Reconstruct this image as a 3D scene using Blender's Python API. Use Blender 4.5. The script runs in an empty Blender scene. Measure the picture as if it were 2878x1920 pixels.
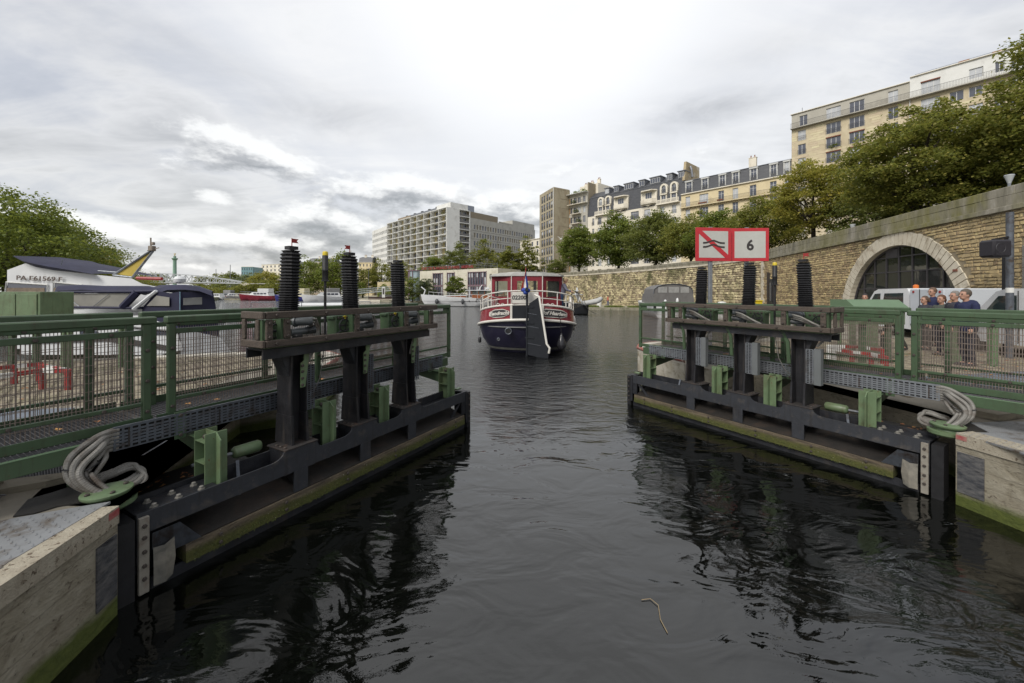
import bpy, bmesh, math, random
import numpy as np
from mathutils import Vector, Matrix
random.seed(7)
S = bpy.context.scene
COL = S.collection
R_ = math.radians
# ------------------------------------------------------------ camera
F_, U0, V0, H = 1110.0, 1439.0, 822.0, 2.6
cam = bpy.data.cameras.new('camera'); camo = bpy.data.objects.new('camera', cam); COL.objects.link(camo)
cam.sensor_width = 36.0; cam.lens = 36.0 * F_ / 2878.0
cam.shift_y = -(960.0 - V0) / 2878.0
cam.clip_start = 0.1; cam.clip_end = 5000
camo.location = (0, 0, H); camo.rotation_euler = (R_(90), R_(-0.12), 0)
S.camera = camo
# ------------------------------------------------------------ world
SUN_EL, SUN_AZ = R_(44), R_(-142)      # azimuth measured from +Y (the view axis)
w = bpy.data.worlds.new('World'); S.world = w; w.use_nodes = True
nt = w.node_tree; nt.nodes.clear()
def N(tree, t, **kw):
    n = tree.nodes.new(t)
    for k, v in kw.items():
        if k in n.bl_rna.properties: setattr(n, k, v)
        else: n.inputs[k].default_value = v
    return n
def lk(tree, a, b): tree.links.new(a, b)
def M_(tree, op, a, b=None, c=None, clamp=False):
    n = tree.nodes.new('ShaderNodeMath'); n.operation = op; n.use_clamp = clamp
    for i, v in enumerate((a, b, c)):
        if v is None: continue
        if isinstance(v, (int, float)): n.inputs[i].default_value = v
        else: tree.links.new(v, n.inputs[i])
    return n.outputs[0]
def VM(tree, op, a, b=None):
    n = tree.nodes.new('ShaderNodeVectorMath'); n.operation = op
    for i, v in enumerate((a, b)):
        if v is None: continue
        if isinstance(v, tuple): n.inputs[i].default_value = v
        else: tree.links.new(v, n.inputs[i])
    return n.outputs['Value'] if op == 'DOT_PRODUCT' else n.outputs[0]
def RAMP(tree, fac, stops, interp='LINEAR'):
    n = tree.nodes.new('ShaderNodeValToRGB'); tree.links.new(fac, n.inputs[0])
    cr = n.color_ramp; cr.interpolation = interp
    while len(cr.elements) < len(stops): cr.elements.new(0.5)
    for e, (p, c) in zip(cr.elements, stops):
        e.position = p; e.color = (c, c, c, 1) if isinstance(c, (int, float)) else tuple(c) + (1,)
    return n.outputs[0]
def MIX(tree, fac, a, b, mode='MIX'):
    n = tree.nodes.new('ShaderNodeMix'); n.data_type = 'RGBA'; n.blend_type = mode
    for s, v in ((0, fac), (6, a), (7, b)):
        if isinstance(v, (int, float)): n.inputs[s].default_value = v
        elif isinstance(v, tuple): n.inputs[s].default_value = tuple(v) + (1,)
        else: tree.links.new(v, n.inputs[s])
    return n.outputs[2]
def NOISE(tree, vec, scale, detail=4, rough=.5, dist=0, out='Fac'):
    n = N(tree, 'ShaderNodeTexNoise', Scale=scale, Detail=detail, Roughness=rough, Distortion=dist)
    if vec is not None: tree.links.new(vec, n.inputs['Vector'])
    return n.outputs[out]
def SCALE(tree, vec, s, loc=(0, 0, 0)):
    m = tree.nodes.new('ShaderNodeMapping'); tree.links.new(vec, m.inputs[0]); m.inputs['Scale'].default_value = s; m.inputs['Location'].default_value = loc
    return m.outputs[0]
tc = N(nt, 'ShaderNodeTexCoord').outputs['Generated']
sp = N(nt, 'ShaderNodeSeparateXYZ'); lk(nt, tc, sp.inputs[0]); X, Y, Z = sp.outputs
zc = M_(nt, 'MAXIMUM', Z, 0.0)
den = M_(nt, 'ADD', zc, .18)
cx = M_(nt, 'DIVIDE', X, den); cy = M_(nt, 'DIVIDE', Y, den)
cb = N(nt, 'ShaderNodeCombineXYZ'); lk(nt, cx, cb.inputs[0]); lk(nt, cy, cb.inputs[1])
pv = cb.outputs[0]
sd = (math.sin(SUN_AZ) * math.cos(SUN_EL), math.cos(SUN_AZ) * math.cos(SUN_EL), math.sin(SUN_EL))
dsun = VM(nt, 'DOT_PRODUCT', tc, (0.04, math.cos(R_(44)), math.sin(R_(44))))
# high veil of cloud: soft streaks, blue-grey where thin
st1 = NOISE(nt, SCALE(nt, pv, (1.0, .55, 1), (3.1, 1.7, 0)), 1.1, 5, .55, .35)
st2 = NOISE(nt, SCALE(nt, pv, (.6, 1.8, 1), (1.0, 6.4, 0)), 1.7, 6, .6, .5)
stm = M_(nt, 'ADD', M_(nt, 'MULTIPLY', st1, .55), M_(nt, 'MULTIPLY', st2, .45))
base = RAMP(nt, stm, [(.34, (.42, .45, .52)), (.45, (.56, .58, .635)), (.54, (.76, .76, .77)), (.64, (.53, .535, .55))])
# pale band low down
low = RAMP(nt, zc, [(0.0, 1.0), (.10, .35), (.28, 0.0)])
base = MIX(nt, M_(nt, 'MULTIPLY', low, .75), base, (.86, .86, .84))
# brightness around the hidden sun
glow = RAMP(nt, dsun, [(.68, 0.0), (.88, .6), (.98, 1.0)], 'EASE')
base = MIX(nt, M_(nt, 'MULTIPLY', glow, M_(nt, 'SUBTRACT', 1.40, stm), clamp=True), base, (1.06, 1.06, 1.06))
# cumulus in ranks, flat grey bases and lit tops; the larger banks are given their own bearing and height
AZ = M_(nt, 'ARCTAN2', X, Y)
def dirof(u, v):
    x, z = (u - U0) / F_, (V0 - v) / F_; n = math.sqrt(x * x + 1 + z * z); return math.atan2(x, 1), z / n
BANKS = [(640, 405, 230, 80, .15), (1110, 525, 240, 58, .16), (850, 600, 140, 40, .15), (1010, 655, 150, 42, .15), (600, 560, 90, 34, .12), (1490, 590, 200, 60, .16),
         (480, 665, 300, 50, .12), (120, 620, 190, 62, .12), (860, 695, 230, 34, .13), (1570, 480, 80, 44, .11), (420, 745, 340, 26, .11)]
VEILS = [(2010, 295, 330, 60, .62), (900, 320, 300, 75, .55), (2200, 130, 330, 60, .30), (1880, 380, 200, 60, .25), (330, 90, 420, 90, .30), (250, 420, 380, 90, .25), (2450, 400, 220, 90, .30)]
def gauss(u, vv, wu, hv, dz=0):
    az, el = dirof(u, vv); az2, _ = dirof(u + wu, vv); _, el2 = dirof(u, vv - hv)
    p = M_(nt, 'MULTIPLY', M_(nt, 'SUBTRACT', AZ, az), 1 / (az2 - az)); q = M_(nt, 'MULTIPLY', M_(nt, 'SUBTRACT', Z, el - dz), 1 / abs(el2 - el))
    return M_(nt, 'EXPONENT', M_(nt, 'MULTIPLY', M_(nt, 'ADD', M_(nt, 'MULTIPLY', p, p), M_(nt, 'MULTIPLY', q, q)), -1.2))
vn = RAMP(nt, NOISE(nt, SCALE(nt, tc, (2.2, 2.2, 6.0), (5, 1, 2)), 1.6, 8, .6, .6), [(.36, 0.0), (.62, 1.0)])
ve = None
for g_ in VEILS:
    e_ = M_(nt, 'MULTIPLY', gauss(*g_[:4]), g_[4]); ve = e_ if ve is None else M_(nt, 'ADD', ve, e_)
base = MIX(nt, M_(nt, 'MULTIPLY', ve, M_(nt, 'ADD', M_(nt, 'MULTIPLY', vn, .8), .3), clamp=True), base, (.44, .445, .465))
def cum(dz, shift):
    v = SCALE(nt, tc, (2.0, 2.0, 4.6), (1.35, 2.2, .3 + shift))
    a = M_(nt, 'ADD', M_(nt, 'MULTIPLY', NOISE(nt, v, 1.6, 3, .5, .1), .40), M_(nt, 'MULTIPLY', NOISE(nt, v, 5.0, 9, .62, .1), .60))
    for (u, vv, wu, hv, amp) in BANKS:
        a = M_(nt, 'MULTIPLY_ADD', gauss(u, vv, wu, hv, dz), amp * 1.7, a)
    return a
c0 = cum(0.0, 0.0); c1 = cum(.030, .14)
thr = RAMP(nt, zc, [(0.0, .535), (.10, .55), (.30, .60), (.6, .64), (1.0, .8)])
dens = M_(nt, 'SUBTRACT', c0, thr)
mask = RAMP(nt, M_(nt, 'MULTIPLY', dens, 6.5, clamp=True), [(0, 0.0), (1, 1.0)], 'EASE')
shade = M_(nt, 'ADD', M_(nt, 'MULTIPLY', M_(nt, 'SUBTRACT', c0, c1), 4.5), M_(nt, 'SUBTRACT', .66, M_(nt, 'MULTIPLY', dens, 1.6)), clamp=True)
ccol = RAMP(nt, shade, [(0.0, (.32, .33, .345)), (.35, (.48, .485, .50)), (.62, (.76, .76, .76)), (.95, (1.0, 1.0, .99))])
col = MIX(nt, M_(nt, 'MULTIPLY', mask, .92), base, ccol)
ground = RAMP(nt, Z, [(0.0, 0.0), (.003, 1.0)])
skyt = N(nt, 'ShaderNodeTexSky'); skyt.sky_type = 'NISHITA'; skyt.sun_disc = False
skyt.sun_elevation = SUN_EL; skyt.sun_rotation = SUN_AZ; skyt.altitude = 40; skyt.air_density = 1.4; skyt.dust_density = 3
bg1 = N(nt, 'ShaderNodeBackground', Strength=.08); lk(nt, skyt.outputs[0], bg1.inputs[0])
bg2 = N(nt, 'ShaderNodeBackground', Strength=1.0); lk(nt, col, bg2.inputs[0]); bg2.inputs[1].default_value = .56
mx = N(nt, 'ShaderNodeMixShader'); mx.inputs[0].default_value = .88
lk(nt, bg1.outputs[0], mx.inputs[1]); lk(nt, bg2.outputs[0], mx.inputs[2])
wo = N(nt, 'ShaderNodeOutputWorld'); lk(nt, mx.outputs[0], wo.inputs[0])
# ------------------------------------------------------------ sun behind thin cloud
sl = bpy.data.lights.new('sun', 'SUN'); sl.energy = 1.5; sl.angle = R_(25); sl.color = (1, .96, .9)
so = bpy.data.objects.new('sun', sl); COL.objects.link(so)
# light comes from high on the left, a little behind the camera side of the zenith glow
so.rotation_euler = Vector(sd).to_track_quat('Z', 'Y').to_euler(); so.location = (0, 40, 60)
S.view_settings.view_transform = 'Standard'; S.view_settings.look = 'None'
S.view_settings.exposure = 0.98; S.view_settings.gamma = 1.0
S.render.engine = 'CYCLES'
# ------------------------------------------------------------ materials
MATS = {}
def newmat(name):
    m = bpy.data.materials.new(name); m.use_nodes = True; MATS[name] = m
    t = m.node_tree; b = t.nodes['Principled BSDF']
    return m, t, b
def mat(name, c, c2=None, rough=.6, metal=0, ns=6, detail=6, bump=.15, bs=None, dirt=None, dn=2.5, dlo=.52, dhi=.68, trans=0, spec=.5, coord='Object', stretch=(1, 1, 1), island=0, coat=0, damt=1.0, streak=None):
    """mottled paint, metal, stone... c/c2 mixed by noise, dirt = third colour in larger patches"""
    if name in MATS: return MATS[name]
    m, t, b = newmat(name)
    co = N(t, 'ShaderNodeTexCoord').outputs[coord] if coord != 'Position' else N(t, 'ShaderNodeNewGeometry').outputs['Position']
    co = SCALE(t, co, stretch)
    c2 = c2 or tuple(min(1, v * .78) for v in c)
    n1 = NOISE(t, co, ns, detail, .6)
    colr = MIX(t, RAMP(t, n1, [(.3, 0.0), (.7, 1.0)]), c, c2)
    if island:
        g = N(t, 'ShaderNodeNewGeometry')
        hs = N(t, 'ShaderNodeHueSaturation'); lk(t, colr, hs.inputs['Color'])
        lk(t, M_(t, 'ADD', M_(t, 'MULTIPLY', g.outputs['Random Per Island'], island), 1 - island * .5), hs.inputs['Value'])
        lk(t, M_(t, 'ADD', M_(t, 'MULTIPLY', g.outputs['Random Per Island'], .03), .485), hs.inputs['Hue'])
        colr = hs.outputs[0]
    if dirt:
        n2 = NOISE(t, co, dn, 8, .65, .4)
        colr = MIX(t, M_(t, 'MULTIPLY', RAMP(t, n2, [(dlo, 0.0), (dhi, 1.0)]), damt), colr, dirt)
    if streak:
        sv = SCALE(t, co, (9, 9, .9)); s1 = NOISE(t, sv, 1.6, 7, .7, .3); s2 = NOISE(t, co, 26, 4, .6); s3_ = NOISE(t, co, 1.3, 3, .5)
        colr = MIX(t, M_(t, 'MULTIPLY', RAMP(t, M_(t, 'ADD', M_(t, 'MULTIPLY', s1, .7), M_(t, 'MULTIPLY', s3_, .3)), [(.52, 0.0), (.66, 1.0)]), streak[1]), colr, streak[0])
        colr = MIX(t, M_(t, 'MULTIPLY', RAMP(t, s2, [(.66, 0.0), (.70, 1.0)]), streak[2]), colr, streak[3])
    lk(t, colr, b.inputs['Base Color'])
    lk(t, M_(t, 'ADD', M_(t, 'MULTIPLY', n1, .2), rough - .1, clamp=True), b.inputs['Roughness'])
    b.inputs['Metallic'].default_value = metal; b.inputs['Specular IOR Level'].default_value = spec
    if coat: b.inputs['Coat Weight'].default_value = coat
    if bump:
        bp = N(t, 'ShaderNodeBump', Strength=bump, Distance=.02)
        lk(t, NOISE(t, co, bs or ns * 4, 5, .65), bp.inputs['Height']); lk(t, bp.outputs[0], b.inputs['Normal'])
    return m
def glass(name, c=(.03, .035, .04), rough=.04):
    if name in MATS: return MATS[name]
    m, t, b = newmat(name)
    co = N(t, 'ShaderNodeTexCoord').outputs['Object']
    n1 = NOISE(t, co, .7, 3)
    lk(t, MIX(t, n1, c, tuple(v * 2.2 for v in c)), b.inputs['Base Color'])
    b.inputs['Roughness'].default_value = rough; b.inputs['Specular IOR Level'].default_value = .9
    bp = N(t, 'ShaderNodeBump', Strength=.05, Distance=.05); lk(t, NOISE(t, co, 1.5, 2), bp.inputs['Height']); lk(t, bp.outputs[0], b.inputs['Normal'])
    return m
def clear(name, tint=(.85, .9, .88), a=.25):
    if name in MATS: return MATS[name]
    m, t, b = newmat(name)
    tr = N(t, 'ShaderNodeBsdfTransparent'); tr.inputs[0].default_value = tint + (1,)
    b.inputs['Base Color'].default_value = (.25, .27, .26, 1); b.inputs['Roughness'].default_value = .05
    mx = N(t, 'ShaderNodeMixShader')
    fr = N(t, 'ShaderNodeFresnel', IOR=1.45)
    lk(t, M_(t, 'ADD', fr.outputs[0], a, clamp=True), mx.inputs[0])
    lk(t, tr.outputs[0], mx.inputs[1]); lk(t, b.outputs[0], mx.inputs[2]); lk(t, mx.outputs[0], t.nodes['Material Output'].inputs[0])
    return m
GREEN = mat('green_paint', (.058, .098, .050), (.045, .078, .040), .42, ns=3, bump=.06, dirt=(.035, .045, .025), dn=2.2, dlo=.5, dhi=.75, damt=.75, streak=((.04, .038, .022), .7, .8, (.07, .035, .018)))
LGREEN = mat('pale_green_paint', (.135, .195, .105), (.10, .148, .078), .45, ns=5, bump=.08, dirt=(.09, .085, .04), dn=3, dlo=.5, dhi=.72, damt=.75, streak=((.06, .06, .032), .75, .8, (.12, .06, .03)))
COLBLK = mat('black_column', (.008, .008, .010), (.018, .018, .021), .5, ns=7, bump=.25, dirt=(.05, .042, .036), dn=3, dlo=.58, dhi=.75, streak=((.085, .07, .06), .45, .5, (.07, .035, .02)))
PLATEG = mat('blue_grey_steel', (.036, .039, .046), (.024, .026, .031), .5, ns=8, bump=.15, dirt=(.09, .08, .07), dn=5, dlo=.55, dhi=.75, streak=((.02, .018, .018), .8, .6, (.11, .10, .09)))
BLACK = mat('tarred_steel', (.010, .011, .014), (.022, .023, .028), .48, ns=9, bump=.25, dirt=(.04, .042, .046), dn=3, dlo=.5, dhi=.75, spec=.45, streak=((.05, .038, .028), .5, .5, (.08, .07, .06)))
DKRUST = mat('rusty_steel', (.034, .029, .026), (.016, .015, .016), .75, ns=8, bump=.3, dirt=(.07, .042, .028), dn=5, dlo=.5, dhi=.7)
GALV = mat('galvanised_steel', (.26, .28, .30), (.17, .18, .20), .5, metal=.5, ns=14, bump=.08, dirt=(.10, .085, .07), dn=4, dlo=.56, dhi=.75)
GALVD = mat('weathered_galvanised', (.13, .145, .17), (.075, .085, .10), .5, metal=.35, ns=10, bump=.1, dirt=(.055, .04, .03), dn=6, dlo=.5, dhi=.7, streak=((.04, .025, .015), .6, .4, (.07, .04, .02)))
WIRE = mat('wire', (.24, .20, .17), (.13, .10, .085), .6, metal=.3, ns=30, bump=0)
GRATE = mat('grating_steel', (.17, .17, .18), (.10, .10, .10), .55, metal=.4, ns=12, bump=0)
WOOD = mat('weathered_timber', (.095, .073, .057), (.058, .045, .035), .8, ns=5, bump=.5, bs=30, stretch=(1, 8, 8), dirt=(.035, .03, .026), dn=3.5, dlo=.5, dhi=.72)
RUBBER = mat('black_rubber', (.008, .008, .009), (.015, .015, .017), .5, ns=10, bump=.1)
MOTOR = mat('motor_grey', (.07, .08, .085), (.045, .05, .055), .45, ns=8, bump=.1, dirt=(.03, .03, .028), dn=4)
CABLE = mat('grey_conduit', (.20, .193, .175), (.14, .133, .12), .5, ns=14, bump=.15, dirt=(.08, .06, .045), dn=5, dlo=.5, dhi=.7)
YELLOW = mat('yellow_paint', (.62, .48, .02), (.5, .38, .02), .4, ns=5, bump=.03)
REDP = mat('red_paint', (.32, .025, .022), (.24, .02, .02), .45, ns=6, bump=.05)
WHITEP = mat('white_paint', (.68, .68, .65), (.55, .55, .52), .45, ns=6, bump=.05, dirt=(.3, .29, .26), dn=4, dlo=.6, dhi=.8)
BOLTM = mat('bolt_steel', (.10, .085, .075), (.05, .04, .035), .6, metal=.5, ns=20, bump=0)
# ------------------------------------------------------------ mesh helpers
class MB:
    def __init__(s): s.v = []; s.f = []; s.mi = []; s.m = 0
    def add(s, vs, fs):
        o = len(s.v); s.v += [tuple(p) for p in vs]
        for f in fs: s.f.append(tuple(i + o for i in f)); s.mi.append(s.m)
        return s
    def box(s, x0, x1, y0, y1, z0, z1):
        return s.add([(x0, y0, z0), (x1, y0, z0), (x1, y1, z0), (x0, y1, z0), (x0, y0, z1), (x1, y0, z1), (x1, y1, z1), (x0, y1, z1)],
                     [(0, 3, 2, 1), (4, 5, 6, 7), (0, 1, 5, 4), (1, 2, 6, 5), (2, 3, 7, 6), (3, 0, 4, 7)])
    def hexa(s, p):   # 8 points bottom ring then top ring
        return s.add(p, [(0, 3, 2, 1), (4, 5, 6, 7), (0, 1, 5, 4), (1, 2, 6, 5), (2, 3, 7, 6), (3, 0, 4, 7)])
    def bbox(s, x0, x1, y0, y1, z0, z1, b=.01):   # box with chamfered edges (all 12)
        xs = (x0, x0 + b, x1 - b, x1); ys = (y0, y0 + b, y1 - b, y1); zs = (z0, z0 + b, z1 - b, z1)
        idx = {}; vs = []
        for a in range(4):
            for c in range(4):
                for d in range(4):
                    if (a in (0, 3)) + (c in (0, 3)) + (d in (0, 3)) == 1:
                        idx[(a, c, d)] = len(vs); vs.append((xs[a], ys[c], zs[d]))
        g = lambda *k: idx[k]; fs = []
        for a in (0, 3):
            q = [g(a, 1, 1), g(a, 2, 1), g(a, 2, 2), g(a, 1, 2)]; fs.append(tuple(q if a else q[::-1]))
            q = [g(1, a, 1), g(2, a, 1), g(2, a, 2), g(1, a, 2)]; fs.append(tuple(q[::-1] if a else q))
            q = [g(1, 1, a), g(2, 1, a), g(2, 2, a), g(1, 2, a)]; fs.append(tuple(q if a else q[::-1]))
        i_ = {0: 1, 3: 2}
        for a in (0, 3):
            for c in (0, 3):
                fs.append((g(a, i_[c], 1), g(a, i_[c], 2), g(i_[a], c, 2), g(i_[a], c, 1)))
                fs.append((g(a, 1, i_[c]), g(a, 2, i_[c]), g(i_[a], 2, c), g(i_[a], 1, c)))
                fs.append((g(1, a, i_[c]), g(2, a, i_[c]), g(2, i_[a], c), g(1, i_[a], c)))
                for d in (0, 3): fs.append((g(a, i_[c], i_[d]), g(i_[a], c, i_[d]), g(i_[a], i_[c], d)))
        return s.add(vs, fs)
    def bar(s, p, q, w, h, up=(0, 0, 1)):
        p = Vector(p); q = Vector(q); d = (q - p).normalized(); u = Vector(up)
        sd_ = d.cross(u)
        if sd_.length < 1e-4: sd_ = d.cross(Vector((1, 0, 0)))
        sd_.normalize(); u = sd_.cross(d)
        c = [(-w / 2, -h / 2), (w / 2, -h / 2), (w / 2, h / 2), (-w / 2, h / 2)]
        return s.add([p + sd_ * a + u * b for a, b in c] + [q + sd_ * a + u * b for a, b in c],
                     [(3, 2, 1, 0), (4, 5, 6, 7), (0, 1, 5, 4), (1, 2, 6, 5), (2, 3, 7, 6), (3, 0, 4, 7)])
    def tube(s, pts, r, n=8, cap=True, ell=1.0):
        pts = [Vector(p) for p in pts]; rs = r if isinstance(r, (list, tuple)) else [r] * len(pts)
        o = len(s.v); a0 = None
        for i, p in enumerate(pts):
            d = (pts[min(i + 1, len(pts) - 1)] - pts[max(i - 1, 0)]).normalized()
            if a0 is None:
                a0 = d.cross(Vector((0, 0, 1)))
                if a0.length < .05: a0 = d.cross(Vector((0, 1, 0)))
            a = (a0 - d * a0.dot(d)).normalized(); a0 = a; b = d.cross(a)
            for k in range(n):
                t = 2 * math.pi * k / n
                s.v.append(tuple(p + (a * math.cos(t) + b * math.sin(t) * ell) * rs[i]))
        for i in range(len(pts) - 1):
            for k in range(n):
                k2 = (k + 1) % n
                s.f.append((o + i * n + k, o + i * n + k2, o + (i + 1) * n + k2, o + (i + 1) * n + k)); s.mi.append(s.m)
        if cap:
            s.f.append(tuple(o + k for k in range(n))[::-1]); s.mi.append(s.m)
            e = o + (len(pts) - 1) * n; s.f.append(tuple(e + k for k in range(n))); s.mi.append(s.m)
        return s
    def lathe(s, prof, n=16, c=(0, 0, 0)):   # prof (r,z)
        o = len(s.v)
        for r, z in prof:
            for k in range(n):
                t = 2 * math.pi * k / n; s.v.append((c[0] + r * math.cos(t), c[1] + r * math.sin(t), c[2] + z))
        for i in range(len(prof) - 1):
            for k in range(n):
                k2 = (k + 1) % n; s.f.append((o + i * n + k, o + i * n + k2, o + (i + 1) * n + k2, o + (i + 1) * n + k)); s.mi.append(s.m)
        s.f.append(tuple(o + k for k in range(n))[::-1]); s.mi.append(s.m)
        e = o + (len(prof) - 1) * n; s.f.append(tuple(e + k for k in range(n))); s.mi.append(s.m)
        return s
    def prism(s, poly, z0, z1):
        n = len(poly)
        return s.add([(x, y, z0) for x, y in poly] + [(x, y, z1) for x, y in poly],
                     [tuple(range(n))[::-1], tuple(range(n, 2 * n))] + [(i, (i + 1) % n, n + (i + 1) % n, n + i) for i in range(n)])
    def prism_y(s, poly, y0, y1):    # poly in (x,z)
        n = len(poly)
        return s.add([(x, y0, z) for x, z in poly] + [(x, y1, z) for x, z in poly],
                     [tuple(range(n)), tuple(range(n, 2 * n))[::-1]] + [((i + 1) % n, i, n + i, n + (i + 1) % n) for i in range(n)])
    def prism_x(s, poly, x0, x1):    # poly in (y,z)
        n = len(poly)
        return s.add([(x0, y, z) for y, z in poly] + [(x1, y, z) for y, z in poly],
                     [tuple(range(n))[::-1], tuple(range(n, 2 * n))] + [(i, (i + 1) % n, n + (i + 1) % n, n + i) for i in range(n)])
    def sphere(s, c, r, n=10, m=7, sx=1, sy=1, sz=1):
        o = len(s.v)
        for i in range(1, m):
            ph = math.pi * i / m
            for k in range(n):
                t = 2 * math.pi * k / n
                s.v.append((c[0] + r * sx * math.sin(ph) * math.cos(t), c[1] + r * sy * math.sin(ph) * math.sin(t), c[2] + r * sz * math.cos(ph)))
        top = len(s.v); s.v.append((c[0], c[1], c[2] + r * sz)); s.v.append((c[0], c[1], c[2] - r * sz))
        for k in range(n):
            k2 = (k + 1) % n
            s.f.append((top, o + k, o + k2)); s.mi.append(s.m)
            s.f.append((top + 1, o + (m - 2) * n + k2, o + (m - 2) * n + k)); s.mi.append(s.m)
            for i in range(m - 2):
                s.f.append((o + i * n + k, o + (i + 1) * n + k, o + (i + 1) * n + k2, o + i * n + k2)); s.mi.append(s.m)
        return s
    def torus(s, c, R, r, axis='y', n=20, m=8):
        pts = []
        for k in range(n + 1):
            t = 2 * math.pi * k / n; a, b = R * math.cos(t), R * math.sin(t)
            pts.append({'y': (c[0] + a, c[1], c[2] + b), 'x': (c[0], c[1] + a, c[2] + b), 'z': (c[0] + a, c[1] + b, c[2])}[axis])
        return s.tube(pts, r, m, False)
    def grid(s, rows):   # rows of points -> quad sheet
        o = len(s.v); n = len(rows[0])
        for r in rows: s.v += [tuple(p) for p in r]
        for i in range(len(rows) - 1):
            for k in range(n - 1):
                s.f.append((o + i * n + k, o + i * n + k + 1, o + (i + 1) * n + k + 1, o + (i + 1) * n + k)); s.mi.append(s.m)
        return s
    def mesh(s, name, mats, smooth=False, flip=False, fix=False):
        v = s.v; f = s.f
        if flip: v = [(a, -b, c) for a, b, c in v]; f = [t[::-1] for t in f]
        me = bpy.data.meshes.new(name); me.from_pydata(v, [], f)
        for m in (mats if isinstance(mats, (list, tuple)) else [mats]): me.materials.append(m)
        if any(s.mi): me.polygons.foreach_set('material_index', s.mi)
        if smooth:
            me.polygons.foreach_set('use_smooth', [True] * len(f))
            try: me.set_sharp_from_angle(angle=R_(42))
            except Exception: pass
        if fix:
            bm = bmesh.new(); bm.from_mesh(me); bmesh.ops.recalc_face_normals(bm, faces=bm.faces); bm.to_mesh(me); bm.free()
        me.update(); return me
FLIP = False
def obj(name, mb, mats=None, parent=None, smooth=False, fix=False, loc=None, rot=None, kind=None, label=None):
    me = mb.mesh(name, mats, smooth, FLIP, fix) if isinstance(mb, MB) else mb
    o = bpy.data.objects.new(name, me); COL.objects.link(o)
    if parent: o.parent = parent
    if loc: o.location = (loc[0], -loc[1], loc[2]) if (FLIP and isinstance(mb, bpy.types.Mesh)) else loc
    if rot: o.rotation_euler = rot
    if kind: o['kind'] = kind
    if label: o['label'] = label
    return o
def thing(name, label, cat, loc=(0, 0, 0), rz=0, group=None):
    o = bpy.data.objects.new(name, None); COL.objects.link(o); o.empty_display_size = .2
    o.location = loc; o.rotation_euler = (0, 0, rz); o['label'] = label; o['category'] = cat
    if group: o['group'] = group
    return o
def tag(o, label, cat, group=None):
    o['label'] = label; o['category'] = cat
    if group: o['group'] = group
    return o
def struct(name, mb, mats, **kw):
    o = obj(name, mb, mats, **kw); o['kind'] = 'structure'; return o
def copy_tree(o, parent=None):
    c = o.copy(); COL.objects.link(c)
    if parent: c.parent = parent
    for ch in o.children: copy_tree(ch, c)
    return c
def text_mesh(txt, size, depth=.004, shear=0, sx=1.0, bold=0):
    cu = bpy.data.curves.new('text', 'FONT'); cu.body = txt; cu.size = size; cu.extrude = depth; cu.shear = shear; cu.resolution_u = 3
    cu.align_x = 'CENTER'; cu.align_y = 'CENTER'; cu.offset = bold
    o = bpy.data.objects.new('t', cu); COL.objects.link(o)
    me = bpy.data.meshes.new_from_object(o.evaluated_get(bpy.context.evaluated_depsgraph_get()))
    bpy.data.objects.remove(o); bpy.data.curves.remove(cu)
    # stand upright in xz, reading towards -y
    me.transform(Matrix.Diagonal((sx, 1, 1, 1))); me.transform(Matrix.Rotation(R_(90), 4, 'X'))
    return me
def PZ(u, v, z):
    t = (z - H) / (-(v - V0) / F_); return Vector(((u - U0) / F_ * t, t, z))
def PY(u, v, y): return Vector(((u - U0) / F_ * y, y, H - (v - V0) / F_ * y))
bolt_me = MB().lathe([(.018, 0), (.018, .012), (.014, .016)], 6).mesh('bolt', BOLTM)
bolt_big = MB().lathe([(.032, 0), (.032, .008), (.02, .009), (.02, .03), (.012, .034)], 6).mesh('bolt', mat('new_bolt', (.30, .29, .26), (.2, .19, .17), .45, metal=.4, ns=20, bump=0))
# ------------------------------------------------------------ water, ground
def water_mat():
    m, t, b = newmat('canal_water')
    g = N(t, 'ShaderNodeNewGeometry').outputs['Position']
    b.inputs['Base Color'].default_value = (.002, .0024, .0018, 1)
    b.inputs['Roughness'].default_value = .012; b.inputs['IOR'].default_value = 1.66
    spx = N(t, 'ShaderNodeSeparateXYZ'); lk(t, g, spx.inputs[0])
    # calm glassy water near the gates, choppier in the basin behind them
    chop = RAMP(t, M_(t, 'DIVIDE', spx.outputs[1], 40.0), [(.17, .02), (.24, .30), (.36, 1.0), (1.0, 1.0)])
    n1 = NOISE(t, SCALE(t, g, (.9, 1.5, 1)), 1.3, 3, .5, .8)
    n2 = NOISE(t, SCALE(t, g, (1, 2.0, 1), (4, 2, 0)), 5.5, 4, .55, .6)
    n3 = NOISE(t, SCALE(t, g, (1, 1.6, 1), (9, 5, 0)), 22, 3, .5, .3)
    h = M_(t, 'ADD', M_(t, 'MULTIPLY', n1, .034), M_(t, 'MULTIPLY', n3, .00006))
    n4 = NOISE(t, SCALE(t, g, (.8, 1.7, 1), (2, 7, 0)), 2.2, 5, .6, 1.0)
    h = M_(t, 'ADD', h, M_(t, 'MULTIPLY', M_(t, 'MULTIPLY', n2, chop), .028)); h = M_(t, 'ADD', h, M_(t, 'MULTIPLY', M_(t, 'MULTIPLY', n4, chop), .12))
    h = M_(t, 'ADD', h, M_(t, 'MULTIPLY', n2, .0009))
    bp = N(t, 'ShaderNodeBump', Strength=1.0, Distance=1.0); lk(t, h, bp.inputs['Height']); lk(t, bp.outputs[0], b.inputs['Normal'])
    return m
WATER = water_mat()
struct('water', MB().add([(-260, -30, 0), (120, -30, 0), (120, 420, 0), (-260, 420, 0)], [(0, 1, 2, 3)]), WATER)
PAVE = mat('worn_paving', (.24, .215, .17), (.17, .155, .125), .85, ns=2, bump=.3, bs=20, dirt=(.13, .12, .09), dn=.8, coord='Position')
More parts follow.
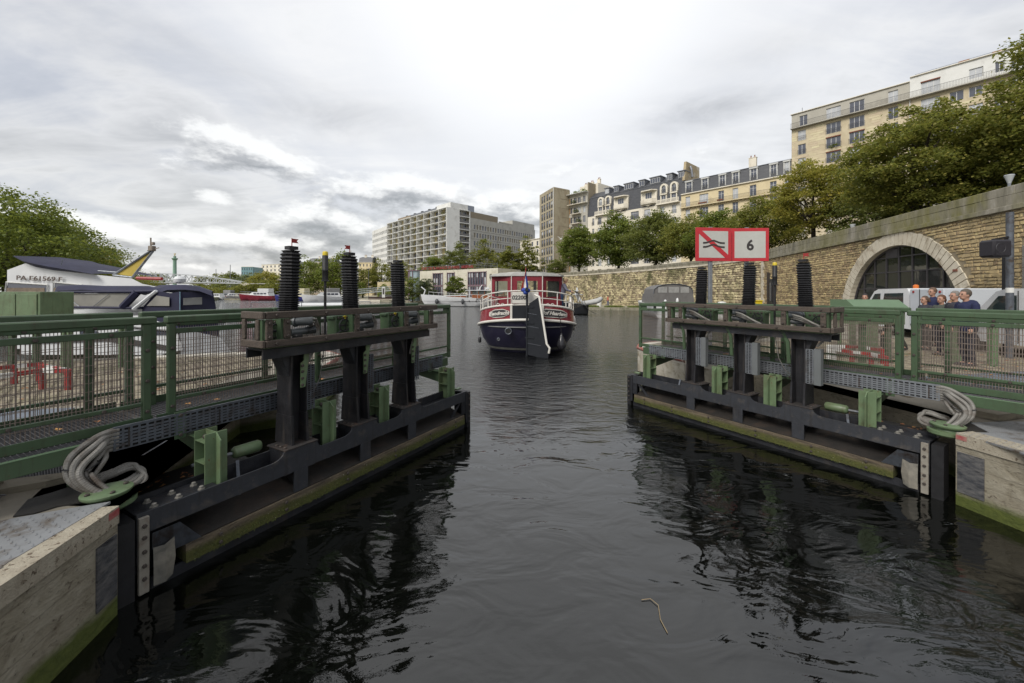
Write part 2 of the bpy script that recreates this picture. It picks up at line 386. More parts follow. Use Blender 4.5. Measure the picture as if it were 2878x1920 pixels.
GRASSM = mat('grassy_earth', (.09, .11, .035), (.14, .13, .07), .9, ns=1.5, bump=.5, coord='Position')
CONC = mat('old_concrete', (.26, .235, .18), (.19, .17, .13), .85, ns=3, bump=.5, bs=26, stretch=(1, 1, 3.2), dirt=(.10, .085, .06), dn=2.4, dlo=.53, dhi=.68)
def lock_conc():
    m, t, b = newmat('lock_wall_concrete')
    g = N(t, 'ShaderNodeNewGeometry').outputs['Position']
    s3 = N(t, 'ShaderNodeSeparateXYZ'); lk(t, g, s3.inputs[0])
    st = SCALE(t, g, (2.6, 2.6, 4.2))
    a = NOISE(t, st, 2.2, 8, .6, .5)
    c = RAMP(t, a, [(.28, (.13, .11, .075)), (.42, (.23, .205, .15)), (.6, (.28, .255, .195)), (.78, (.35, .32, .25))])
    fine = NOISE(t, SCALE(t, g, (1, 1, 1.6)), 16, 7, .7, .3)
    c = MIX(t, RAMP(t, fine, [(.58, 0.0), (.66, .85)]), c, (.06, .042, .028))
    brd = N(t, 'ShaderNodeMath'); brd.operation = 'PINGPONG'; lk(t, M_(t, 'ADD', s3.outputs[2], M_(t, 'MULTIPLY', a, .012)), brd.inputs[0]); brd.inputs[1].default_value = .085
    c = MIX(t, RAMP(t, brd.outputs[0], [(0.0, .55), (.006, 0.0)]), c, (.09, .07, .05))
    blot = NOISE(t, g, .9, 5, .6, .8); c = MIX(t, RAMP(t, blot, [(.5, 0.0), (.68, .5)]), c, (.15, .125, .085))
    # grime thickest under the coping, pitted
    gr = NOISE(t, st, 6, 8, .7, 1.0)
    top = RAMP(t, s3.outputs[2], [(.62, 0.0), (.86, 1.0)])
    c = MIX(t, M_(t, 'MULTIPLY', RAMP(t, gr, [(.46, 0.0), (.6, .85)]), top), c, (.075, .055, .035))
    # algae band at the water's edge
    wob = M_(t, 'MULTIPLY', NOISE(t, g, 3, 5), .16)
    al = RAMP(t, M_(t, 'SUBTRACT', s3.outputs[2], wob), [(.045, 1.0), (.13, 0.0)])
    c = MIX(t, al, c, MIX(t, NOISE(t, g, 22, 4), (.035, .05, .006), (.10, .12, .02)))
    lk(t, c, b.inputs['Base Color']); b.inputs['Roughness'].default_value = .85
    bp = N(t, 'ShaderNodeBump', Strength=.7, Distance=.03)
    lk(t, M_(t, 'ADD', a, M_(t, 'MULTIPLY', fine, .5)), bp.inputs['Height']); lk(t, bp.outputs[0], b.inputs['Normal'])
    return m
LCON = lock_conc()
Q = .87
CL = Vector((-3.18, 3.22)); CR = Vector((5.47, 4.91))
AX = Vector((-.192, .981)); OL = Vector((-.981, -.192)); OR = -OL
def lk2(side, d, l):
    c, o = (CL, OL) if side < 0 else (CR, OR)
    p = c + o * d + AX * l; return (p.x, p.y)
def pier_poly(side):
    P = [lk2(side, d, l) for d, l in ((0, -9), (0, -.04), (.42, .06), (.80, .22), (1.0, .7), (1.0, 4.3), (.35, 4.6), (.05, 5.4))]
    P += [lk2(side, d, l) for d, l in ((.0, 7.2), (.1, 7.9), (.45, 8.45), (1.0, 8.8), (1.7, 8.95))]
    if side < 0: P += [lk2(side, 5.5, 8.4), lk2(side, 9, 8.2), (-40, 4.0), (-40, -8)]
    else: P += [(9.0, 14.6), (12.5, 17.5), (15.2, 24), (17.5, 32), (19.5, 42), (34, 40), (34, -8)]
    return P
def quay(name, side):
    P = pier_poly(side)
    mb = MB(); n = len(P)
    mb.add([(x, y, -1.5) for x, y in P] + [(x, y, Q - .13) for x, y in P], [(i, (i + 1) % n, n + (i + 1) % n, n + i) for i in range(n)])
    o = struct(name, mb, LCON, fix=True)
    return o
ql = quay('quay_left', -1); qr = quay('quay_right', 1)
def topslab(side, parent):
    P = pier_poly(side)
    me_b = bmesh.new(); vs = [me_b.verts.new((x, y, Q - .006)) for x, y in P]; f = me_b.faces.new(vs)
    if f.normal.z < 0: f.normal_flip()
    bmesh.ops.triangulate(me_b, faces=me_b.faces); bmesh.ops.recalc_face_normals(me_b, faces=me_b.faces)
    me = bpy.data.meshes.new('paving_bed'); me_b.to_mesh(me); me_b.free(); me.materials.append(PAVE)
    for p in me.polygons:
        if p.normal.z < 0: p.flip()
    o = obj('paving_bed', me, parent=parent); return o
topslab(-1, ql); topslab(1, qr)
# coping stones along the lock edge, each its own piece
COPE = mat('coping_stone', (.38, .345, .27), (.29, .255, .195), .85, ns=9, bump=.6, bs=60, dirt=(.10, .07, .045), dn=26, dlo=.56, dhi=.64, streak=((.16, .13, .09), .4, .9, (.07, .045, .03)))
def coping(side, parent, seq, w=.26, closed=False, m=COPE):
    for a, b in zip(seq[:-1], seq[1:]):
        A = Vector(a); B = Vector(b); L = (B - A).length; k = max(1, int(round(L / 1.1)))
        d = (B - A) / L; n_ = Vector((-d.y, d.x)) * (1 if side < 0 else -1)
        for i in range(k):
            p = A + d * (L * i / k + .006); q = A + d * (L * (i + 1) / k - .006); o_ = n_ * w
            r = [(p - n_ * .015), (q - n_ * .015), q + o_, p + o_]
            if side > 0: r = [r[1], r[0], r[3], r[2]]
            jz = random.uniform(-.004, .004)
            mb = MB().hexa([(v.x, v.y, Q - .13) for v in r] + [(v.x, v.y, Q + .012 + jz) for v in r])
            obj('coping_stone', mb, m, parent, fix=True)
coping(-1, ql, [lk2(-1, 0, -8), lk2(-1, 0, -.04)])
coping(1, qr, [lk2(1, 0, -8), lk2(1, 0, -.04)])
WHCOPE = mat('whitewashed_stone', (.60, .57, .50), (.42, .39, .32), .8, ns=4, bump=.4, dirt=(.2, .15, .09), dn=3, dlo=.55, dhi=.75)
for sd_, o_ in ((-1, ql), (1, qr)):
    P = pier_poly(sd_)
    coping(sd_, o_, P[6:12] + [P[12]] + ([P[13]] if sd_ < 0 else []), .34, m=WHCOPE)
    # red painted roll along the rounded nose
    mb = MB(); mb.tube([(x, y, Q - .03) for x, y in P[7:13]], .055, 8); obj('nose_edging', mb, mat('faded_red', (.30, .09, .07), (.22, .07, .055), .7, ns=6, bump=.3, dirt=(.35, .3, .25), dn=6), o_)
    # whitewashed facing of the nose
    n = 6; rows = []
    pts = P[6:13]
    for z in (.16, Q - .14):
        rows.append([(x, y, z) for x, y in pts])
    mb = MB()
    for (x0, y0), (x1, y1) in zip(pts[:-1], pts[1:]):
        A = Vector((x0, y0)); B = Vector((x1, y1)); d = (B - A).normalized(); nn = Vector((d.y, -d.x)) * (.012 if sd_ < 0 else -.012)
        if (nn.dot(Vector(lk2(sd_, 3, 6)) - A)) > 0: nn = -nn
        k = max(1, int((B - A).length / .6))
        for i in range(k):
            for zz in ((.10, .40), (.405, Q - .135)):
                p = A + (B - A) * (i / k) + d * .006; q = A + (B - A) * ((i + 1) / k) - d * .006
                mb2 = MB().hexa([(p.x, p.y, zz[0]), (q.x, q.y, zz[0]), (q.x + nn.x, q.y + nn.y, zz[0]), (p.x + nn.x, p.y + nn.y, zz[0]),
                                 (p.x, p.y, zz[1]), (q.x, q.y, zz[1]), (q.x + nn.x, q.y + nn.y, zz[1]), (p.x + nn.x, p.y + nn.y, zz[1])])
                obj('stone', mb2, mat('whitewashed_masonry', (.50, .47, .40), (.30, .27, .20), .85, ns=3, bump=.5, coord='Position', dirt=(.13, .10, .05), dn=2.5, dlo=.5, dhi=.7), o_, fix=True)
# chequer plates, wear plates, red mark
CHK = mat('chequer_plate', (.27, .28, .29), (.20, .205, .21), .5, metal=.2, ns=5, bump=.1, dirt=(.10, .075, .05), dn=5)
def chequer(parent, poly, z):
    mb = MB().prism(poly, z - .02, z)
    o = obj('chequer_plate', mb, CHK, parent, fix=True)
    # raised studs
    xs = [p[0] for p in poly]; ys = [p[1] for p in poly]; st = MB()
    def inside(x, y):
        c = False; n = len(poly)
        for i in range(n):
            x1, y1 = poly[i]; x2, y2 = poly[(i + 1) % n]
            if (y1 > y) != (y2 > y) and x < (x2 - x1) * (y - y1) / (y2 - y1) + x1: c = not c
        return c
    i = 0; x = min(xs)
    while x < max(xs):
        y = min(ys) + (i % 2) * .03
        while y < max(ys):
            if inside(x, y):
                a = .016 if (int(y / .03) + i) % 2 else -.016
                st.bar((x - a, y - .012, z + .001), (x + a, y + .012, z + .001), .008, .005)
            y += .06
        x += .06; i += 1
    s_ = obj('stud', st, CHK, o, kind='stuff')
P0 = [tuple(PZ(u, v, Q + .012)[:2]) for u, v in ((312, 1412), (250, 1422), (24, 1462), (-380, 1535), (-380, 1880), (24, 1583))]
chequer(ql, P0, Q + .012)
P1 = [tuple(PZ(u, v, Q + .012)[:2]) for u, v in ((2690, 1212), (2782, 1213), (2728, 1185), (2853, 1181), (3200, 1200), (3200, 1400), (2853, 1262))]
chequer(qr, P1, Q + .012)
WEAR = mat('wear_plate', (.04, .045, .055), (.15, .145, .14), .55, ns=9, metal=.1, bump=.3, stretch=(1, 1, 3), dirt=(.02, .02, .024), dn=8, coord='Position')
for sd_, o_ in ((-1, ql), (1, qr)):
    a = Vector(lk2(sd_, -.012, -.06)); b = Vector(lk2(sd_, -.012, -.25 if sd_ < 0 else -.30))
    iw = OL * .1 if sd_ < 0 else OR * .1
    r = [a, b, b + iw, a + iw]
    obj('wear_plate', MB().hexa([(v.x, v.y, .17) for v in r] + [(v.x, v.y, .66) for v in r]), WEAR, o_, fix=True)
    a = Vector(lk2(sd_, -.018, -.05)); b = Vector(lk2(sd_, -.018, -.15)); r = [a, b, b + iw * .3, a + iw * .3]
    obj('red_mark', MB().hexa([(v.x, v.y, Q - .06) for v in r] + [(v.x, v.y, Q - .005) for v in r]), mat('chipped_red', (.30, .03, .04), (.35, .25, .2), .7, ns=9), o_, fix=True)
# hinge pits: flat dark sheets on the quay top paint the openings' shade
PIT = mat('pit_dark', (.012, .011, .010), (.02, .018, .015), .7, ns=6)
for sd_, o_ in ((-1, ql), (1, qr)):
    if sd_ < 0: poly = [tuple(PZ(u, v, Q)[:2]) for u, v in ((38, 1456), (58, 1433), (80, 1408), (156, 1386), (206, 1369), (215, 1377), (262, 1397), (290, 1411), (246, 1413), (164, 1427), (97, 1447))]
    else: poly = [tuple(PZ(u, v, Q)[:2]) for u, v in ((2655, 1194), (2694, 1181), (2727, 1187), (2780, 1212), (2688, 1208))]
    obj('sector_pit_shade', MB().prism(poly, Q - .004, Q + .006), PIT, o_, fix=True)
# concrete plinths and mossy kerbs beside the pit
for sd_, o_ in ((-1, ql), (1, qr)):
    for a, b, wd, zz in (((1.15, .35), (4.2, -.9 if sd_ < 0 else .6), .30, .09), ((1.3, .75), (4.2, -.3 if sd_ < 0 else 1.2), .16, .16)):
        A = Vector(lk2(sd_, *a)); B = Vector(lk2(sd_, *b)); mb = MB().bar((A.x, A.y, Q + zz / 2), (B.x, B.y, Q + zz / 2), wd, zz)
        obj('kerb', mb, CONC, o_)
if True:
    def strip(nm, pts, z0, z1, m, kind=None):
        q = [PZ(u, v, Q) for u, v in pts]; return obj(nm, MB().prism([(p.x, p.y) for p in q], z0, z1), m, ql, fix=True, kind=kind)
    strip('ledge', ((-400, 1440), (-400, 1500), (24, 1390), (130, 1372), (208, 1352), (206, 1342), (24, 1366)), Q - .02, Q + .05, CONC)
    strip('mossy_kerb', ((-400, 1400), (-400, 1425), (24, 1342), (204, 1310), (212, 1296), (24, 1326)), Q - .02, Q + .07, mat('mossy_concrete', (.16, .15, .08), (.22, .20, .13), .9, ns=7, bump=.6, dirt=(.05, .06, .015), dn=5))
    gs = MB(); a, b, c_, d_ = PZ(-200, 1405, Q), PZ(204, 1312, Q), PZ(206, 1338, Q), PZ(-200, 1440, Q)
    for i in range(46):
        t = i / 45; gs.bar(a.lerp(b, t) + Vector((0, 0, .03)), d_.lerp(c_, t) + Vector((0, 0, .03)), .006, .02)
    for i in range(9):
        t = i / 8; gs.bar(a.lerp(d_, t) + Vector((0, 0, .03)), b.lerp(c_, t) + Vector((0, 0, .03)), .006, .02)
    obj('floor_grille', gs, GRATE, ql, kind='stuff'); strip('grille_pit_shade', ((-200, 1405), (204, 1312), (206, 1338), (-200, 1440)), Q - .004, Q + .008, PIT)  # flat dark sheet below the bars paints the shade of the pit
# cobbles laid in rows (stuff) on both quays near the camera
def cobbles(name, parent, region, seed, step=(.15, .11)):
    rnd = random.Random(seed); mb = MB()
    (o, ex, ey, nx, ny, keep) = region
    for j in range(ny):
        off = (j % 2) * .5
        for i in range(nx):
            cx_ = o.x + ex.x * (i + off) * step[0] + ey.x * j * step[1]; cy_ = o.y + ex.y * (i + off) * step[0] + ey.y * j * step[1]
            if not keep(cx_, cy_): continue
            hx = step[0] * .46 * rnd.uniform(.9, 1); hy = step[1] * .44 * rnd.uniform(.9, 1); zt = Q + .012 + rnd.uniform(-.004, .008); c = []
            for sx, sy in ((-1, -1), (1, -1), (1, 1), (-1, 1)):
                c.append(Vector((cx_, cy_)) + ex * hx * sx + ey * hy * sy)
            k = Vector((cx_, cy_)); d = [k + (p - k) * .82 for p in c]
            mb.add([(p.x, p.y, Q - .01) for p in c] + [(p.x, p.y, zt) for p in d], [(4, 5, 6, 7), (0, 1, 5, 4), (1, 2, 6, 5), (2, 3, 7, 6), (3, 0, 4, 7)])
    return obj('cobble', mb, mat('cobble_stone', (.27, .23, .165), (.18, .155, .115), .85, ns=2, bump=.3, coord='Position', island=.5, dirt=(.12, .11, .06), dn=1.2), parent, kind='stuff')
def keepL(x, y):
    p = Vector((x, y)) - CL; d = p.dot(OL); l = p.dot(AX)
    return 1.5 < d < 13 and -2.5 < l < 8.0 and not (d < 3.2 and l < 3.3) and not (2.6 < d < 9.0 and -.2 < l < 3.4)
cobbles('c', ql, (Vector(lk2(-1, 1.5, -2.4)), OL, AX, 80, 96, keepL), 3)
def keepR(x, y):
    p = Vector((x, y)) - CR; d = p.dot(OR); l = p.dot(AX)
    return 1.4 < d < 13 and .9 < l < 8.2 and not (d < 3.0 and l < 1.4)
cobbles('c', qr, (Vector(lk2(1, 1.4, .9)), OR, AX, 80, 70, keepR), 4)
# blue-grey steel platform plates on the left quay
BLP = mat('blue_grey_plate', (.15, .175, .21), (.10, .12, .145), .5, metal=.2, ns=5, bump=.2, bs=60, dirt=(.22, .17, .11), dn=6, dlo=.6, dhi=.7)
for i in range(4):
    for j in range(2):
        q = [lk2(-1, 2.7 + i * 1.5, -.1 + j * 1.65), lk2(-1, 4.18 + i * 1.5, -.1 + j * 1.65), lk2(-1, 4.18 + i * 1.5, 1.53 + j * 1.65), lk2(-1, 2.7 + i * 1.5, 1.53 + j * 1.65)]
        obj('deck_plate', MB().prism(q, Q + .0, Q + .02), BLP, ql, fix=True)
for i in range(5):
    q = [lk2(1, 2.2 + i * 1.4, 1.3), lk2(1, 3.58 + i * 1.4, 1.3), lk2(1, 3.58 + i * 1.4, 2.6), lk2(1, 2.2 + i * 1.4, 2.6)]
    obj('deck_plate', MB().prism(q, Q + .0, Q + .02), BLP, qr, fix=True)
# fallen leaves scattered on the quays
def leaves(parent, pts, seed, z=Q + .035, s=.05):
    rnd = random.Random(seed); mb = MB()
    for x, y in pts:
        a = rnd.uniform(0, 6.28); r = s * rnd.uniform(.5, 1.3); P = []
        for k in range(7):
            t = a + k * 6.283 / 7; rr = r * (1 if k % 2 else .45); P.append((x + rr * math.cos(t), y + rr * math.sin(t), z + rnd.uniform(0, .02)))
        mb.add([(x, y, z + .012)] + P, [(0, 1 + k, 1 + (k + 1) % 7) for k in range(7)])
    return obj('fallen_leaves', mb, mat('autumn_leaf', (.36, .17, .06), (.20, .09, .04), .8, ns=2, island=.7, coord='Position', bump=.1), parent, kind='stuff')
rnd = random.Random(5)
leaves(ql, [lk2(-1, rnd.uniform(1.5, 8), rnd.uniform(-1.5, 6)) for _ in range(170)], 6)
leaves(qr, [lk2(1, rnd.uniform(1.5, 9), rnd.uniform(.5, 7)) for _ in range(380)], 8)
# far quay (lower) below the retaining wall, far banks, street terrace
FQ = [(18.5, 57.5), (11.2, 59), (5.5, 80), (-8, 88), (-12, 92), (-38, 108), (-60, 118), (-95, 128), (-260, 150), (-260, 420), (120, 420), (120, 40), (20.1, 42), (19.2, 50)]
mb = MB(); n = len(FQ)
bm = bmesh.new(); vs = [bm.verts.new((x, y, .42)) for x, y in FQ]; bm.faces.new(vs); bmesh.ops.triangulate(bm, faces=bm.faces)
me = bpy.data.meshes.new('far_quay'); bm.to_mesh(me); bm.free(); me.materials.append(mat('quay_gravel', (.33, .30, .23), (.24, .22, .16), .9, ns=.6, bump=.3, coord='Position', dirt=(.10, .12, .04), dn=.5))
for p in me.polygons:
    if p.normal.z < 0: p.flip()
fq = obj('far_quay', me); fq['kind'] = 'structure'
obj('quay_edge', MB().add([(x, y, -1) for x, y in FQ] + [(x, y, .425) for x, y in FQ], [(i, (i + 1) % n, n + (i + 1) % n, n + i) for i in range(n)]), mat('quay_edge_stone', (.34, .31, .24), (.18, .17, .12), .85, ns=1.5, bump=.4, coord='Position', dirt=(.06, .08, .03), dn=1), fq, fix=True)
WP = [(18.96 - .2237 * -3, 14.9), ]
WC = Vector((24.4, 38.6)); WE = Vector((16.2, 2.9))         # near wall: corner .. past the camera
FARW = [Vector((24.4, 38.6)), Vector((23.6, 50)), Vector((20.6, 60)), Vector((16.4, 70)), Vector((10.5, 82)), Vector((1.0, 93)), Vector((-8, 97))]
TP = [(v.x, v.y) for v in FARW] + [(-14, 108), (-14, 700), (300, 700), (300, -20), (WE.x - 2, -6), (WE.x, WE.y)]
bm = bmesh.new(); vs = [bm.verts.new((x + (.5 if i < 7 else 0), y, 5.75 if x > -20 or y > 400 else 5.75)) for i, (x, y) in enumerate(TP)]; bm.faces.new(vs)
bmesh.ops.triangulate(bm, faces=bm.faces); me = bpy.data.meshes.new('street'); bm.to_mesh(me); bm.free(); me.materials.append(mat('street_asphalt', (.09, .09, .09), (.06, .06, .06), .9, ns=1, bump=.1, coord='Position'))
for p in me.polygons:
    if p.normal.z < 0: p.flip()
st = obj('street', me); st['kind'] = 'structure'
n = len(TP)
# left bank
LB = [(-46, 8), (-52, 40), (-70, 90), (-95, 128), (-260, 150), (-260, -30), (-46, -30)]
n = len(LB); struct('left_bank', MB().add([(x, y, -1) for x, y in LB] + [(x, y, .9) for x, y in LB], [tuple(range(n, 2 * n)), *[(i, (i + 1) % n, n + (i + 1) % n, n + i) for i in range(n)]]), GRASSM, fix=True)
struct('ground', MB().add([(-1500, -400, -.6), (1500, -400, -.6), (1500, 1600, -.6), (-1500, 1600, -.6)], [(0, 1, 2, 3)]), GRASSM)
# ------------------------------------------------------------ lock gates
MOSS = None
def moss_timber():
    m, t, b = newmat('mossy_timber')
    co = N(t, 'ShaderNodeTexCoord').outputs['Object']; s3 = N(t, 'ShaderNodeSeparateXYZ'); lk(t, co, s3.inputs[0])
    gr = NOISE(t, SCALE(t, co, (1, 9, 9)), 3, 7, .6)
    c = RAMP(t, gr, [(.3, (.035, .028, .02)), (.5, (.09, .07, .045)), (.7, (.15, .118, .08))])
    al = M_(t, 'ADD', M_(t, 'MULTIPLY', M_(t, 'SUBTRACT', NOISE(t, SCALE(t, co, (1, 2, 2)), 1.7, 6, .6), .5), .5), M_(t, 'MULTIPLY', M_(t, 'SUBTRACT', .245, s3.outputs[2]), 5.0))
    c = MIX(t, RAMP(t, al, [(.05, 0.0), (.35, .92)]), c, MIX(t, NOISE(t, co, 24, 5), (.018, .024, .005), (.085, .088, .012)))
    sp_ = NOISE(t, co, 60, 2); c = MIX(t, RAMP(t, sp_, [(.72, 0.0), (.76, .8)]), c, (.4, .4, .32))
    lk(t, c, b.inputs['Base Color']); b.inputs['Roughness'].default_value = .85
    bp = N(t, 'ShaderNodeBump', Strength=.6, Distance=.02); lk(t, NOISE(t, co, 35, 5), bp.inputs['Height']); lk(t, bp.outputs[0], b.inputs['Normal'])
    return m
MOSS = moss_timber()
def bolts(parent, pts, me=bolt_me, rot=(R_(90), 0, 0), name='bolt'):
    for p in pts:
        o = bpy.data.objects.new(name, me); COL.objects.link(o); o.parent = parent
        o.location = (p[0], -p[1], p[2]) if FLIP else p
        o.rotation_euler = (-rot[0], rot[1], rot[2]) if FLIP else rot
def text_obj(name, txt, size, parent, loc, m, depth=.002, shear=0, sx=1, rz=0, bold=0, face=1):
    me = text_mesh(txt, size, depth, shear, sx, bold); me.materials.clear(); me.materials.append(m)
    o = bpy.data.objects.new(name, me); COL.objects.link(o)
    if parent: o.parent = parent
    o.location = (loc[0], -loc[1], loc[2]) if FLIP else loc
    o.rotation_euler = (0, 0, rz + (math.pi if FLIP else 0)); return o
def wire_mesh(parent, s0, s1, n0, z0, z1, vs=.026, hs=.076, r=.0026):
    mb = MB(); k = max(2, int((s1 - s0) / vs))
    for i in range(1, k):
        s = s0 + (s1 - s0) * i / k; mb.box(s - r, s + r, n0 - r, n0 + r, z0, z1)
    k = max(2, int((z1 - z0) / hs))
    for i in range(1, k):
        z = z0 + (z1 - z0) * i / k; mb.box(s0, s1, n0 + r, n0 + r * 2.6, z - r, z + r)
    return obj('wire_mesh', mb, WIRE, parent, kind='stuff')
def grating(parent, s0, s1, n0, n1, z, step=.034, cross=.10, name='grating'):
    mb = MB(); k = int((s1 - s0) / step)
    for i in range(k + 1):
        s = s0 + i * step; mb.box(s - .0015, s + .0015, n0, n1, z - .03, z)
    k = int((n1 - n0) / step)
    for i in range(k + 1):
        n = n0 + i * step; mb.box(s0, s1, n - .002, n + .002, z - .012, z - .001)
    return obj(name, mb, GRATE, parent, kind='stuff')
def railing_line(parent, n0, posts, s0, s1, front, joints, meshruns, zt=2.35, pair=None):
    """handrail, mid rail, lower rail, posts and wire mesh along s"""
    segs = [s0] + joints + [s1]
    for a, b in zip(segs[:-1], segs[1:]):
        obj('handrail', MB().bbox(a + .006, b - .006, n0 - .04, n0 + .04, zt - .075, zt, .012), GREEN, parent)
    for a, b in meshruns:
        o = obj('mid_rail', MB().bbox(a, b, n0 - .022, n0 + .022, zt - .185, zt - .13, .005), GREEN, parent)
        bolts(o, [(a + (b - a) * (i + .5) / max(1, int((b - a) / .42)), n0 - .022, zt - .157) for i in range(max(1, int((b - a) / .42)))])
        o = obj('lower_rail', MB().bbox(a, b, n0 - .015, n0 + .015, 1.475, 1.51, .004), GREEN, parent)
        bolts(o, [(a + (b - a) * (i + .5) / max(1, int((b - a) / .5)), n0 - .015, 1.492) for i in range(max(1, int((b - a) / .5)))])
        wire_mesh(parent, a, b, n0 + .012, 1.375, zt - .185)
    for s in posts:
        o = obj('post', MB().bbox(s - .032, s + .032, n0 - .03, n0 + .03, 1.26, zt - .075, .006), GREEN, parent)
        bolts(o, [(s, n0 - .03, z) for z in (1.42, 1.72, 2.02)])
def gate(side):
    global FLIP
    if side < 0: o0, ang = (-3.18, 3.35), 28.5
    else: o0, ang = (5.359, 5.064), -32.3
    a = R_(ang); ex = Vector((math.sin(a), math.cos(a)))
    G = thing('lock_gate', 'left lock gate leaf with tarred steel beam, three bellows and timber guard frame' if side < 0 else 'right lock gate leaf with tarred steel beam, three bellows and timber guard frame', 'lock gate', (o0[0], o0[1], 0), math.atan2(ex.y, ex.x), 'lock gate leaves')
    FLIP = side > 0
    # --- front beam with raised seats for the columns
    seats = [(1.29, 1.68), (2.22, 2.61), (3.15, 3.54)]
    top = [(0.0, .70)]
    for a_, b_ in seats:
        # heel-side of each seat: tight notch at tip side, long curve at heel side
        for k in range(6):
            t = k / 5; top.append((a_ - .17 + .15 * math.sin(t * math.pi / 2) , .70 + .075 * (1 - math.cos(t * math.pi / 2)) ))
        top += [(a_, .782), (b_, .782), (b_ + .02, .735), (b_ + .05, .702), (b_ + .09, .70)]
    top.append((4.85, .70))
    poly = [(0, .52)] + top + [(4.85, .52)]
    pl = MB(); 
    # triangulated plate strip
    xs = sorted(set([p[0] for p in top]))
    for (x0, z0), (x1, z1) in zip(top[:-1], top[1:]):
        if x1 - x0 < 1e-5: continue
        pl.hexa([(x0, 0, .52), (x1, 0, .52), (x1, .022, .52), (x0, .022, .52), (x0, 0, z0), (x1, 0, z1), (x1, .022, z1), (x0, .022, z0)])
    obj('front_plate', pl, PLATEG, G)
    for x0, x1 in ((0, .085), (1.39, 1.56), (2.335, 2.505), (3.26, 3.43), (4.68, 4.85)):
        obj('vertical_plate', MB().box(x0, x1, -.004, .018, .275, .519), PLATEG if .1 < x0 < 4.5 else BLACK, G)
    obj('brace', MB().bar((4.66, .03, .515), (4.40, .05, .27), .02, .05), BLACK, G)
    # truss interior: bottom shelf, back skin, ribs, upper flange
    obj('top_flange', MB().box(.0, .62, .022, .30, .672, .69), BLACK, G)
    obj('top_flange', MB().box(3.66, 4.85, .022, .30, .60, .615), BLACK, G)
    obj('back_flange', MB().box(0, 4.85, .31, .335, .50, .735), BLACK, G)
    obj('back_skin', MB().box(.02, 4.83, .36, .38, -.6, .5), BLACK, G)
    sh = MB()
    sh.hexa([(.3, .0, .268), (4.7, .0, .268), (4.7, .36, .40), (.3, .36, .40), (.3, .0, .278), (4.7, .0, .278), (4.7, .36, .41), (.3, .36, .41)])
    obj('shelf', sh, mat('shaded_rust', (.009, .008, .007), (.018, .014, .011), .7, ns=5, bump=.3, dirt=(.03, .02, .014), dn=4, dlo=.5, dhi=.7), G)  # rust darkened so the recess shade is in the shelf's colour
    for s in (1.47, 2.42, 3.35): obj('rib', MB().box(s - .01, s + .01, .022, .36, .28, .67), BLACK, G)
    for s in (.95, 2.0, 2.9, 3.8): obj('stay', MB().bar((s - .12, .05, .50), (s, .33, .74), .03, .03), GALVD, G)
    # debris-strewn plating behind the beam at the heel end
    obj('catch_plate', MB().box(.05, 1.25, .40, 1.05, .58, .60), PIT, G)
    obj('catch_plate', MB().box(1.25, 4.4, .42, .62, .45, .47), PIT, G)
    # --- mossy timber fender at the waterline
    t_ = MB().hexa([(.34, -.03, .10), (4.74, -.03, .10), (4.74, .16, .10), (.34, .16, .10), (.34, -.02, .262), (4.74, -.02, .262), (4.74, .16, .285), (.34, .16, .285)])
    f = obj('timber_fender', t_, MOSS, G)
    bolts(f, [(s, -.031, z) for s in (.62, 1.28, 2.1, 2.95, 3.75, 4.45) for z in (.145, .225)])
    # algae tufts hanging off the fender
    rnd = random.Random(11 + side); mb = MB()
    for k in range(900):
        s = rnd.uniform(.4, 4.72); z = rnd.uniform(.095, .17); l = rnd.uniform(.006, .022)
        mb.add([(s - .004, -.03, z), (s + .004, -.031, z), (s + rnd.uniform(-.008, .008), -.034 - rnd.uniform(0, .008), z - l)], [(0, 1, 2)])
    obj('algae', mb, mat('algae', (.07, .085, .012), (.03, .04, .008), .9, ns=4, island=.6, bump=0), f, kind='stuff')
    obj('skin_plate', MB().box(.1, 4.8, .02, .05, -1.2, .10), BLACK, G)
    # --- heel: bearing strip, bracket, bent plate
    obj('seal_post', MB().box(-.13, -.02, -.03, .22, -.9, .675), RUBBER, G)
    st_ = obj('bearing_strip', MB().bbox(.005, .075, -.035, .0, .02, .672, .004), mat('pale_worn_steel', (.27, .25, .21), (.18, .165, .14), .55, ns=5, bump=.2, dirt=(.12, .07, .04), dn=5), G)
    bolts(st_, [(.04, -.035, z) for z in (.15, .26, .38, .50, .60)])
    obj('gusset', MB().add([(.10, -.01, .50), (.30, -.01, .50), (.47, -.01, .27), (.24, -.01, .27), (.10, -.01, .36)], [(0, 1, 2, 3, 4), (4, 3, 2, 1, 0)]), GALVD, G)
    bent = MB().grid([[(.10, -.03, .38), (.17, -.055, .375), (.25, -.03, .40)], [(.10, -.04, .22), (.18, -.07, .22), (.26, -.03, .22)], [(.10, -.04, .05), (.18, -.06, .05), (.24, -.03, .07)]])
    obj('bent_plate', bent, mat('scuffed_plate', (.24, .22, .18), (.10, .10, .09), .6, ns=6, bump=.2, dirt=(.05, .05, .04), dn=4), G)
    bolts(G, [(.14, .07, .69), (.14, .21, .69), (.32, .07, .69), (.32, .21, .69), (.50, .07, .69), (.50, .22, .69)], bolt_big, (0, 0, 0))
    # --- tip post with timber/rubber mitre
    tp = obj('mitre_post', MB().prism([(4.852, -.012), (4.95, -.012), (5.0, .06), (5.0, .22), (4.93, .30), (4.852, .30)], -1.2, .67), RUBBER, G, fix=True)
    bolts(tp, [(4.90, -.013, z) for z in (.10, .2, .3, .42, .54, .63)], bolt_me)
    obj('angle_strip', MB().box(4.80, 4.851, -.016, .0, .1, .69), BLACK, G)
    obj('latch_block', MB().bbox(4.78, 4.93, .18, .26, .70, .73, .006), LGREEN, G)
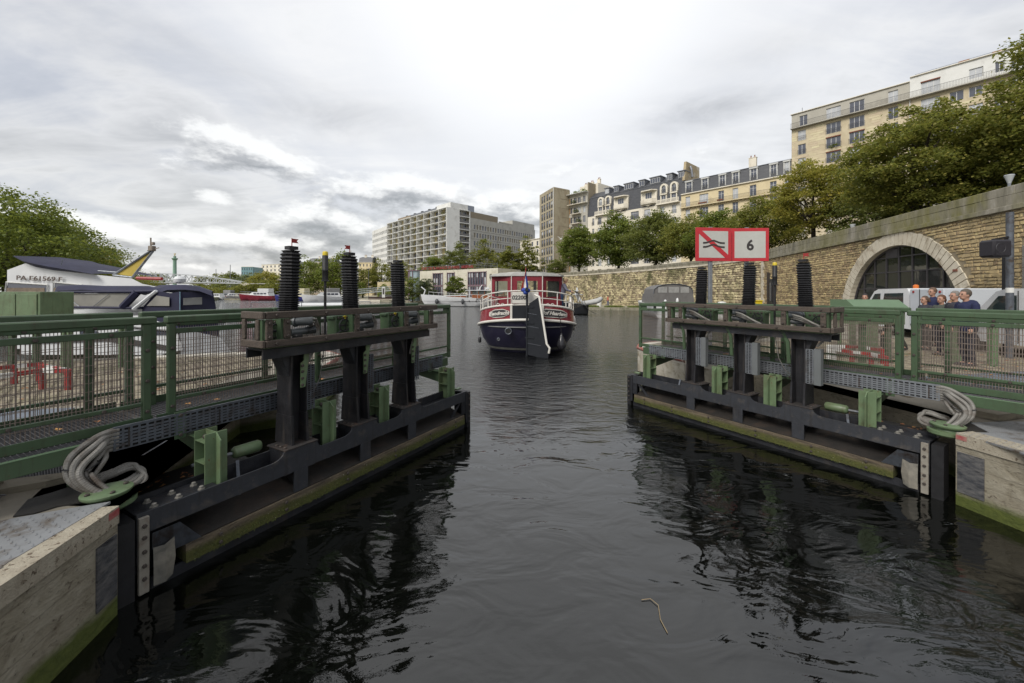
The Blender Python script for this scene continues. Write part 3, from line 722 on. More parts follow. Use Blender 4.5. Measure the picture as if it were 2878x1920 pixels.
    # --- columns
    for ci, c in enumerate((1.51, 2.44, 3.40)):
        pd = obj('seat_plate', MB().bbox(seats[ci][0] - .012, seats[ci][1] + .012, -.008, .35, .783, .80, .003), DKRUST, G)
        bolts(pd, [(seats[ci][0] + .03, n, .80) for n in (.06, .14, .22)] + [(seats[ci][1] - .03, n, .80) for n in (.08, .25)], bolt_me, (0, 0, 0))
        obj('seat_box', MB().box(seats[ci][0] + .005, seats[ci][1] - .005, .024, .33, .5, .782), BLACK, G)
        co = obj('column', MB().box(c - .10, c - .084, .09, .37, .80, 1.85).box(c + .084, c + .10, .09, .37, .80, 1.85).box(c - .084, c + .084, .222, .238, .80, 1.85), COLBLK, G)
        for q in (-1, 1):
            x = c + q * .092
            g = MB().hexa([(x - .015, .06, .80), (x + .015, .06, .80), (x + .015, .40, .80), (x - .015, .40, .80), (x - .015, .085, 1.14), (x + .015, .085, 1.14), (x + .015, .375, 1.14), (x - .015, .375, 1.14)])
            obj('foot_stiffener', g, COLBLK, co)
        # angled head gussets
        obj('head_gusset', MB().prism_y([(c - .10, 1.60), (c - .20, 1.85), (c - .10, 1.85)], .12, .34), BLACK, co, fix=True)
        # green cranked bracket with bolts
        if side < 0:
            x = c + .055
            bk = obj('bracket', MB().prism_y([(x - .115, 1.99), (x - .065, 1.99), (x + .045, 1.86), (x + .045, 1.80), (x + .0, 1.46), (x - .055, 1.46), (x - .055, 1.75), (x - .015, 1.78), (x - .015, 1.85)], .058, .074), LGREEN, co, fix=True)
            bolts(bk, [(x - .04, .056, z) for z in (1.49, 1.57, 1.65, 1.72)])
        else:
            x = c + .13
            bk = obj('bracket', MB().prism_y([(x + .05, 1.99), (x + .10, 1.99), (x + .02, 1.80), (x + .0, 1.46), (x - .05, 1.46), (x - .03, 1.80)], .02, .05), GREEN, co, fix=True)
        # vertical perforated tray + cover box on the leaf's far side
        q = 1 if side < 0 else -1
        x = c + q * .155; tr = MB()
        for xx in (-.045, 0, .045): tr.box(x + xx - .009, x + xx + .009, .10, .104, 1.16, 1.70)
        z = 1.16
        while z < 1.70: tr.box(x - .05, x + .05, .10, .104, z, z + .010); z += .027
        obj('cable_ladder', tr, GALV if side > 0 else GALVD, co)
        if side > 0: obj('cable_cover', MB().bbox(x - .15, x - .055, .10, .20, 1.15, 1.72, .004), mat('cover_grey', (.14, .15, .155), (.11, .12, .12), .5, ns=4, bump=.05), co)
        else: obj('cable_cover', MB().bbox(x + .0, x + .05, .115, .2, 1.2, 1.7, .004), DKRUST, co)
    xb = obj('cross_beam', MB().box(1.05, 3.78, .02, .05, 1.86, 1.97).box(1.05, 3.78, .05, .36, 1.955, 1.97).box(1.05, 3.78, .33, .36, 1.86, 1.954), BLACK, G)
    obj('mounting_plate', MB().bbox(1.07, 3.76, .03, .34, 1.972, 1.99, .003), LGREEN, G)
    # --- gearboxes, motors, handwheels, conduits, bellows
    for ci, c in enumerate((1.45, 2.35, 3.27)):
        g = thing_part = obj('gearbox', MB().bbox(c - .31, c - .02, .13, .31, 2.0, 2.29, .01).bbox(c - .34, c - .24, .15, .29, 2.24, 2.275, .005), GREEN, G)
        bolts(g, [(c - .27 + i * .06, .13, 2.255) for i in range(4)])
        if side < 0:
            p = obj('nameplate', MB().prism_y([(c - .17 + .034 * math.cos(t * .524), 2.262 + .022 * math.sin(t * .524)) for t in range(12)], .118, .13), YELLOW, g, fix=True)
            text_obj('lettering', 'auma', .022, p, (c - .17, .1165, 2.262), mat('plate_ink', (.03, .03, .03)), .0008)
        hub = (c - .24, .10, 2.16)
        hw = obj('handwheel', MB().torus((hub[0], .05, hub[2]), .078, .010, 'y', 22, 6).tube([(hub[0], .05, hub[2]), (hub[0], .14, hub[2])], .014, 8)
                 .bar((hub[0] - .075, .05, hub[2]), (hub[0] + .075, .05, hub[2]), .012, .012).bar((hub[0], .05, hub[2] - .075), (hub[0] + .04, .05, hub[2] + .068), .012, .012)
                 .tube([(hub[0] - .05, .05, hub[2] - .06), (hub[0] - .11, .02, hub[2] - .085), (hub[0] - .15, .02, hub[2] - .09)], .009, 6), RUBBER, g, True)
        mo = obj('motor', MB().tube([(c + .02, .12, 2.245), (c + .10, .05, 2.25), (c + .17, .0, 2.25)], [.052, .054, .054], 14).tube([(c + .02, .12, 2.245), (c + .03, .10, 2.245)], .062, 14), MOTOR, g, True)
        m2 = MB().tube([(c - .02, .13, 2.12), (c + .24, .06, 2.14)], .042, 14)
        for k in range(6): m2.tube([(c + .14 + k * .018, .087 - k * .0048, 2.132 + k * .0014), (c + .148 + k * .018, .085 - k * .0048, 2.133 + k * .0014)], .05, 14)
        obj('motor_barrel', m2, MOTOR, g, True)
        obj('terminal_box', MB().bbox(c - .02, c + .07, .03, .12, 2.03, 2.10, .012), RUBBER, g)
        for k in range(3):
            if side < 0:
                pth = [(c + .15, .03 + k * .02, 2.27 - k * .03), (c + .23, .03 + k * .02, 2.265 - k * .04), (c + .285 - k * .02, .05, 2.17 - k * .02), (c + .29 - k * .022, .07, 2.03), (c + .25 - k * .02, .09, 1.88), (c + .17, .11, 1.74), (c + .15, .12, 1.6)]
            else:
                pth = [(c + .13, .0 + k * .02, 2.26 - k * .03), (c - .02, -.02 + k * .015, 2.22 - k * .03), (c - .18, -.0 + k * .02, 2.13 - k * .02), (c - .30, .03, 2.07 - k * .02), (c - .33, .05, 2.0), (c - .3, .08, 1.88), (c - .19, .11, 1.76)]
            obj('conduit', MB().tube(pth, .016, 8, False), CABLE, g, True)
        # accordion sleeve
        rad = .085; b = MB(); ht = 3.12 if ci < 2 else 3.08; nf = 26; z0 = 2.30; ang_ = .1 * ci
        lean = (.012, .0) if ci == 0 else (-.01, .005)
        rows = []
        zz = [z0]; 
        for k in range(nf): zz.append(zz[-1] + (ht - z0) * (.55 + .9 * k / nf) / nf)
        sc_ = (ht - z0) / (zz[-1] - z0); zz = [z0 + (v - z0) * sc_ for v in zz]
        for k in range(nf):
            for zc_, rr in ((zz[k], rad * .78), ((zz[k] + zz[k + 1]) / 2, rad)):
                fr = (zc_ - z0) / (ht - z0); wob = 1 + .03 * math.sin(9 * fr + ci)
                tw = .10 * math.sin(5 * fr + ci); row = []
                hx = rr * wob * (.9 if k > nf - 2 else 1)
                for (qx, qy) in ((-1, -.35), (-.35, -1), (1, -1), (1, 1), (-1, 1), (-1, -.35)):
                    x, y = qx * hx, qy * hx
                    row.append((c + lean[0] * fr * 3 + x * math.cos(tw) - y * math.sin(tw), .22 + lean[1] * fr + x * math.sin(tw) + y * math.cos(tw), zc_))
                rows.append(row)
        b.grid(rows); b.box(c - .05 + lean[0] * 3, c + .06 + lean[0] * 3, .17, .27, ht - .01, ht + .03)
        be = obj('bellows', b, RUBBER, G, fix=True)
        if (side < 0 and ci < 2) or (side > 0 and ci == 0):
            xx = c + lean[0] * 3 + (.01 if side < 0 else 0)
            q = (1 if ci == 0 else -1) * (1 if side < 0 else -1)
            obj('indicator_flag', MB().box(xx - .004, xx + .004, .216, .224, ht + .03, ht + .13).prism_y([(xx, ht + .125), (xx + q * .085, ht + .125), (xx + q * .06, ht + .10), (xx + q * .085, ht + .075), (xx, ht + .075)], .216, .224), REDP, be, fix=True)
    # --- signal lamp on its pole
    lp = obj('signal_lamp', MB().tube([(1.86, .10, 1.99), (1.86, .10, 2.74)], .016, 10), RUBBER, G, True)
    obj('lamp_body', MB().lathe([(.05, 2.735), (.05, 2.745), (.036, 2.75), (.036, 2.86), (.039, 2.865), (.039, 2.885), (.036, 2.89), (.036, 3.06), (.034, 3.065)], 16, (1.86, .10, 0)), RUBBER, lp, True)
    obj('lamp_cap', MB().lathe([(.034, 3.066), (.034, 3.10), (.028, 3.115), (.012, 3.12)], 16, (1.86, .10, 0)), YELLOW, lp, True)
    obj('lamp_cable', MB().tube([(1.86, .10, 2.0), (1.85, .12, 1.8), (1.82, .15, 1.5), (1.74, .2, 1.3), (1.65, .28, 1.2)], .006, 6, False), CABLE, lp, True)
    # --- timber guard frame
    fr_ = obj('guard_frame', MB().bbox(1.03, 3.84, -.075, -.035, 2.305, 2.385, .008), WOOD, G)
    obj('rail_timber', MB().bbox(1.03, 3.84, -.075, -.035, 1.995, 2.075, .008), WOOD, fr_)
    for z0, z1 in ((2.305, 2.385), (1.995, 2.075)):
        obj('end_timber', MB().bbox(.985, 1.025, -.072, .34, z0 + .001, z1 + .001, .008), WOOD, fr_)
        obj('end_timber', MB().bbox(3.845, 3.885, -.072, .34, z0 + .001, z1 + .001, .008), WOOD, fr_)
    posts = [1.07, 1.27, 2.23, 3.155, 3.74] if side < 0 else [1.12, 1.66, 2.61, 3.54, 3.80]
    for s in posts:
        obj('upright_timber', MB().bbox(s - .035, s + .035, -.070, -.034, 2.08, 2.30, .006), WOOD, fr_)
        obj('backing_angle', MB().box(s - .06, s - .036, -.032, .06, 2.0, 2.30), GREEN, fr_)
        bolts(fr_, [(s, -.071, z) for z in (2.11, 2.26)])
    for n in (.04, .30): obj('upright_timber', MB().bbox(.990, 1.022, n - .03, n + .03, 2.08, 2.30, .006), WOOD, fr_)
    bolts(fr_, [(s, -.076, z) for s in (1.14, 1.75, 2.4, 3.0, 3.45) for z in (2.345, 2.035)])
    # --- buffer posts (H sections with fin) and their deck brackets
    for s0 in (.555, 1.85, 2.785, 4.42):
        s1 = s0 + .20; nf_ = .13; zt = 1.185
        h = MB().bbox(s0, s1, nf_, nf_ + .012, .50, zt, .002).box(s0, s1, nf_ + .20, nf_ + .212, .50, zt).box((s0 + s1) / 2 - .006, (s0 + s1) / 2 + .006, nf_ + .012, nf_ + .20, .50, zt)
        p = obj('buffer_post', h, LGREEN, G)
        m = (s0 + s1) / 2
        obj('fin', MB().prism_x([(nf_, .5), (nf_ - .085, .5), (nf_ - .085, zt - .07), (nf_, zt)], m - .006, m + .006), LGREEN, p, fix=True)
        obj('pin', MB().sphere((s0 + .045 if side < 0 else s0 + .045, nf_ + .09, zt - .045), .026, 10, 7), BOLTM, p, True)
        obj('shelf_plate', MB().box(s0 - .0, s1, nf_ + .014, nf_ + .198, zt - .09, zt - .08).box(s0, s1, nf_ + .014, nf_ + .198, zt - .30, zt - .29), LGREEN, p)
        obj('bracket_arm', MB().prism_x([(nf_ + .214, zt - .08), (1.5, zt + .0), (1.5, zt - .12), (nf_ + .214, zt - .30)], m - .008, m + .008).bbox(m - .08, m + .08, nf_ + .214, 1.5, zt - .082, zt - .07, .003), GREEN, G, fix=True)
        obj('tray_clip', MB().bbox(s0 - .10 + .0, s0 + .0, .505, .515, 1.10, 1.375, .003), GREEN, G)
        bolts(G, [(s0 - .05, .504, 1.14), (s0 - .05, .504, 1.34)])
    # --- walkway: stringers, grating, kick plates
    dk = obj('walkway', MB().bbox(.35, 4.95, .535, .555, 1.13, 1.285, .003), GREEN, G)
    obj('stringer', MB().bbox(.35, 5.15, 1.58, 1.60, 1.16, 1.285, .003), GREEN, dk)
    grating(dk, .36, 4.98, .56, 1.575, 1.283)
    obj('kick_plate', MB().bbox(.36, 5.1, .635, .65, 1.285, 1.36, .003), GREEN, dk)
    obj('kick_plate', MB().bbox(.36, 5.1, 1.545, 1.56, 1.285, 1.37, .003), GREEN, dk)
    for s in (1.2, 2.2, 3.2, 4.2): obj('cross_member', MB().box(s - .02, s + .02, .56, 1.58, 1.17, 1.25), GREEN, dk)
    # --- perforated cable tray along the front of the walkway
    tr = MB(); z0, z1 = 1.145, 1.36; tr.box(.0, 4.75, .500, .503, z1 - .022, z1).box(.0, 4.75, .500, .503, z0, z0 + .012)
    nz = 6; rows = [z0 + .012 + (z1 - z0 - .034) * i / nz for i in range(nz + 1)]
    for i in range(1, nz): tr.box(.0, 4.75, .500, .503, rows[i] - .010, rows[i] + .010)
    k = int(4.75 / .058)
    for i in range(k + 1):
        s = min(4.75 - .008, i * .058); tr.box(s, s + .017, .499, .5025, z0, z1 - .02)
    tr.box(.0, 4.75, .503, .53, z1 - .003, z1).box(.0, 4.75, .503, .53, z0, z0 + .003)
    obj('cable_tray', tr, GALVD if side < 0 else GALV, G)
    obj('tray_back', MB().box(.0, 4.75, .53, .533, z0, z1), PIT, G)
    for k in range(6): 
        x = .1 + k * .75
        obj('stain', MB().box(x, x + .012, .497, .499, z0 + .02, z1 - .02 - .03 * (k % 3)), DKRUST, G)
    # --- railings on the leaf
    front_posts = [.47, 2.16, 2.02, 3.6, 5.12] if side < 0 else [.45, 1.96, 2.14, 5.12]
    if side < 0: front_posts = [.48, 2.15, 3.6, 5.12]
    railing_line(G, .65, front_posts, .42, 5.15, True, [2.05], [(.50, 2.1), (2.2, 5.10)])
    obj('corner_plate', MB().bbox(4.93, 5.09, .64, .652, 2.19, 2.275, .004), GREEN, G)
    railing_line(G, 1.50, [.62, 1.9, 2.1, 3.5, 4.85, 5.1], .5, 5.12, False, [2.0], [(.64, 2.0), (2.1, 5.0)], zt=2.37)
    # end gate at tip
    obj('end_rail', MB().bbox(5.10, 5.15, .69, 1.46, 2.28, 2.345, .006).bbox(5.11, 5.14, .69, 1.46, 2.16, 2.20, .004), GREEN, G)
    leaves(G, [], 1) if False else None
    FLIP = False
    return G
GL = gate(-1); GR = gate(1)
def railing_heel(side):
    """fixed railing and deck over the quay, continuing the leaf's walkway"""
    global FLIP
    if side < 0: o0, ang = (-3.18, 3.35), 28.5
    else: o0, ang = (5.359, 5.064), -32.3
    a = R_(ang); ex = Vector((math.sin(a), math.cos(a)))
    G = thing('walkway_railing', ('green mesh railing and grating deck over the left quay, outside the left gate heel' if side < 0 else 'green mesh railing and grating deck over the right quay, outside the right gate heel'), 'railing', (o0[0], o0[1], 0), math.atan2(ex.y, ex.x), 'fixed walkway railings')
    FLIP = side > 0
    e = -2.6
    railing_line(G, .65, [.28, -1.15, -2.4], e, .36, True, [-1.2], [(e + .1, .25)])
    railing_line(G, 1.50, [.42, .1, -1.3, -2.4], e, .45, False, [], [(e + .1, .38)], zt=2.37)
    d = obj('deck_frame', MB().bbox(e, -.06, .49, .51, 1.14, 1.268, .003), GREEN, G)
    obj('lit_edge', MB().bbox(e, -.06, .488, .53, 1.268, 1.276, .002), mat('lid_green', (.12, .19, .11), (.10, .16, .09), .45, ns=2, bump=.03), d)  # paler strip paints the light on the stringer's top edge
    obj('kick_plate', MB().bbox(e, .33, .635, .65, 1.285, 1.37, .003), GREEN, d)
    obj('kick_plate', MB().bbox(e, .33, 1.545, 1.56, 1.285, 1.38, .003), GREEN, d)
    grating(d, e, .33, .51, 1.575, 1.276)
    for s in (-2.2, -1.2, -.2): obj('leg', MB().box(s - .03, s + .03, .70, .76, Q - .02, 1.25).box(s - .03, s + .03, 1.46, 1.52, Q - .02, 1.25), GREEN, d)
    leaves_pts = None
    FLIP = False
    return G
HL = railing_heel(-1); HR = railing_heel(1)
# cables from tray to hinge, and hinge discs
def heel_details(side):
    global FLIP
    if side < 0: o0, ang = (-3.18, 3.35), 28.5
    else: o0, ang = (5.359, 5.064), -32.3
    a = R_(ang); ex = Vector((math.sin(a), math.cos(a)))
    rz = math.atan2(ex.y, ex.x)
    FLIP = side > 0
    C = thing('cable_bundle', ('looped bundle of ribbed grey cables hanging from the left gate cable tray' if side < 0 else 'looped bundle of ribbed grey cables hanging from the right gate cable tray'), 'cables', (o0[0], o0[1], 0), rz, 'cable bundles at the gate heels')
    for k in range(6):
        f = k / 5; r = .026 if k < 3 else .019
        nn = .50 - .05 * (k % 3)
        z0 = 1.33 - f * .17
        out = -.27 + f * .12
        pts = [(.04, .52, z0), (-.04, .51, z0 - .0), (-.13 + .05 * f, nn, z0 - .03), (out - .0, nn - .02, z0 - .13), (out - .03, nn - .06, 1.06 - .02 * f), (out + .02, nn - .12, .96 - .02 * f),
               (out + .10, nn - .17, .905 - .01 * k), (.0 + .02 * k, nn - .14, .885 - .008 * k), (.12 + .01 * k, nn - .07, .885), (.20 - .01 * k, nn + .03, .90 + .01 * k), (.13, nn + .10, .93 + .01 * k), (.02, nn + .14, .92), (-.05, nn + .2, .86), (-.05, nn + .22, .6)]
        # smooth path
        P = [Vector(p) for p in pts]; sm = []
        for i in range(len(P) - 1):
            p0 = P[max(i - 1, 0)]; p1 = P[i]; p2 = P[i + 1]; p3 = P[min(i + 2, len(P) - 1)]
            for t in (0, .2, .4, .6, .8):
                sm.append(.5 * ((2 * p1) + (-p0 + p2) * t + (2 * p0 - 5 * p1 + 4 * p2 - p3) * t * t + (-p0 + 3 * p1 - 3 * p2 + p3) * t ** 3))
        dense = []; step = .008
        for i in range(len(sm) - 1):
            q = max(1, int((sm[i + 1] - sm[i]).length / step))
            for t in range(q): dense.append(sm[i].lerp(sm[i + 1], t / q))
        rr = [r * (1.0 if i % 2 else .93) for i in range(len(dense))]
        obj('cable', MB().tube(dense, rr, 9, False), CABLE, C)
    obj('cable_tie', MB().tube([(-.33, .43, 1.12), (-.2, .36, 1.09), (-.12, .38, 1.12), (-.13, .52, 1.14), (-.27, .52, 1.13), (-.33, .43, 1.12)], .006, 5, False), RUBBER, C)
    D = thing('hinge_cap', ('pale green bolted hinge cap at the left gate heel' if side < 0 else 'pale green bolted hinge cap at the right gate heel'), 'hinge', (o0[0], o0[1], 0), rz, 'hinge caps')
    c = (-.12, .22, 0)
    obj('hinge_disc', MB().lathe([(.17, .78), (.19, .80), (.19, .84), (.12, .845), (.11, .87), (.15, .88), (.165, .90), (.165, .915), (.155, .92)], 28, c), LGREEN, D, True)
    bolts(D, [(c[0] + .12 * math.cos(t), c[1] + .12 * math.sin(t), .92) for t in (0, 1.57, 3.14, 4.71)], bolt_me, (0, 0, 0))
    obj('anchor_bar', MB().bar((c[0], c[1], .80), (c[0] - .85, c[1] + .1, .84), .17, .035), LGREEN, D)
    K = thing('hydraulic_cylinder', ('pale green actuator cylinder lying behind the left gate beam' if side < 0 else 'pale green actuator cylinder lying behind the right gate beam'), 'cylinder', (o0[0], o0[1], 0), rz, 'gate actuator cylinders')
    obj('barrel', MB().tube([(.99, .52, .77), (1.0, .52, .77), (1.02, .518, .77), (1.26, .49, .775), (1.285, .487, .775)], [.03, .055, .068, .068, .05], 16), LGREEN, K, True)
    obj('rod', MB().tube([(.62, .56, .765), (.99, .52, .77)], .018, 10), GALV, K)
    for s, n, z in ((.25, .55, .61), (.55, .72, .61), (.8, .6, .61), (.42, .8, .61), (1.05, .85, .61)):
        pass
    L_ = obj('fallen_leaves', MB(), GALV) if False else None
    rnd = random.Random(20 + side)
    me = leaves(D, [(rnd.uniform(.1, 1.2), rnd.uniform(.42, 1.0)) for _ in range(38)], 9 + side, .615, .035)
    me2 = leaves(D, [(rnd.uniform(-2.2, 4.8), rnd.uniform(.7, 1.5)) for _ in range(26)], 19 + side, 1.30, .04)
    FLIP = False
heel_details(-1); heel_details(1)
# sloping mesh hatch beside the left pit, leaning plate with moss
mh = thing('mesh_hatch', 'dark expanded-mesh grating strip beside the left hinge pit', 'grating', (lk2(-1, 1.6, .1)[0], lk2(-1, 1.6, .1)[1], Q), math.atan2(-OL.y, -OL.x))
mb = MB()
for i in range(60): mb.box(-2.4 + i * .05, -2.385 + i * .05, -.16, .16, .03, .045)
for i in range(9): mb.box(-2.4, .6, -.16 + i * .04, -.15 + i * .04, .03, .04)
obj('mesh', mb, GRATE, mh, kind='stuff'); obj('edge', MB().box(-2.4, .6, -.17, -.16, .0, .05), GALVD, mh)

# mossy slab and perforated hatch lying behind the left gate heel
sl_ = thing('stone_slab', 'yellow-mossy stone slab tucked under the left cable tray', 'slab', tuple(PZ(320, 1285, .86)), 0)
q = [PZ(u, v, .88) - Vector(sl_.location) for u, v in ((268, 1300), (300, 1268), (388, 1283), (372, 1296), (330, 1300), (300, 1312))]
obj('slab', MB().prism([(p.x, p.y) for p in q], -.18, .0), mat('moss_stone', (.22, .21, .07), (.16, .14, .06), .9, ns=6, bump=.5, dirt=(.08, .09, .02), dn=5), sl_, fix=True)
ph_ = thing('perforated_hatch', 'dark perforated steel hatch beneath the left cable tray', 'hatch', tuple(PZ(400, 1260, .84)), 0)
q = [PZ(u, v, .84) - Vector(ph_.location) for u, v in ((338, 1264), (430, 1236), (470, 1246), (402, 1288))]
mb = MB()
for i in range(15):
    t = i / 14; a, b = q[0].lerp(q[1], t), q[3].lerp(q[2], t); mb.bar(a, b, .008, .02)
    a, b = q[0].lerp(q[3], t), q[1].lerp(q[2], t); mb.bar(a, b, .008, .02)
obj('perforated_plate', mb, GRATE, ph_, kind='stuff'); obj('edge', MB().bar(q[3], q[2], .02, .05), GALVD, ph_)
# ------------------------------------------------------------ retaining walls
STONE = mat('ochre_rubble', (.46, .35, .185), (.30, .23, .13), .9, ns=2.2, bump=.5, bs=18, coord='Position', island=.75, dirt=(.10, .085, .045), dn=.7, dlo=.52, dhi=.72)
MORTAR = mat('lime_mortar', (.30, .25, .165), (.20, .165, .11), .95, ns=3, bump=.4, coord='Position', dirt=(.09, .09, .05), dn=.6)
DRESS = mat('dressed_stone', (.58, .53, .43), (.45, .40, .31), .85, ns=1.6, bump=.3, coord='Position', island=.35, dirt=(.19, .14, .08), dn=1.5, dlo=.52, dhi=.72)
def cope_mat():
    m, t, b = newmat('mossy_parapet_stone')
    g = N(t, 'ShaderNodeNewGeometry'); P = g.outputs['Position']
    a = NOISE(t, SCALE(t, P, (1, 1, .35)), 2.2, 7, .65, .3)
    c = RAMP(t, a, [(.3, (.10, .095, .07)), (.48, (.20, .185, .14)), (.62, (.27, .25, .20)), (.74, (.42, .40, .35))])
    mo = NOISE(t, SCALE(t, P, (.6, .6, .3)), .8, 5, .6)
    s3 = N(t, 'ShaderNodeSeparateXYZ'); lk(t, P, s3.inputs[0])
    near = RAMP(t, M_(t, 'DIVIDE', s3.outputs[1], 50), [(.3, 1.0), (.75, .1)])
    c = MIX(t, M_(t, 'MULTIPLY', RAMP(t, mo, [(.42, 0.0), (.58, .8)]), near), c, (.17, .16, .025))
    lk(t, c, b.inputs['Base Color']); b.inputs['Roughness'].default_value = .9
    bp = N(t, 'ShaderNodeBump', Strength=.4, Distance=.03); lk(t, a, bp.inputs['Height']); lk(t, bp.outputs[0], b.inputs['Normal'])
    return m
PARA = cope_mat()
WD = (WE - WC).normalized(); WLEN = (WE - WC).length
NW = thing('arched_retaining_wall', 'tall ochre rubble quay wall pierced by a big glazed arch, with mossy stone parapet', 'wall', (WC.x, WC.y, 0), math.atan2(WD.y, WD.x))
ax_, az_, ar = 18.1, 1.0, 4.16      # arch centre and radius in wall coordinates
def wall_backing():
    mb = MB(); N_ = 30
    # front face with a semicircular opening as quads fans
    ro = ar + .02
    mb.add([(0, 0, -1), (ax_ - ro, 0, -1), (ax_ - ro, 0, 5.95), (0, 0, 5.95)], [(0, 1, 2, 3)])
    mb.add([(ax_ + ro, 0, -1), (WLEN, 0, -1), (WLEN, 0, 5.95), (ax_ + ro, 0, 5.95)], [(0, 1, 2, 3)])
    for k in range(N_):
        t0 = math.pi * k / N_; t1 = math.pi * (k + 1) / N_
        x0, z0, x1, z1 = ax_ + ro * math.cos(t0), az_ + ro * math.sin(t0), ax_ + ro * math.cos(t1), az_ + ro * math.sin(t1)
        mb.add([(x1, 0, z1), (x0, 0, z0), (x0, 0, 5.95), (x1, 0, 5.95)], [(0, 1, 2, 3)])
        mb.add([(x1, 0, z1), (x0, 0, z0), (x0, 1.2, z0), (x1, 1.2, z1)], [(0, 1, 2, 3)])
    mb.add([(0, 0, -1), (0, 3, -1), (0, 3, 5.95), (0, 0, 5.95)], [(3, 2, 1, 0)])
    return mb
obj('mortar', wall_backing(), MORTAR, NW)
rnd = random.Random(3); cand = []
def in_arch(x0, x1, z0, z1, r):
    for x in (x0, x1, (x0 + x1) / 2):
        for z in (z0, z1):
            if (x - ax_) ** 2 + (z - az_) ** 2 < r * r or (z < az_ and abs(x - ax_) < r): return True
    return False
z = .6
while z < 5.70:
    h = rnd.uniform(.09, .19)
    if z + h > 5.72: h = 5.74 - z
    x = .55 + rnd.uniform(-.2, .1)
    while x < WLEN - 1:
        wd_ = rnd.uniform(.12, .46); x1 = x + wd_
        if not in_arch(x + .03, x1 - .03, z, z + h, ar + .60): cand.append((x, x1, z, z + h))
        x = x1
    z += h
cand = [c for c in cand if not (24.6 < c[0] < 25.4)]
def stone_box(mb, x0, x1, z0, z1, d):
    g = .013; j = lambda: rnd.uniform(-.024, .024)
    mb.hexa([(x0 + g, .02, z0 + g), (x1 - g, .02, z0 + g), (x1 - g, .02, z1 - g), (x0 + g, .02, z1 - g),
             (x0 + g + .02 + j(), -d, z0 + g + .015 + j()), (x1 - g - .02 + j(), -d + j() * .6, z0 + g + .015 + j()), (x1 - g - .02 + j(), -d, z1 - g - .015 + j()), (x0 + g + .02 + j(), -d + j() * .6, z1 - g - .015 + j())])
cand.sort(key=lambda c: -((c[1] - c[0]) * (c[3] - c[2]) / max(.5, (WC + WD * c[0]).length) ** 2 if c[0] < 24.5 else 0))
far_ = MB()
for i, c in enumerate(cand):
    if i < 300: mb = MB(); stone_box(mb, *c, rnd.uniform(.025, .06)); obj('stone', mb, STONE, NW, fix=True)
    else: stone_box(far_, *c, rnd.uniform(.02, .05))
me = far_.mesh('stones', STONE, fix=True); obj('small_stones', me, parent=NW, kind='stuff')
# arch ring: voussoirs
nv = 46
for k in range(nv):
    t0 = math.pi * k / nv + .004; t1 = math.pi * (k + 1) / nv - .004; r0, r1 = ar - .03, ar + .62 + (.03 if k % 2 else 0)
    p = [(ax_ + r * math.cos(t), az_ + r * math.sin(t)) for r, t in ((r0, t0), (r1, t0), (r1, t1), (r0, t1))]
    obj('voussoir', MB().prism_y(p, -.05 - rnd.uniform(0, .012), .35), DRESS, NW, fix=True)
for q in (-1, 1):
    for i in range(3):
        x = ax_ + q * (ar + .3); obj('jamb_stone', MB().bbox(x - .33, x + .33, -.055, .3, -.2 + i * .4, .195 + i * .4, .01), DRESS, NW)
for dx, dz in ((3.62, 2.55), (4.35, 1.35), (4.45, 1.15), (4.42, .98)):
    obj('brick_patch', MB().bbox(ax_ + dx, ax_ + dx + .22, -.085, -.02, az_ + dz, az_ + dz + .11, .006), mat('old_brick', (.22, .085, .05), (.15, .06, .04), .85, ns=8), NW)
# parapet: string course and coping blocks
x = 0; i = 0
while x < WLEN:
    L = rnd.uniform(1.0, 1.5); j = rnd.uniform(-.006, .006)
    obj('string_course_stone', MB().bbox(x + .004, x + L - .004, -.13 + j, .5, 5.76, 5.95, .012), PARA, NW)
    obj('parapet_stone', MB().bbox(x + .004 - .3, x + L - .004 - .3, -.03 + j, .42, 5.952, 6.35, .012), PARA, NW)
    obj('parapet_stone', MB().bbox(x + .004, x + L - .004, -.03 - j, .42, 6.352, 6.70, .02), PARA, NW)
    x += L
# glazing in the arch: frame bars and panes
FRAME = mat('window_steel', (.045, .04, .045), (.03, .028, .03), .5, ns=5, bump=.02)
AGL = glass('arch_glass', (.010, .012, .010), .03)
ys = .30
bx = [-3.05, -2.1, -1.15, -.2, .75, 1.7, 2.65, 3.45]; bz = [.95, 1.95, 2.85, 3.65]
for x in bx:
    zt = math.sqrt(max(0, ar * ar - x * x)) + az_
    obj('glazing_bar', MB().box(ax_ + x - .035, ax_ + x + .035, ys - .05, ys + .04, .2, zt), FRAME, NW)
for z in bz:
    zz = z + az_ - .1; xh = math.sqrt(max(0, ar * ar - (zz - az_) ** 2))
    obj('glazing_bar', MB().box(ax_ - xh, ax_ + xh, ys - .045, ys + .035, zz - .03, zz + .03), FRAME, NW)
pts = [(ax_ + (ar - .05) * math.cos(math.pi * k / 28), ys - .02, az_ + (ar - .05) * math.sin(math.pi * k / 28)) for k in range(29)]
obj('arch_frame', MB().tube(pts, .07, 6), FRAME, NW)
bxs = [-ar] + bx + [ar]; bzs = [-.9] + [b - .1 for b in bz] + [ar]
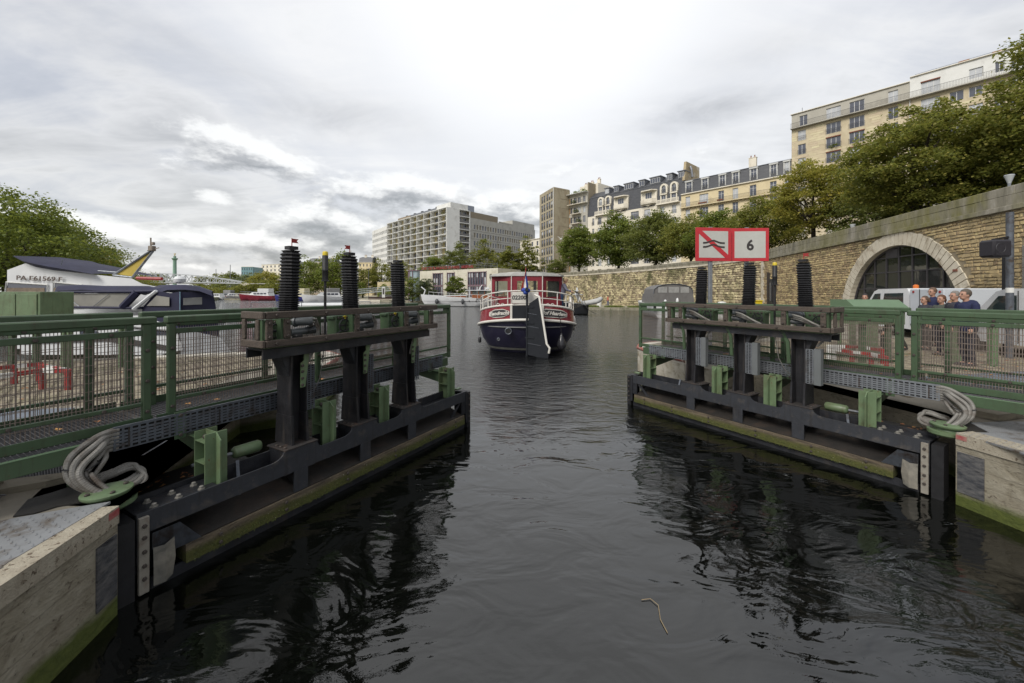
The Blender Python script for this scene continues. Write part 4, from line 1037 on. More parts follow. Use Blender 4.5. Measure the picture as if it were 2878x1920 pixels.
for i in range(len(bxs) - 1):
    for k in range(len(bzs) - 1):
        x0, x1, z0, z1 = bxs[i] + .03, bxs[i + 1] - .03, bzs[k] + .03, bzs[k + 1] - .03
        # clip the pane to the circle
        P = []
        for (a0, b0), (a1, b1) in (((x0, z0), (x1, z0)), ((x1, z0), (x1, z1)), ((x1, z1), (x0, z1)), ((x0, z1), (x0, z0))):
            for s in range(6):
                a = a0 + (a1 - a0) * s / 6; b = b0 + (b1 - b0) * s / 6
                if b < 0 or a * a + b * b < ar * ar: P.append((a, b))
                else:
                    r = math.hypot(a, b); 
                    aa, bb = a * ar / r, b * ar / r
                    if x0 <= aa <= x1 and z0 <= bb <= z1: P.append((aa, bb))
        if len(P) < 4: continue
        Q_ = [P[0]]
        for p in P[1:]:
            if math.hypot(p[0] - Q_[-1][0], p[1] - Q_[-1][1]) > .02: Q_.append(p)
        if len(Q_) < 3: continue
        cxp = sum(p[0] for p in Q_) / len(Q_); czp = sum(p[1] for p in Q_) / len(Q_)
        tx, tz = rnd.uniform(-.012, .012), rnd.uniform(-.01, .01)
        v = [(ax_ + a, ys + (a - cxp) * tx + (b - czp) * tz, az_ + b) for a, b in Q_]
        o = obj('pane', MB().add(v, [tuple(range(len(v)))]), AGL, NW)
obj('vent_panel', MB().box(ax_ - 1.1, ax_ - .25, ys - .06, ys - .045, az_ + 3.58, az_ + 3.98), FRAME, NW)
obj('sill', MB().bbox(ax_ - ar, ax_ + ar, -.02, .5, .82, .92, .02), DRESS, NW)
obj('room_back', MB().box(ax_ - ar, ax_ + ar, 1.25, 1.3, .3, 5.4), mat('dark_room', (.02, .02, .018)), NW)
# pier, drain hole, lamp bracket at the near end
for i in range(9): obj('quoin_stone', MB().bbox(24.7, 25.3, -.10, .2, .6 + i * .42, 1.01 + i * .42, .012), mat('grey_pier_stone', (.20, .19, .17), (.11, .10, .09), .85, ns=3, bump=.4, coord='Position'), NW)
obj('drain_hole', MB().tube([(24.95, -.055, 5.05), (24.95, .1, 5.05)], .16, 14), PIT, NW)
# corner quoins
for i in range(13):
    wq = .75 if i % 2 else .5
    obj('quoin_stone', MB().bbox(-.04, wq, -.07, .3, .4 + i * .41, .80 + i * .41, .012), DRESS, NW)
# far rubble wall, a polyline
FWALL = thing('rubble_retaining_wall', 'long rough rubble quay wall under a pale stone parapet, behind the walkers', 'wall', (24.4, 38.6, .4))
base_ = Vector((24.4, 38.6, .4))
st = MB(); mo = MB(); FST = mat('cream_rubble', (.50, .42, .27), (.28, .23, .135), .9, ns=1.2, bump=.4, coord='Position', island=1.0, dirt=(.09, .095, .035), dn=.35, dlo=.5, dhi=.68)
tot = 0
for a, b in zip(FARW[:-1], FARW[1:]):
    d = (b - a); L = d.length; d /= L; nn = Vector((d.y, -d.x))
    if nn.dot(-a) < 0: nn = -nn
    def W(s, z, o): p = a + d * s + nn * o; return (p.x - base_.x, p.y - base_.y, z - base_.z)
    mo.add([W(0, -.6, 0), W(L, -.6, 0), W(L, 5.9, 0), W(0, 5.9, 0)], [(0, 1, 2, 3), (3, 2, 1, 0)])
    z = .35; sz = .30 if a.y < 80 else .5
    while z < 5.85:
        h = rnd.uniform(.7, 1.2) * sz; s = rnd.uniform(-.2, 0)
        if z + h > 5.9: h = 5.9 - z
        while s < L:
            wd_ = rnd.uniform(.8, 1.9) * sz; o1 = rnd.uniform(.03, .10)
            jx = lambda: rnd.uniform(-.05, .05)
            q = [(s + .02, z + .02 + jx()), (s + wd_ - .02, z + .02 + jx()), (s + wd_ - .02, z + h - .02 + jx()), (s + .02, z + h - .02 + jx())]
            c_ = (s + wd_ / 2, z + h / 2); k_ = [(c_[0] + (x - c_[0]) * .72 + jx(), c_[1] + (y - c_[1]) * .72) for x, y in q]
            st.add([W(x, y, .0) for x, y in q] + [W(x, y, o1) for x, y in k_], [(4, 5, 6, 7), (0, 1, 5, 4), (1, 2, 6, 5), (2, 3, 7, 6), (3, 0, 4, 7)])
            s += wd_
        z += h
    k = max(1, int(L / 1.4))
    for i in range(k):
        s0, s1 = L * i / k + .01, L * (i + 1) / k - .01
        for z0, z1, o_, mm in ((5.9, 6.1, .14, DRESS), (6.1, 6.38, .02, PARA), (6.385, 6.68, .05, PARA)):
            mb = MB().hexa([W(s0, z0, -.4), W(s1, z0, -.4), W(s1, z0, o_), W(s0, z0, o_), W(s0, z1, -.4), W(s1, z1, -.4), W(s1, z1, o_), W(s0, z1, o_)])
            obj('parapet_stone', mb, mm, FWALL, fix=True)
obj('mortar', mo, MORTAR, FWALL); obj('rubble', st.mesh('rubble', FST, fix=False), parent=FWALL, kind='stuff')
# low far wall hung with creepers, left of the port house
LW = thing('ivy_wall', 'low quay wall hung with green creeper, behind the dark barge', 'wall', (-14, 106, .4))
obj('wall', MB().bar((-26, 12, 2.6), (-1, -6, 2.6), .6, 5.2), FST, LW)
# ------------------------------------------------------------ trees
def leafmat(name, a, b_, c_):
    m, t, b = newmat(name)
    g = N(t, 'ShaderNodeNewGeometry'); co = N(t, 'ShaderNodeTexCoord').outputs['Object']
    n1 = NOISE(t, co, .9, 3)
    c = MIX(t, RAMP(t, n1, [(.35, 0.0), (.65, 1.0)]), a, b_)
    c = MIX(t, RAMP(t, g.outputs['Random Per Island'], [(.55, 0.0), (1.0, 1.0)]), c, c_)
    lk(t, c, b.inputs['Base Color']); b.inputs['Roughness'].default_value = .55; b.inputs['Specular IOR Level'].default_value = .3
    tr = N(t, 'ShaderNodeBsdfTranslucent'); lk(t, MIX(t, .5, c, (.28, .30, .05)), tr.inputs[0])
    mx = N(t, 'ShaderNodeMixShader'); mx.inputs[0].default_value = .5
    lk(t, b.outputs[0], mx.inputs[1]); lk(t, tr.outputs[0], mx.inputs[2]); lk(t, mx.outputs[0], t.nodes['Material Output'].inputs[0])
    return m
LEAF_OL = leafmat('olive_leaves', (.195, .205, .048), (.13, .155, .036), (.34, .30, .07))
LEAF_GR = leafmat('green_leaves', (.15, .20, .04), (.10, .145, .034), (.25, .28, .06))
LEAF_DK = leafmat('dark_leaves', (.115, .145, .045), (.14, .165, .045), (.25, .26, .08))
LEAF_YE = leafmat('yellowing_leaves', (.31, .27, .05), (.20, .21, .045), (.46, .38, .07))
LEAF_BL = leafmat('blue_green_leaves', (.12, .15, .10), (.09, .12, .075), (.18, .21, .15))
BARK = mat('bark', (.055, .042, .03), (.03, .024, .018), .9, ns=4, bump=.5, bs=14, stretch=(3, 3, .8))
def crown_mesh(name, r, h, nleaf, leaf, seed, m, ncl=None, drop=.35, shape=1.0, cl=.22):
    """leaf-sized quads in clumps through an ellipsoidal crown (origin = crown base centre)"""
    g = np.random.default_rng(seed); ncl = ncl or max(40, nleaf // 60)
    d = g.normal(size=(ncl, 3)); d /= np.linalg.norm(d, axis=1)[:, None]
    rad = g.uniform(.25, 1, ncl) ** .5
    lump = 1 + .22 * np.sin(d[:, 0] * 5 + seed) * np.cos(d[:, 1] * 4 - seed) + .12 * np.sin(d[:, 2] * 9 + seed * 2)
    c = d * (rad * lump)[:, None] * np.array([r, r, h / 2]); 
    c[:, 2] += h / 2
    tz = np.clip(c[:, 2] / h, 0, 1); c[:, :2] *= (1 - drop * np.maximum(0, tz - .4) ** 1.2 * 1.6 - .25 * np.maximum(0, .25 - tz) * 2)[:, None]
    k = g.integers(0, ncl, nleaf); size = cl * r * g.uniform(.5, 1.3, ncl)
    off = g.normal(size=(nleaf, 3)) * np.array([1, 1, .42]) * size[k][:, None] * .55
    p = c[k] + off; p[:, 2] -= .25 * np.linalg.norm(off[:, :2], axis=1)
    p[:, 2] = np.maximum(p[:, 2], -.1 * h)
    a = g.normal(size=(nleaf, 3)); a[:, 2] *= .5; a /= np.linalg.norm(a, axis=1)[:, None]
    n_ = g.normal(size=(nleaf, 3)) * .55 + np.array([0, 0, 1.0]); b = np.cross(n_, a); b /= np.linalg.norm(b, axis=1)[:, None]
    s = leaf * g.uniform(.6, 1.35, nleaf)[:, None]
    V = np.stack([p - a * s * .5, p + b * s * .34, p + a * s * .5, p - b * s * .34], 1).reshape(-1, 3)
    me = bpy.data.meshes.new(name); nv = len(V); me.vertices.add(nv); me.vertices.foreach_set('co', V.astype(np.float32).ravel())
    me.loops.add(nv); me.loops.foreach_set('vertex_index', np.arange(nv, dtype=np.int32))
    me.polygons.add(nleaf); me.polygons.foreach_set('loop_start', np.arange(0, nv, 4, dtype=np.int32)); me.polygons.foreach_set('loop_total', np.full(nleaf, 4, dtype=np.int32))
    me.materials.append(m); me.update(); me.validate(); return me
def trunk_mb(r, hc, h, tr, seed, limbs=7, spread=.8):
    rn = random.Random(seed); mb = MB()
    mb.tube([(0, 0, -.3), (rn.uniform(-.1, .1) * hc * .3, 0, hc * .5), (0, 0, hc), (rn.uniform(-.2, .2), rn.uniform(-.2, .2), hc + h * .45), (0, 0, hc + h * .68)], [tr * 1.3, tr, tr * .85, tr * .4, tr * .1], 8)
    for k in range(limbs):
        a = k * 6.283 / limbs + rn.uniform(-.4, .4); zz = hc * rn.uniform(.75, 1.05) + (k % 3) * h * .1; rr = r * spread * rn.uniform(.6, 1)
        e = (math.cos(a) * rr, math.sin(a) * rr, zz + h * rn.uniform(.2, .5))
        m1 = (e[0] * .35, e[1] * .35, zz + (e[2] - zz) * .38); m2 = (e[0] * .7, e[1] * .7, zz + (e[2] - zz) * .75)
        mb.tube([(0, 0, zz - .2), m1, m2, e], [tr * .55, tr * .38, tr * .2, tr * .06], 6)
        for q in range(2):
            e2 = (m1[0] + rn.uniform(-.4, .4) * r, m1[1] + rn.uniform(-.4, .4) * r, m1[2] + h * rn.uniform(.15, .33))
            mb.tube([m1, tuple((m1[i] + e2[i]) / 2 + rn.uniform(-.1, .1) for i in range(3)), e2], [tr * .28, tr * .15, tr * .04], 5)
    return mb
CR_CACHE = {}
def tree(label, x, y, z, hc, h, r, seed, m, nleaf, leaf, tr=.2, name='tree', group=None, **kw):
    """hc trunk height to crown, h crown height, r crown radius"""
    T = thing(name, label, 'tree' if 'shrub' not in name else 'shrub', (x, y, z), seed * 1.3, group)
    key = (round(h / r, 1), nleaf, m.name, seed % 3, round(leaf / r, 2))
    if nleaf < 9000 and key in CR_CACHE:
        me, r0, h0 = CR_CACHE[key]
    else:
        me = crown_mesh('crown', r, h, nleaf, leaf, seed, m, **kw); r0, h0 = r, h; CR_CACHE[key] = (me, r0, h0)
    c = obj('crown', me, parent=T, loc=(0, 0, hc)); c.scale = (r / r0, r / r0, h / h0)
    obj('trunk', trunk_mb(r, hc + h * .1, h, tr, seed), BARK, T, True)
    return T
G1 = 'plane trees on the upper street'
tree('broad olive-green tree with dark forked trunk, above the glazed arch', 25.2, 24.6, 5.75, 1.5, 7.0, 4.1, 2, LEAF_OL, 50000, .17, .30, group=G1, cl=.16, ncl=330)
tree('tall dense tree rising at the right edge of the view', 28.0, 19.5, 5.75, 1.6, 9.6, 3.9, 4, LEAF_OL, 60000, .16, .28, group=G1, cl=.17, ncl=420, drop=.6)
tree('dark green tree between the glazed arch tree and the right edge', 30.8, 24.5, 5.75, 1.2, 6.9, 3.9, 14, LEAF_GR, 34000, .19, .25, group=G1, cl=.18, ncl=300)
tree('yellowing tree in front of the corner of the stone apartment block', 28.6, 37.5, 5.75, 2.4, 7.2, 4.0, 5, LEAF_YE, 26000, .2, .2, group=G1, cl=.17, ncl=260)
tree('dark bushy tree filling the gap right of the yellowing tree', 30.5, 33.0, 5.75, .8, 5.8, 3.2, 6, LEAF_DK, 20000, .2, .2, group=G1)
tree('olive tree above the stone corner right of the red signs', 29.2, 46, 5.75, 1.8, 6.2, 4.0, 7, LEAF_OL, 20000, .24, .2, group=G1)
tree('pale green tree right behind the number six sign', 27.5, 52.5, 5.75, 1.8, 6.0, 4.2, 8, LEAF_GR, 16000, .27, .2, group=G1)
tree('olive tree above the no-wash sign', 26.5, 58.5, 5.75, 1.8, 6.4, 4.2, 9, LEAF_OL, 16000, .28, .2, group=G1)
tree('dark green tree left of the red signs, third from the concrete tower', 24.6, 67.5, 5.75, 2.0, 8.6, 5.0, 10, LEAF_DK, 20000, .34, .24, group=G1)
tree('bright green tree second from the concrete tower', 21.6, 80, 5.75, 2.2, 10.2, 5.4, 12, LEAF_GR, 20000, .38, .26, group=G1)
tree('round green tree nearest the concrete tower', 15.8, 93, 5.75, 2.4, 10.0, 4.9, 13, LEAF_GR, 18000, .4, .26, group=G1)
tree('small dark tree at the foot of the concrete tower', 11.0, 98, 5.75, .4, 4.6, 2.8, 15, LEAF_DK, 8000, .3, .15, group=G1)
G2 = 'trees behind the port house'
for lab, u, vt, Y, rr, m, sd in (('pointed green tree between the port house and the concrete tower', 1483, 672, 116, 4.2, LEAF_OL, 16), ('tall olive tree behind the right end of the port house roof', 1425, 690, 116, 4.4, LEAF_OL, 17),
    ('broad olive tree behind the port house railing', 1358, 674, 122, 5.4, LEAF_OL, 18), ('dark rounded tree over the middle of the red roof letters', 1283, 686, 124, 5.2, LEAF_DK, 19), ('light green tree over the left roof letters', 1218, 716, 128, 4.8, LEAF_GR, 20)):
    p = PY(u, vt, Y); tree(lab, p.x, Y, .6, 3.0, p.z - 3.6, rr, sd, m, 12000, .42, .25, group=G2)
G3 = 'trees along the far bank'
for lab, u, vt, Y, rr, m, sd in (('olive tree at the foot of the balconied block', 1140, 742, 140, 6.5, LEAF_OL, 21), ('tall olive tree in front of the white office slab', 1072, 736, 150, 6.5, LEAF_OL, 22), ('olive tree right of the middle bellows', 1020, 752, 150, 6, LEAF_OL, 23),
    ('large fresh green tree behind the middle bellows', 955, 706, 150, 9, LEAF_GR, 24), ('brownish green tree beside the signal lamp', 912, 738, 158, 8, LEAF_DK, 25), ('large green tree right of the tallest bellows', 860, 724, 160, 9.5, LEAF_GR, 26),
    ('rust-tinged tree left of the tallest bellows', 752, 762, 180, 9, LEAF_YE, 27), ('blue-green cedar below the glass office', 702, 775, 185, 8, LEAF_BL, 28), ('olive tree between the cedar and the bellows', 730, 786, 165, 7, LEAF_OL, 29),
    ('dark tree beside the footbridge abutment', 655, 766, 240, 11, LEAF_DK, 30), ('low olive trees at the footbridge end', 700, 795, 150, 6, LEAF_OL, 31), ('distant tree left of the green column', 430, 768, 300, 12, LEAF_DK, 32), ('distant tree right of the green column', 590, 770, 320, 12, LEAF_OL, 33),
    ('low distant tree under the footbridge arch', 560, 806, 200, 9, LEAF_OL, 34), ('distant dark tree under the footbridge', 500, 808, 210, 9, LEAF_DK, 35), ('distant tree under the left footbridge span', 640, 810, 170, 7, LEAF_OL, 36), ('olive shrubby tree above the red and cream boats', 780, 790, 140, 6, LEAF_OL, 37), ('low tree above the white cruiser', 840, 800, 138, 5, LEAF_DK, 38), ('green tree above the moored white cruiser stern', 1000, 790, 142, 5, LEAF_GR, 39)):
    p = PY(u, vt, Y); tree(lab, p.x, Y, .4, max(.6, (p.z - .4) * .12), (p.z - .4) * .88, rr, sd, m, 7000, .075 * rr, .3, group=G3)
G4 = 'trees on the left bank'
for lab, u, vt, Y, rr, m, sd in (('tall leafy green tree at the left edge of the view', 15, 538, 44, 7.2, LEAF_GR, 41), ('large green tree second from the left edge', 120, 590, 54, 7.5, LEAF_GR, 42), ('green tree with yellow tips above the dark blue boat cover', 195, 655, 66, 7, LEAF_YE, 43),
    ('rounded tree above the white boat roof', 270, 708, 84, 6.8, LEAF_GR, 44), ('smaller tree left of the yellow sail', 330, 745, 105, 7, LEAF_OL, 45), ('low tree behind the radar mast', 380, 775, 140, 8, LEAF_OL, 46)):
    p = PY(u, vt, Y); tree(lab, p.x, Y, .8, 1.6, p.z - 2.4, rr, sd, m, 26000 if Y < 90 else 9000, .042 * rr, .3, group=G4, cl=.2)
# shrubs in front of the port house
for lab, u, vt, vb, Y, rr, m, sd in (('feathery green shrub left of the port house', 1160, 775, 822, 96, 3.2, LEAF_GR, 51), ('grey-green willow shrub against the port house wall', 1200, 782, 822, 93, 2.4, LEAF_BL, 52), ('round green bush in front of the port house windows', 1282, 774, 818, 84, 2.5, LEAF_GR, 53)):
    p = PY(u, vt, Y); tree(lab, p.x, Y, .42, .2, p.z - .6, rr, sd, m, 6000, .3, .08, name='shrub')
# ivy, grass tufts along the far quay
g = np.random.default_rng(9)
def tuft_field(name, pts, lh, m, parent=None, lw=.05):
    mb = MB(); rn = random.Random(4)
    for (x, y, z) in pts:
        for k in range(3):
            a = rn.uniform(0, 6.28); h = lh * rn.uniform(.5, 1.3); dx, dy = math.cos(a) * lw, math.sin(a) * lw
            mb.add([(x - dx, y - dy, z), (x + dx, y + dy, z), (x + rn.uniform(-.4, .4) * h, y + rn.uniform(-.4, .4) * h, z + h)], [(0, 1, 2)])
    return obj(name, mb, m, parent, kind='stuff')
pts = []
for _ in range(3800):
    t = g.uniform(); p = Vector((18.5, 57.6)).lerp(Vector((11.3, 59.1)), t) if g.uniform() < .5 else Vector((11.2, 59.1)).lerp(Vector((5.6, 80)), g.uniform())
    if math.sin(p.x * 2.1 + p.y) + g.uniform(-1, 1) < .1: continue
    pts.append((p.x + g.uniform(0, .5), p.y + g.uniform(0, .6), .40))
tf = tuft_field('grass', pts, .28, mat('grass_blade', (.10, .15, .025), (.14, .15, .03), .7, ns=2, bump=0, island=.6)); tf['label'] = 'green weeds growing along the far quay edge'
pts = [(g.uniform(-26, -2), 0, g.uniform(.6, 4.8)) for _ in range(5000)]
mb = MB(); rn = random.Random(8)
for x, _, z in pts:
    t = (x + 26) / 25; y = 12 - 18 * t - .5; s = .16; a = rn.uniform(0, 6.28)
    if z > 3.6 + math.sin(x) * 1.0: continue
    p = Vector((x, y - rn.uniform(0, .35), z)); u_ = Vector((math.cos(a), .2, math.sin(a))) * s; v_ = Vector((-math.sin(a), .3, math.cos(a))) * s
    mb.add([p - u_, p + v_ * .7, p + u_, p - v_ * .7], [(0, 1, 2, 3)])
obj('creeper', mb, LEAF_GR, LW, kind='stuff')
# ------------------------------------------------------------ buildings
def frame_dir(d): return math.atan2(d.y, d.x)
class Fac:
    """local facade frame: x along the front (to the right as seen), y into the building"""
    def __init__(s, o, d): s.o = Vector(o); s.d = Vector(d).normalized()
    def ux(s, u): r = (u - U0) / F_; return (s.o.y * r - s.o.x) / (s.d.x - s.d.y * r)
    def Y(s, u): return s.o.y + s.d.y * s.ux(u)
    def vz(s, u, v): return H + (V0 - v) / F_ * s.Y(u)
WCACHE = {}
WFR = mat('window_white', (.62, .62, .60), (.5, .5, .48), .5, ns=3, bump=0)
WFD = mat('window_dark', (.06, .055, .05), (.04, .04, .04), .5, ns=3, bump=0)
PGL = glass('window_glass', (.045, .05, .065), .05)
PCU = glass('curtained_glass', (.26, .27, .28), .25)
RAILM = mat('iron_railing', (.05, .048, .045), (.03, .03, .03), .6, ns=8, bump=0)
def window(B, xa, xb, za, zb, y=.16, nl=2, fm=WFR, gm=None, rail=0, transom=.0, name='window', awning=None):
    w_, h_ = xb - xa, zb - za; key = (round(w_, 1), round(h_, 1), nl, fm.name, transom)
    if key not in WCACHE:
        W2, H2 = key[0], key[1]; mb = MB(); t = .055
        mb.box(0, t, 0, .06, 0, H2).box(W2 - t, W2, 0, .06, 0, H2).box(t, W2 - t, 0, .06, 0, t).box(t, W2 - t, 0, .06, H2 - t, H2)
        for i in range(1, nl): x = W2 * i / nl; mb.box(x - t * .7, x + t * .7, -.005, .055, t, H2 - t)
        if transom: mb.box(t, W2 - t, .002, .05, H2 * transom - .03, H2 * transom + .03)
        pm = MB().box(t * .5, W2 - t * .5, .02, .035, t * .5, H2 - t * .5)
        rm = MB().box(-.1, W2 + .1, -.30, -.26, .85, .90)
        k = int(W2 / .13)
        for i in range(k + 1): x = -.08 + (W2 + .16) * i / k; rm.box(x - .012, x + .012, -.29, -.27, .0, .85)
        WCACHE[key] = (mb.mesh('window', fm), [pm.mesh('pane', PGL), pm.mesh('pane', PCU)], rm.mesh('window_railing', RAILM))
    fme, pme, rme = WCACHE[key]
    o = obj(name, fme, parent=B, loc=(xa, y, za))
    obj('pane', pme[1 if (gm or random.random() < .22) else 0], parent=o)
    if rail: obj('railing', rme, parent=o, loc=(0, -.02, 0))
    if awning: obj('blind_box', MB().bbox(-.05, w_ + .05, -.22, -.02, h_ - .02, h_ + .16, .02), mat('awning_rust', (.22, .07, .04), (.15, .05, .03), .7, ns=5), o)
    return o
def wall_with_holes(B, x0, x1, z0, z1, holes, m, y0=0, th=.3, name='wall'):
    """holes: list of (xa,xb,za,zb); wall cut into rectangular cells around them, welded into one sheet with reveals"""
    xs = sorted({round(v, 3) for h in holes for v in h[:2] if x0 < v < x1} | {x0, x1}); zs = sorted({round(v, 3) for h in holes for v in h[2:] if z0 < v < z1} | {z0, z1})
    mb = MB()
    def inh(x, z): return any(h[0] < x < h[1] and h[2] < z < h[3] for h in holes)
    for k in range(len(zs) - 1):
        i = 0
        while i < len(xs) - 1:
            zc_ = (zs[k] + zs[k + 1]) / 2
            if inh((xs[i] + xs[i + 1]) / 2, zc_): i += 1; continue
            j = i
            while j + 1 < len(xs) - 1 and not inh((xs[j + 1] + xs[j + 2]) / 2, zc_): j += 1
            mb.add([(xs[i], y0, zs[k]), (xs[j + 1], y0, zs[k]), (xs[j + 1], y0, zs[k + 1]), (xs[i], y0, zs[k + 1])], [(0, 1, 2, 3)]); i = j + 1
    for a, b, c, d in holes:
        mb.add([(a, y0, c), (b, y0, c), (b, y0, d), (a, y0, d), (a, y0 + th, c), (b, y0 + th, c), (b, y0 + th, d), (a, y0 + th, d)], [(0, 1, 5, 4), (1, 2, 6, 5), (2, 3, 7, 6), (3, 0, 4, 7)])
    o = obj(name, mb, m, B)
    return o
def body(B, x0, x1, y1, z0, z1, m, y0=.31, name='body'):
    return obj(name, MB().box(x0, x1, y0, y1, z0, z1), m, B)
LIME = mat('limestone_blocks', (.58, .50, .35), (.49, .42, .28), .85, ns=.35, detail=8, bump=.1, dirt=(.36, .29, .19), dn=.22, dlo=.45, dhi=.75)
LIMEG = mat('grey_render', (.44, .42, .36), (.38, .36, .31), .85, ns=.4, bump=.05, dirt=(.3, .28, .24), dn=.3)
CREAM = mat('cream_stone', (.74, .69, .58), (.66, .61, .50), .85, ns=.5, bump=.05, dirt=(.42, .37, .28), dn=.4, dlo=.52, dhi=.78)
YSTONE = mat('yellow_stone', (.66, .56, .36), (.57, .48, .30), .85, ns=.5, bump=.05, dirt=(.36, .29, .18), dn=.4, dlo=.52, dhi=.78)
SLATE = mat('slate_roof', (.045, .047, .054), (.07, .073, .08), .5, ns=1.2, bump=.15, bs=6, stretch=(1, 1, 3), dirt=(.12, .12, .13), dn=.8, dlo=.58, dhi=.75)
ZINC = mat('zinc', (.20, .21, .23), (.14, .15, .17), .45, metal=.3, ns=1, bump=.05)
CONCB = mat('stained_concrete', (.40, .35, .25), (.33, .29, .20), .85, ns=.3, bump=.05, stretch=(1, 1, .5), dirt=(.26, .21, .14), dn=.3, dlo=.5, dhi=.7)
WHITEB = mat('white_tiled_wall', (.70, .70, .67), (.62, .62, .59), .7, ns=.4, bump=.03, dirt=(.5, .49, .46), dn=.3)
OCHRE = mat('ochre_panel', (.50, .42, .22), (.44, .37, .2), .8, ns=.6, bump=0, island=.3)
BGREY = mat('grey_office_cladding', (.42, .41, .37), (.36, .35, .31), .8, ns=.4, bump=.03, dirt=(.3, .29, .26), dn=.3)
def chimney(B, x, y, z, w=1.0, h=1.6, pots=3, m=None):
    c = obj('chimney', MB().box(x, x + w, y, y + .6, z, z + h).box(x - .06, x + w + .06, y - .06, y + .66, z + h, z + h + .12), m or CREAM, B)
    for i in range(pots):
        px = x + w * (i + .5) / pots
        obj('chimney_pot', MB().lathe([(.14, 0), (.11, .45), (.15, .5)], 8, (px, y + .3, z + h + .12)), mat('clay_pot', (.30, .13, .07), (.2, .09, .05), .8, ns=5), c)
# --- stone apartment block on the right
F9 = Fac((56.6, 80), (.663, -.748)); street = 5.75
B9 = thing('apartment_block', 'large limestone apartment block with a long top balcony, above the trees at the right', 'building', (56.6, 80, street), frame_dir(F9.d))
zt = 38.6 - street; pitch = 2.78; zb = 35.7 - street
cols = [(2246, 2268, 2), (2321, 2362, 3), (2386, 2429, 3), (2495, 2523, 2), (2587, 2641, 3), (2668, 2707, 2), (2722, 2762, 2), (2795, 2822, 2), (2840, 2870, 2)]
xd = F9.ux(2556); holes = []; wins = []
for r in range(9):
    zf = zb - r * pitch
    for ci, (ua, ub, nl) in enumerate(cols):
        if r == 0 and ci == 5: continue
        xa, xb = F9.ux(ua), F9.ux(ub); za = zf + .12 + (.55 if (ci >= 6 and r == 0) else 0) + (.5 if ci >= 5 and r > 0 else 0); zz = zf + 2.15 if r else zf + 2.25
        if r and ci == 0: xa += -.25; xb -= .25
        holes.append((round(xa, 2), round(xb, 2), round(za, 2), round(zz, 2))); wins.append((xa, xb, za, zz, nl, r, ci))
wl = wall_with_holes(B9, 0, xd, 0, zb, [h for h in holes if h[0] < xd and h[3] <= zb + .01], LIME)
wall_with_holes(B9, 0, xd - .02, zb, zt, [h for h in holes if h[0] < xd and h[2] >= zb], LIMEG, name='attic_wall')
wall_with_holes(B9, xd + .0, 44, 0, zb, [h for h in holes if h[0] > xd and h[3] <= zb + .01], LIME)
wall_with_holes(B9, xd + .0, 44, zb, zt + .7, [h for h in holes if h[0] > xd and h[2] >= zb], WHITEB, name='attic_wall')
body(B9, .02, 43.9, 14, 0, zt - .02, LIMEG); obj('end_wall', MB().box(-.02, .02, 0, 14, 0, zt), LIME, B9)
for (xa, xb, za, zz, nl, r, ci) in wins:
    if r > 5: continue
    window(B9, xa, xb, za, zz, .14, nl, rail=(1 if r and ci < 5 else 0), gm=PCU if (ci, r) in ((1, 0), (4, 1), (0, 1)) else None, awning=(r in (2, 3) and ci in (1, 2)) or (r == 0 and ci in (4,)))
# cornices and roof edge
obj('roof_edge', MB().bbox(-.2, xd, -.25, .3, zt, zt + .14, .03), CREAM, B9); obj('roof_edge', MB().bbox(xd, 44, -.25, .3, zt + .7, zt + .84, .03), CREAM, B9)
obj('balcony_slab', MB().bbox(-.1, xd + 17, -.75, .0, zb - .16, zb + .02, .03), LIMEG, B9)
rl = MB().box(-.08, xd + 17, -.72, -.69, zb + .92, zb + .96)
x = -.05
while x < xd + 17: rl.box(x - .014, x + .014, -.715, -.695, zb + .02, zb + .92); x += .16
obj('balcony_railing', rl, RAILM, B9)
obj('drainpipe', MB().tube([(xd, -.08, 2), (xd, -.08, zb)], .08, 8), WHITEP, B9)
# coursed blocks proud of the wall, as joined relief on the visible upper storeys
bl = MB(); rn = random.Random(2); zz = 8.0
hs = [h for h in holes]
while zz < zb - .5:
    x = rn.uniform(-1, 0)
    while x < xd + 14:
        L = rn.uniform(.9, 1.5); a, b, c, d = max(0.02, x), x + L, zz, zz + .42
        if b > .1 and not any(h[0] - .05 < b and h[1] + .05 > a and h[2] - .05 < d and h[3] + .05 > c for h in hs):
            bl.box(a + .012, b - .012, -.012 - rn.uniform(0, .012), .01, c + .012, d - .012)
        x += L
    zz += .44
obj('stone_blocks', bl, mat('limestone_course', (.60, .515, .355), (.50, .43, .285), .85, ns=.6, island=.22, bump=.1), B9, kind='stuff')
rr = MB().tube([(xd + .5, 2, zt + .84), (xd + .5, 2, zt + 1.8), (xd + 26, 2, zt + 1.9)], .03, 5, False)
for i in range(9): rr.tube([(xd + 3 + 3 * i, 2, zt + .84), (xd + 3 + 3 * i, 2, zt + 1.85)], .02, 4, False)
obj('roof_rail', rr, GALV, B9)
for x in (F9.ux(2692), F9.ux(2788)): obj('roof_vent', MB().bbox(x, x + 1.2, .6, 1.3, zt + .84, zt + 1.35, .05), mat('clay_vent', (.28, .16, .10), (.2, .1, .07), .8, ns=4), B9)
obj('antenna', MB().tube([(F9.ux(2250), 1, zt), (F9.ux(2250), 1, zt + 1.3)], .04, 4), RAILM, B9)
for (ci, r) in ((1, 2), (2, 3)):
    xa, xb = F9.ux(cols[ci][0]), F9.ux(cols[ci][1]); me = crown_mesh('balcony_plants', (xb - xa) * .4, .6, 350, .16, 3 + ci, LEAF_GR); obj('balcony_plants', me, parent=B9, loc=((xa + xb) / 2, -.25, zb - r * pitch + .1), kind='stuff')
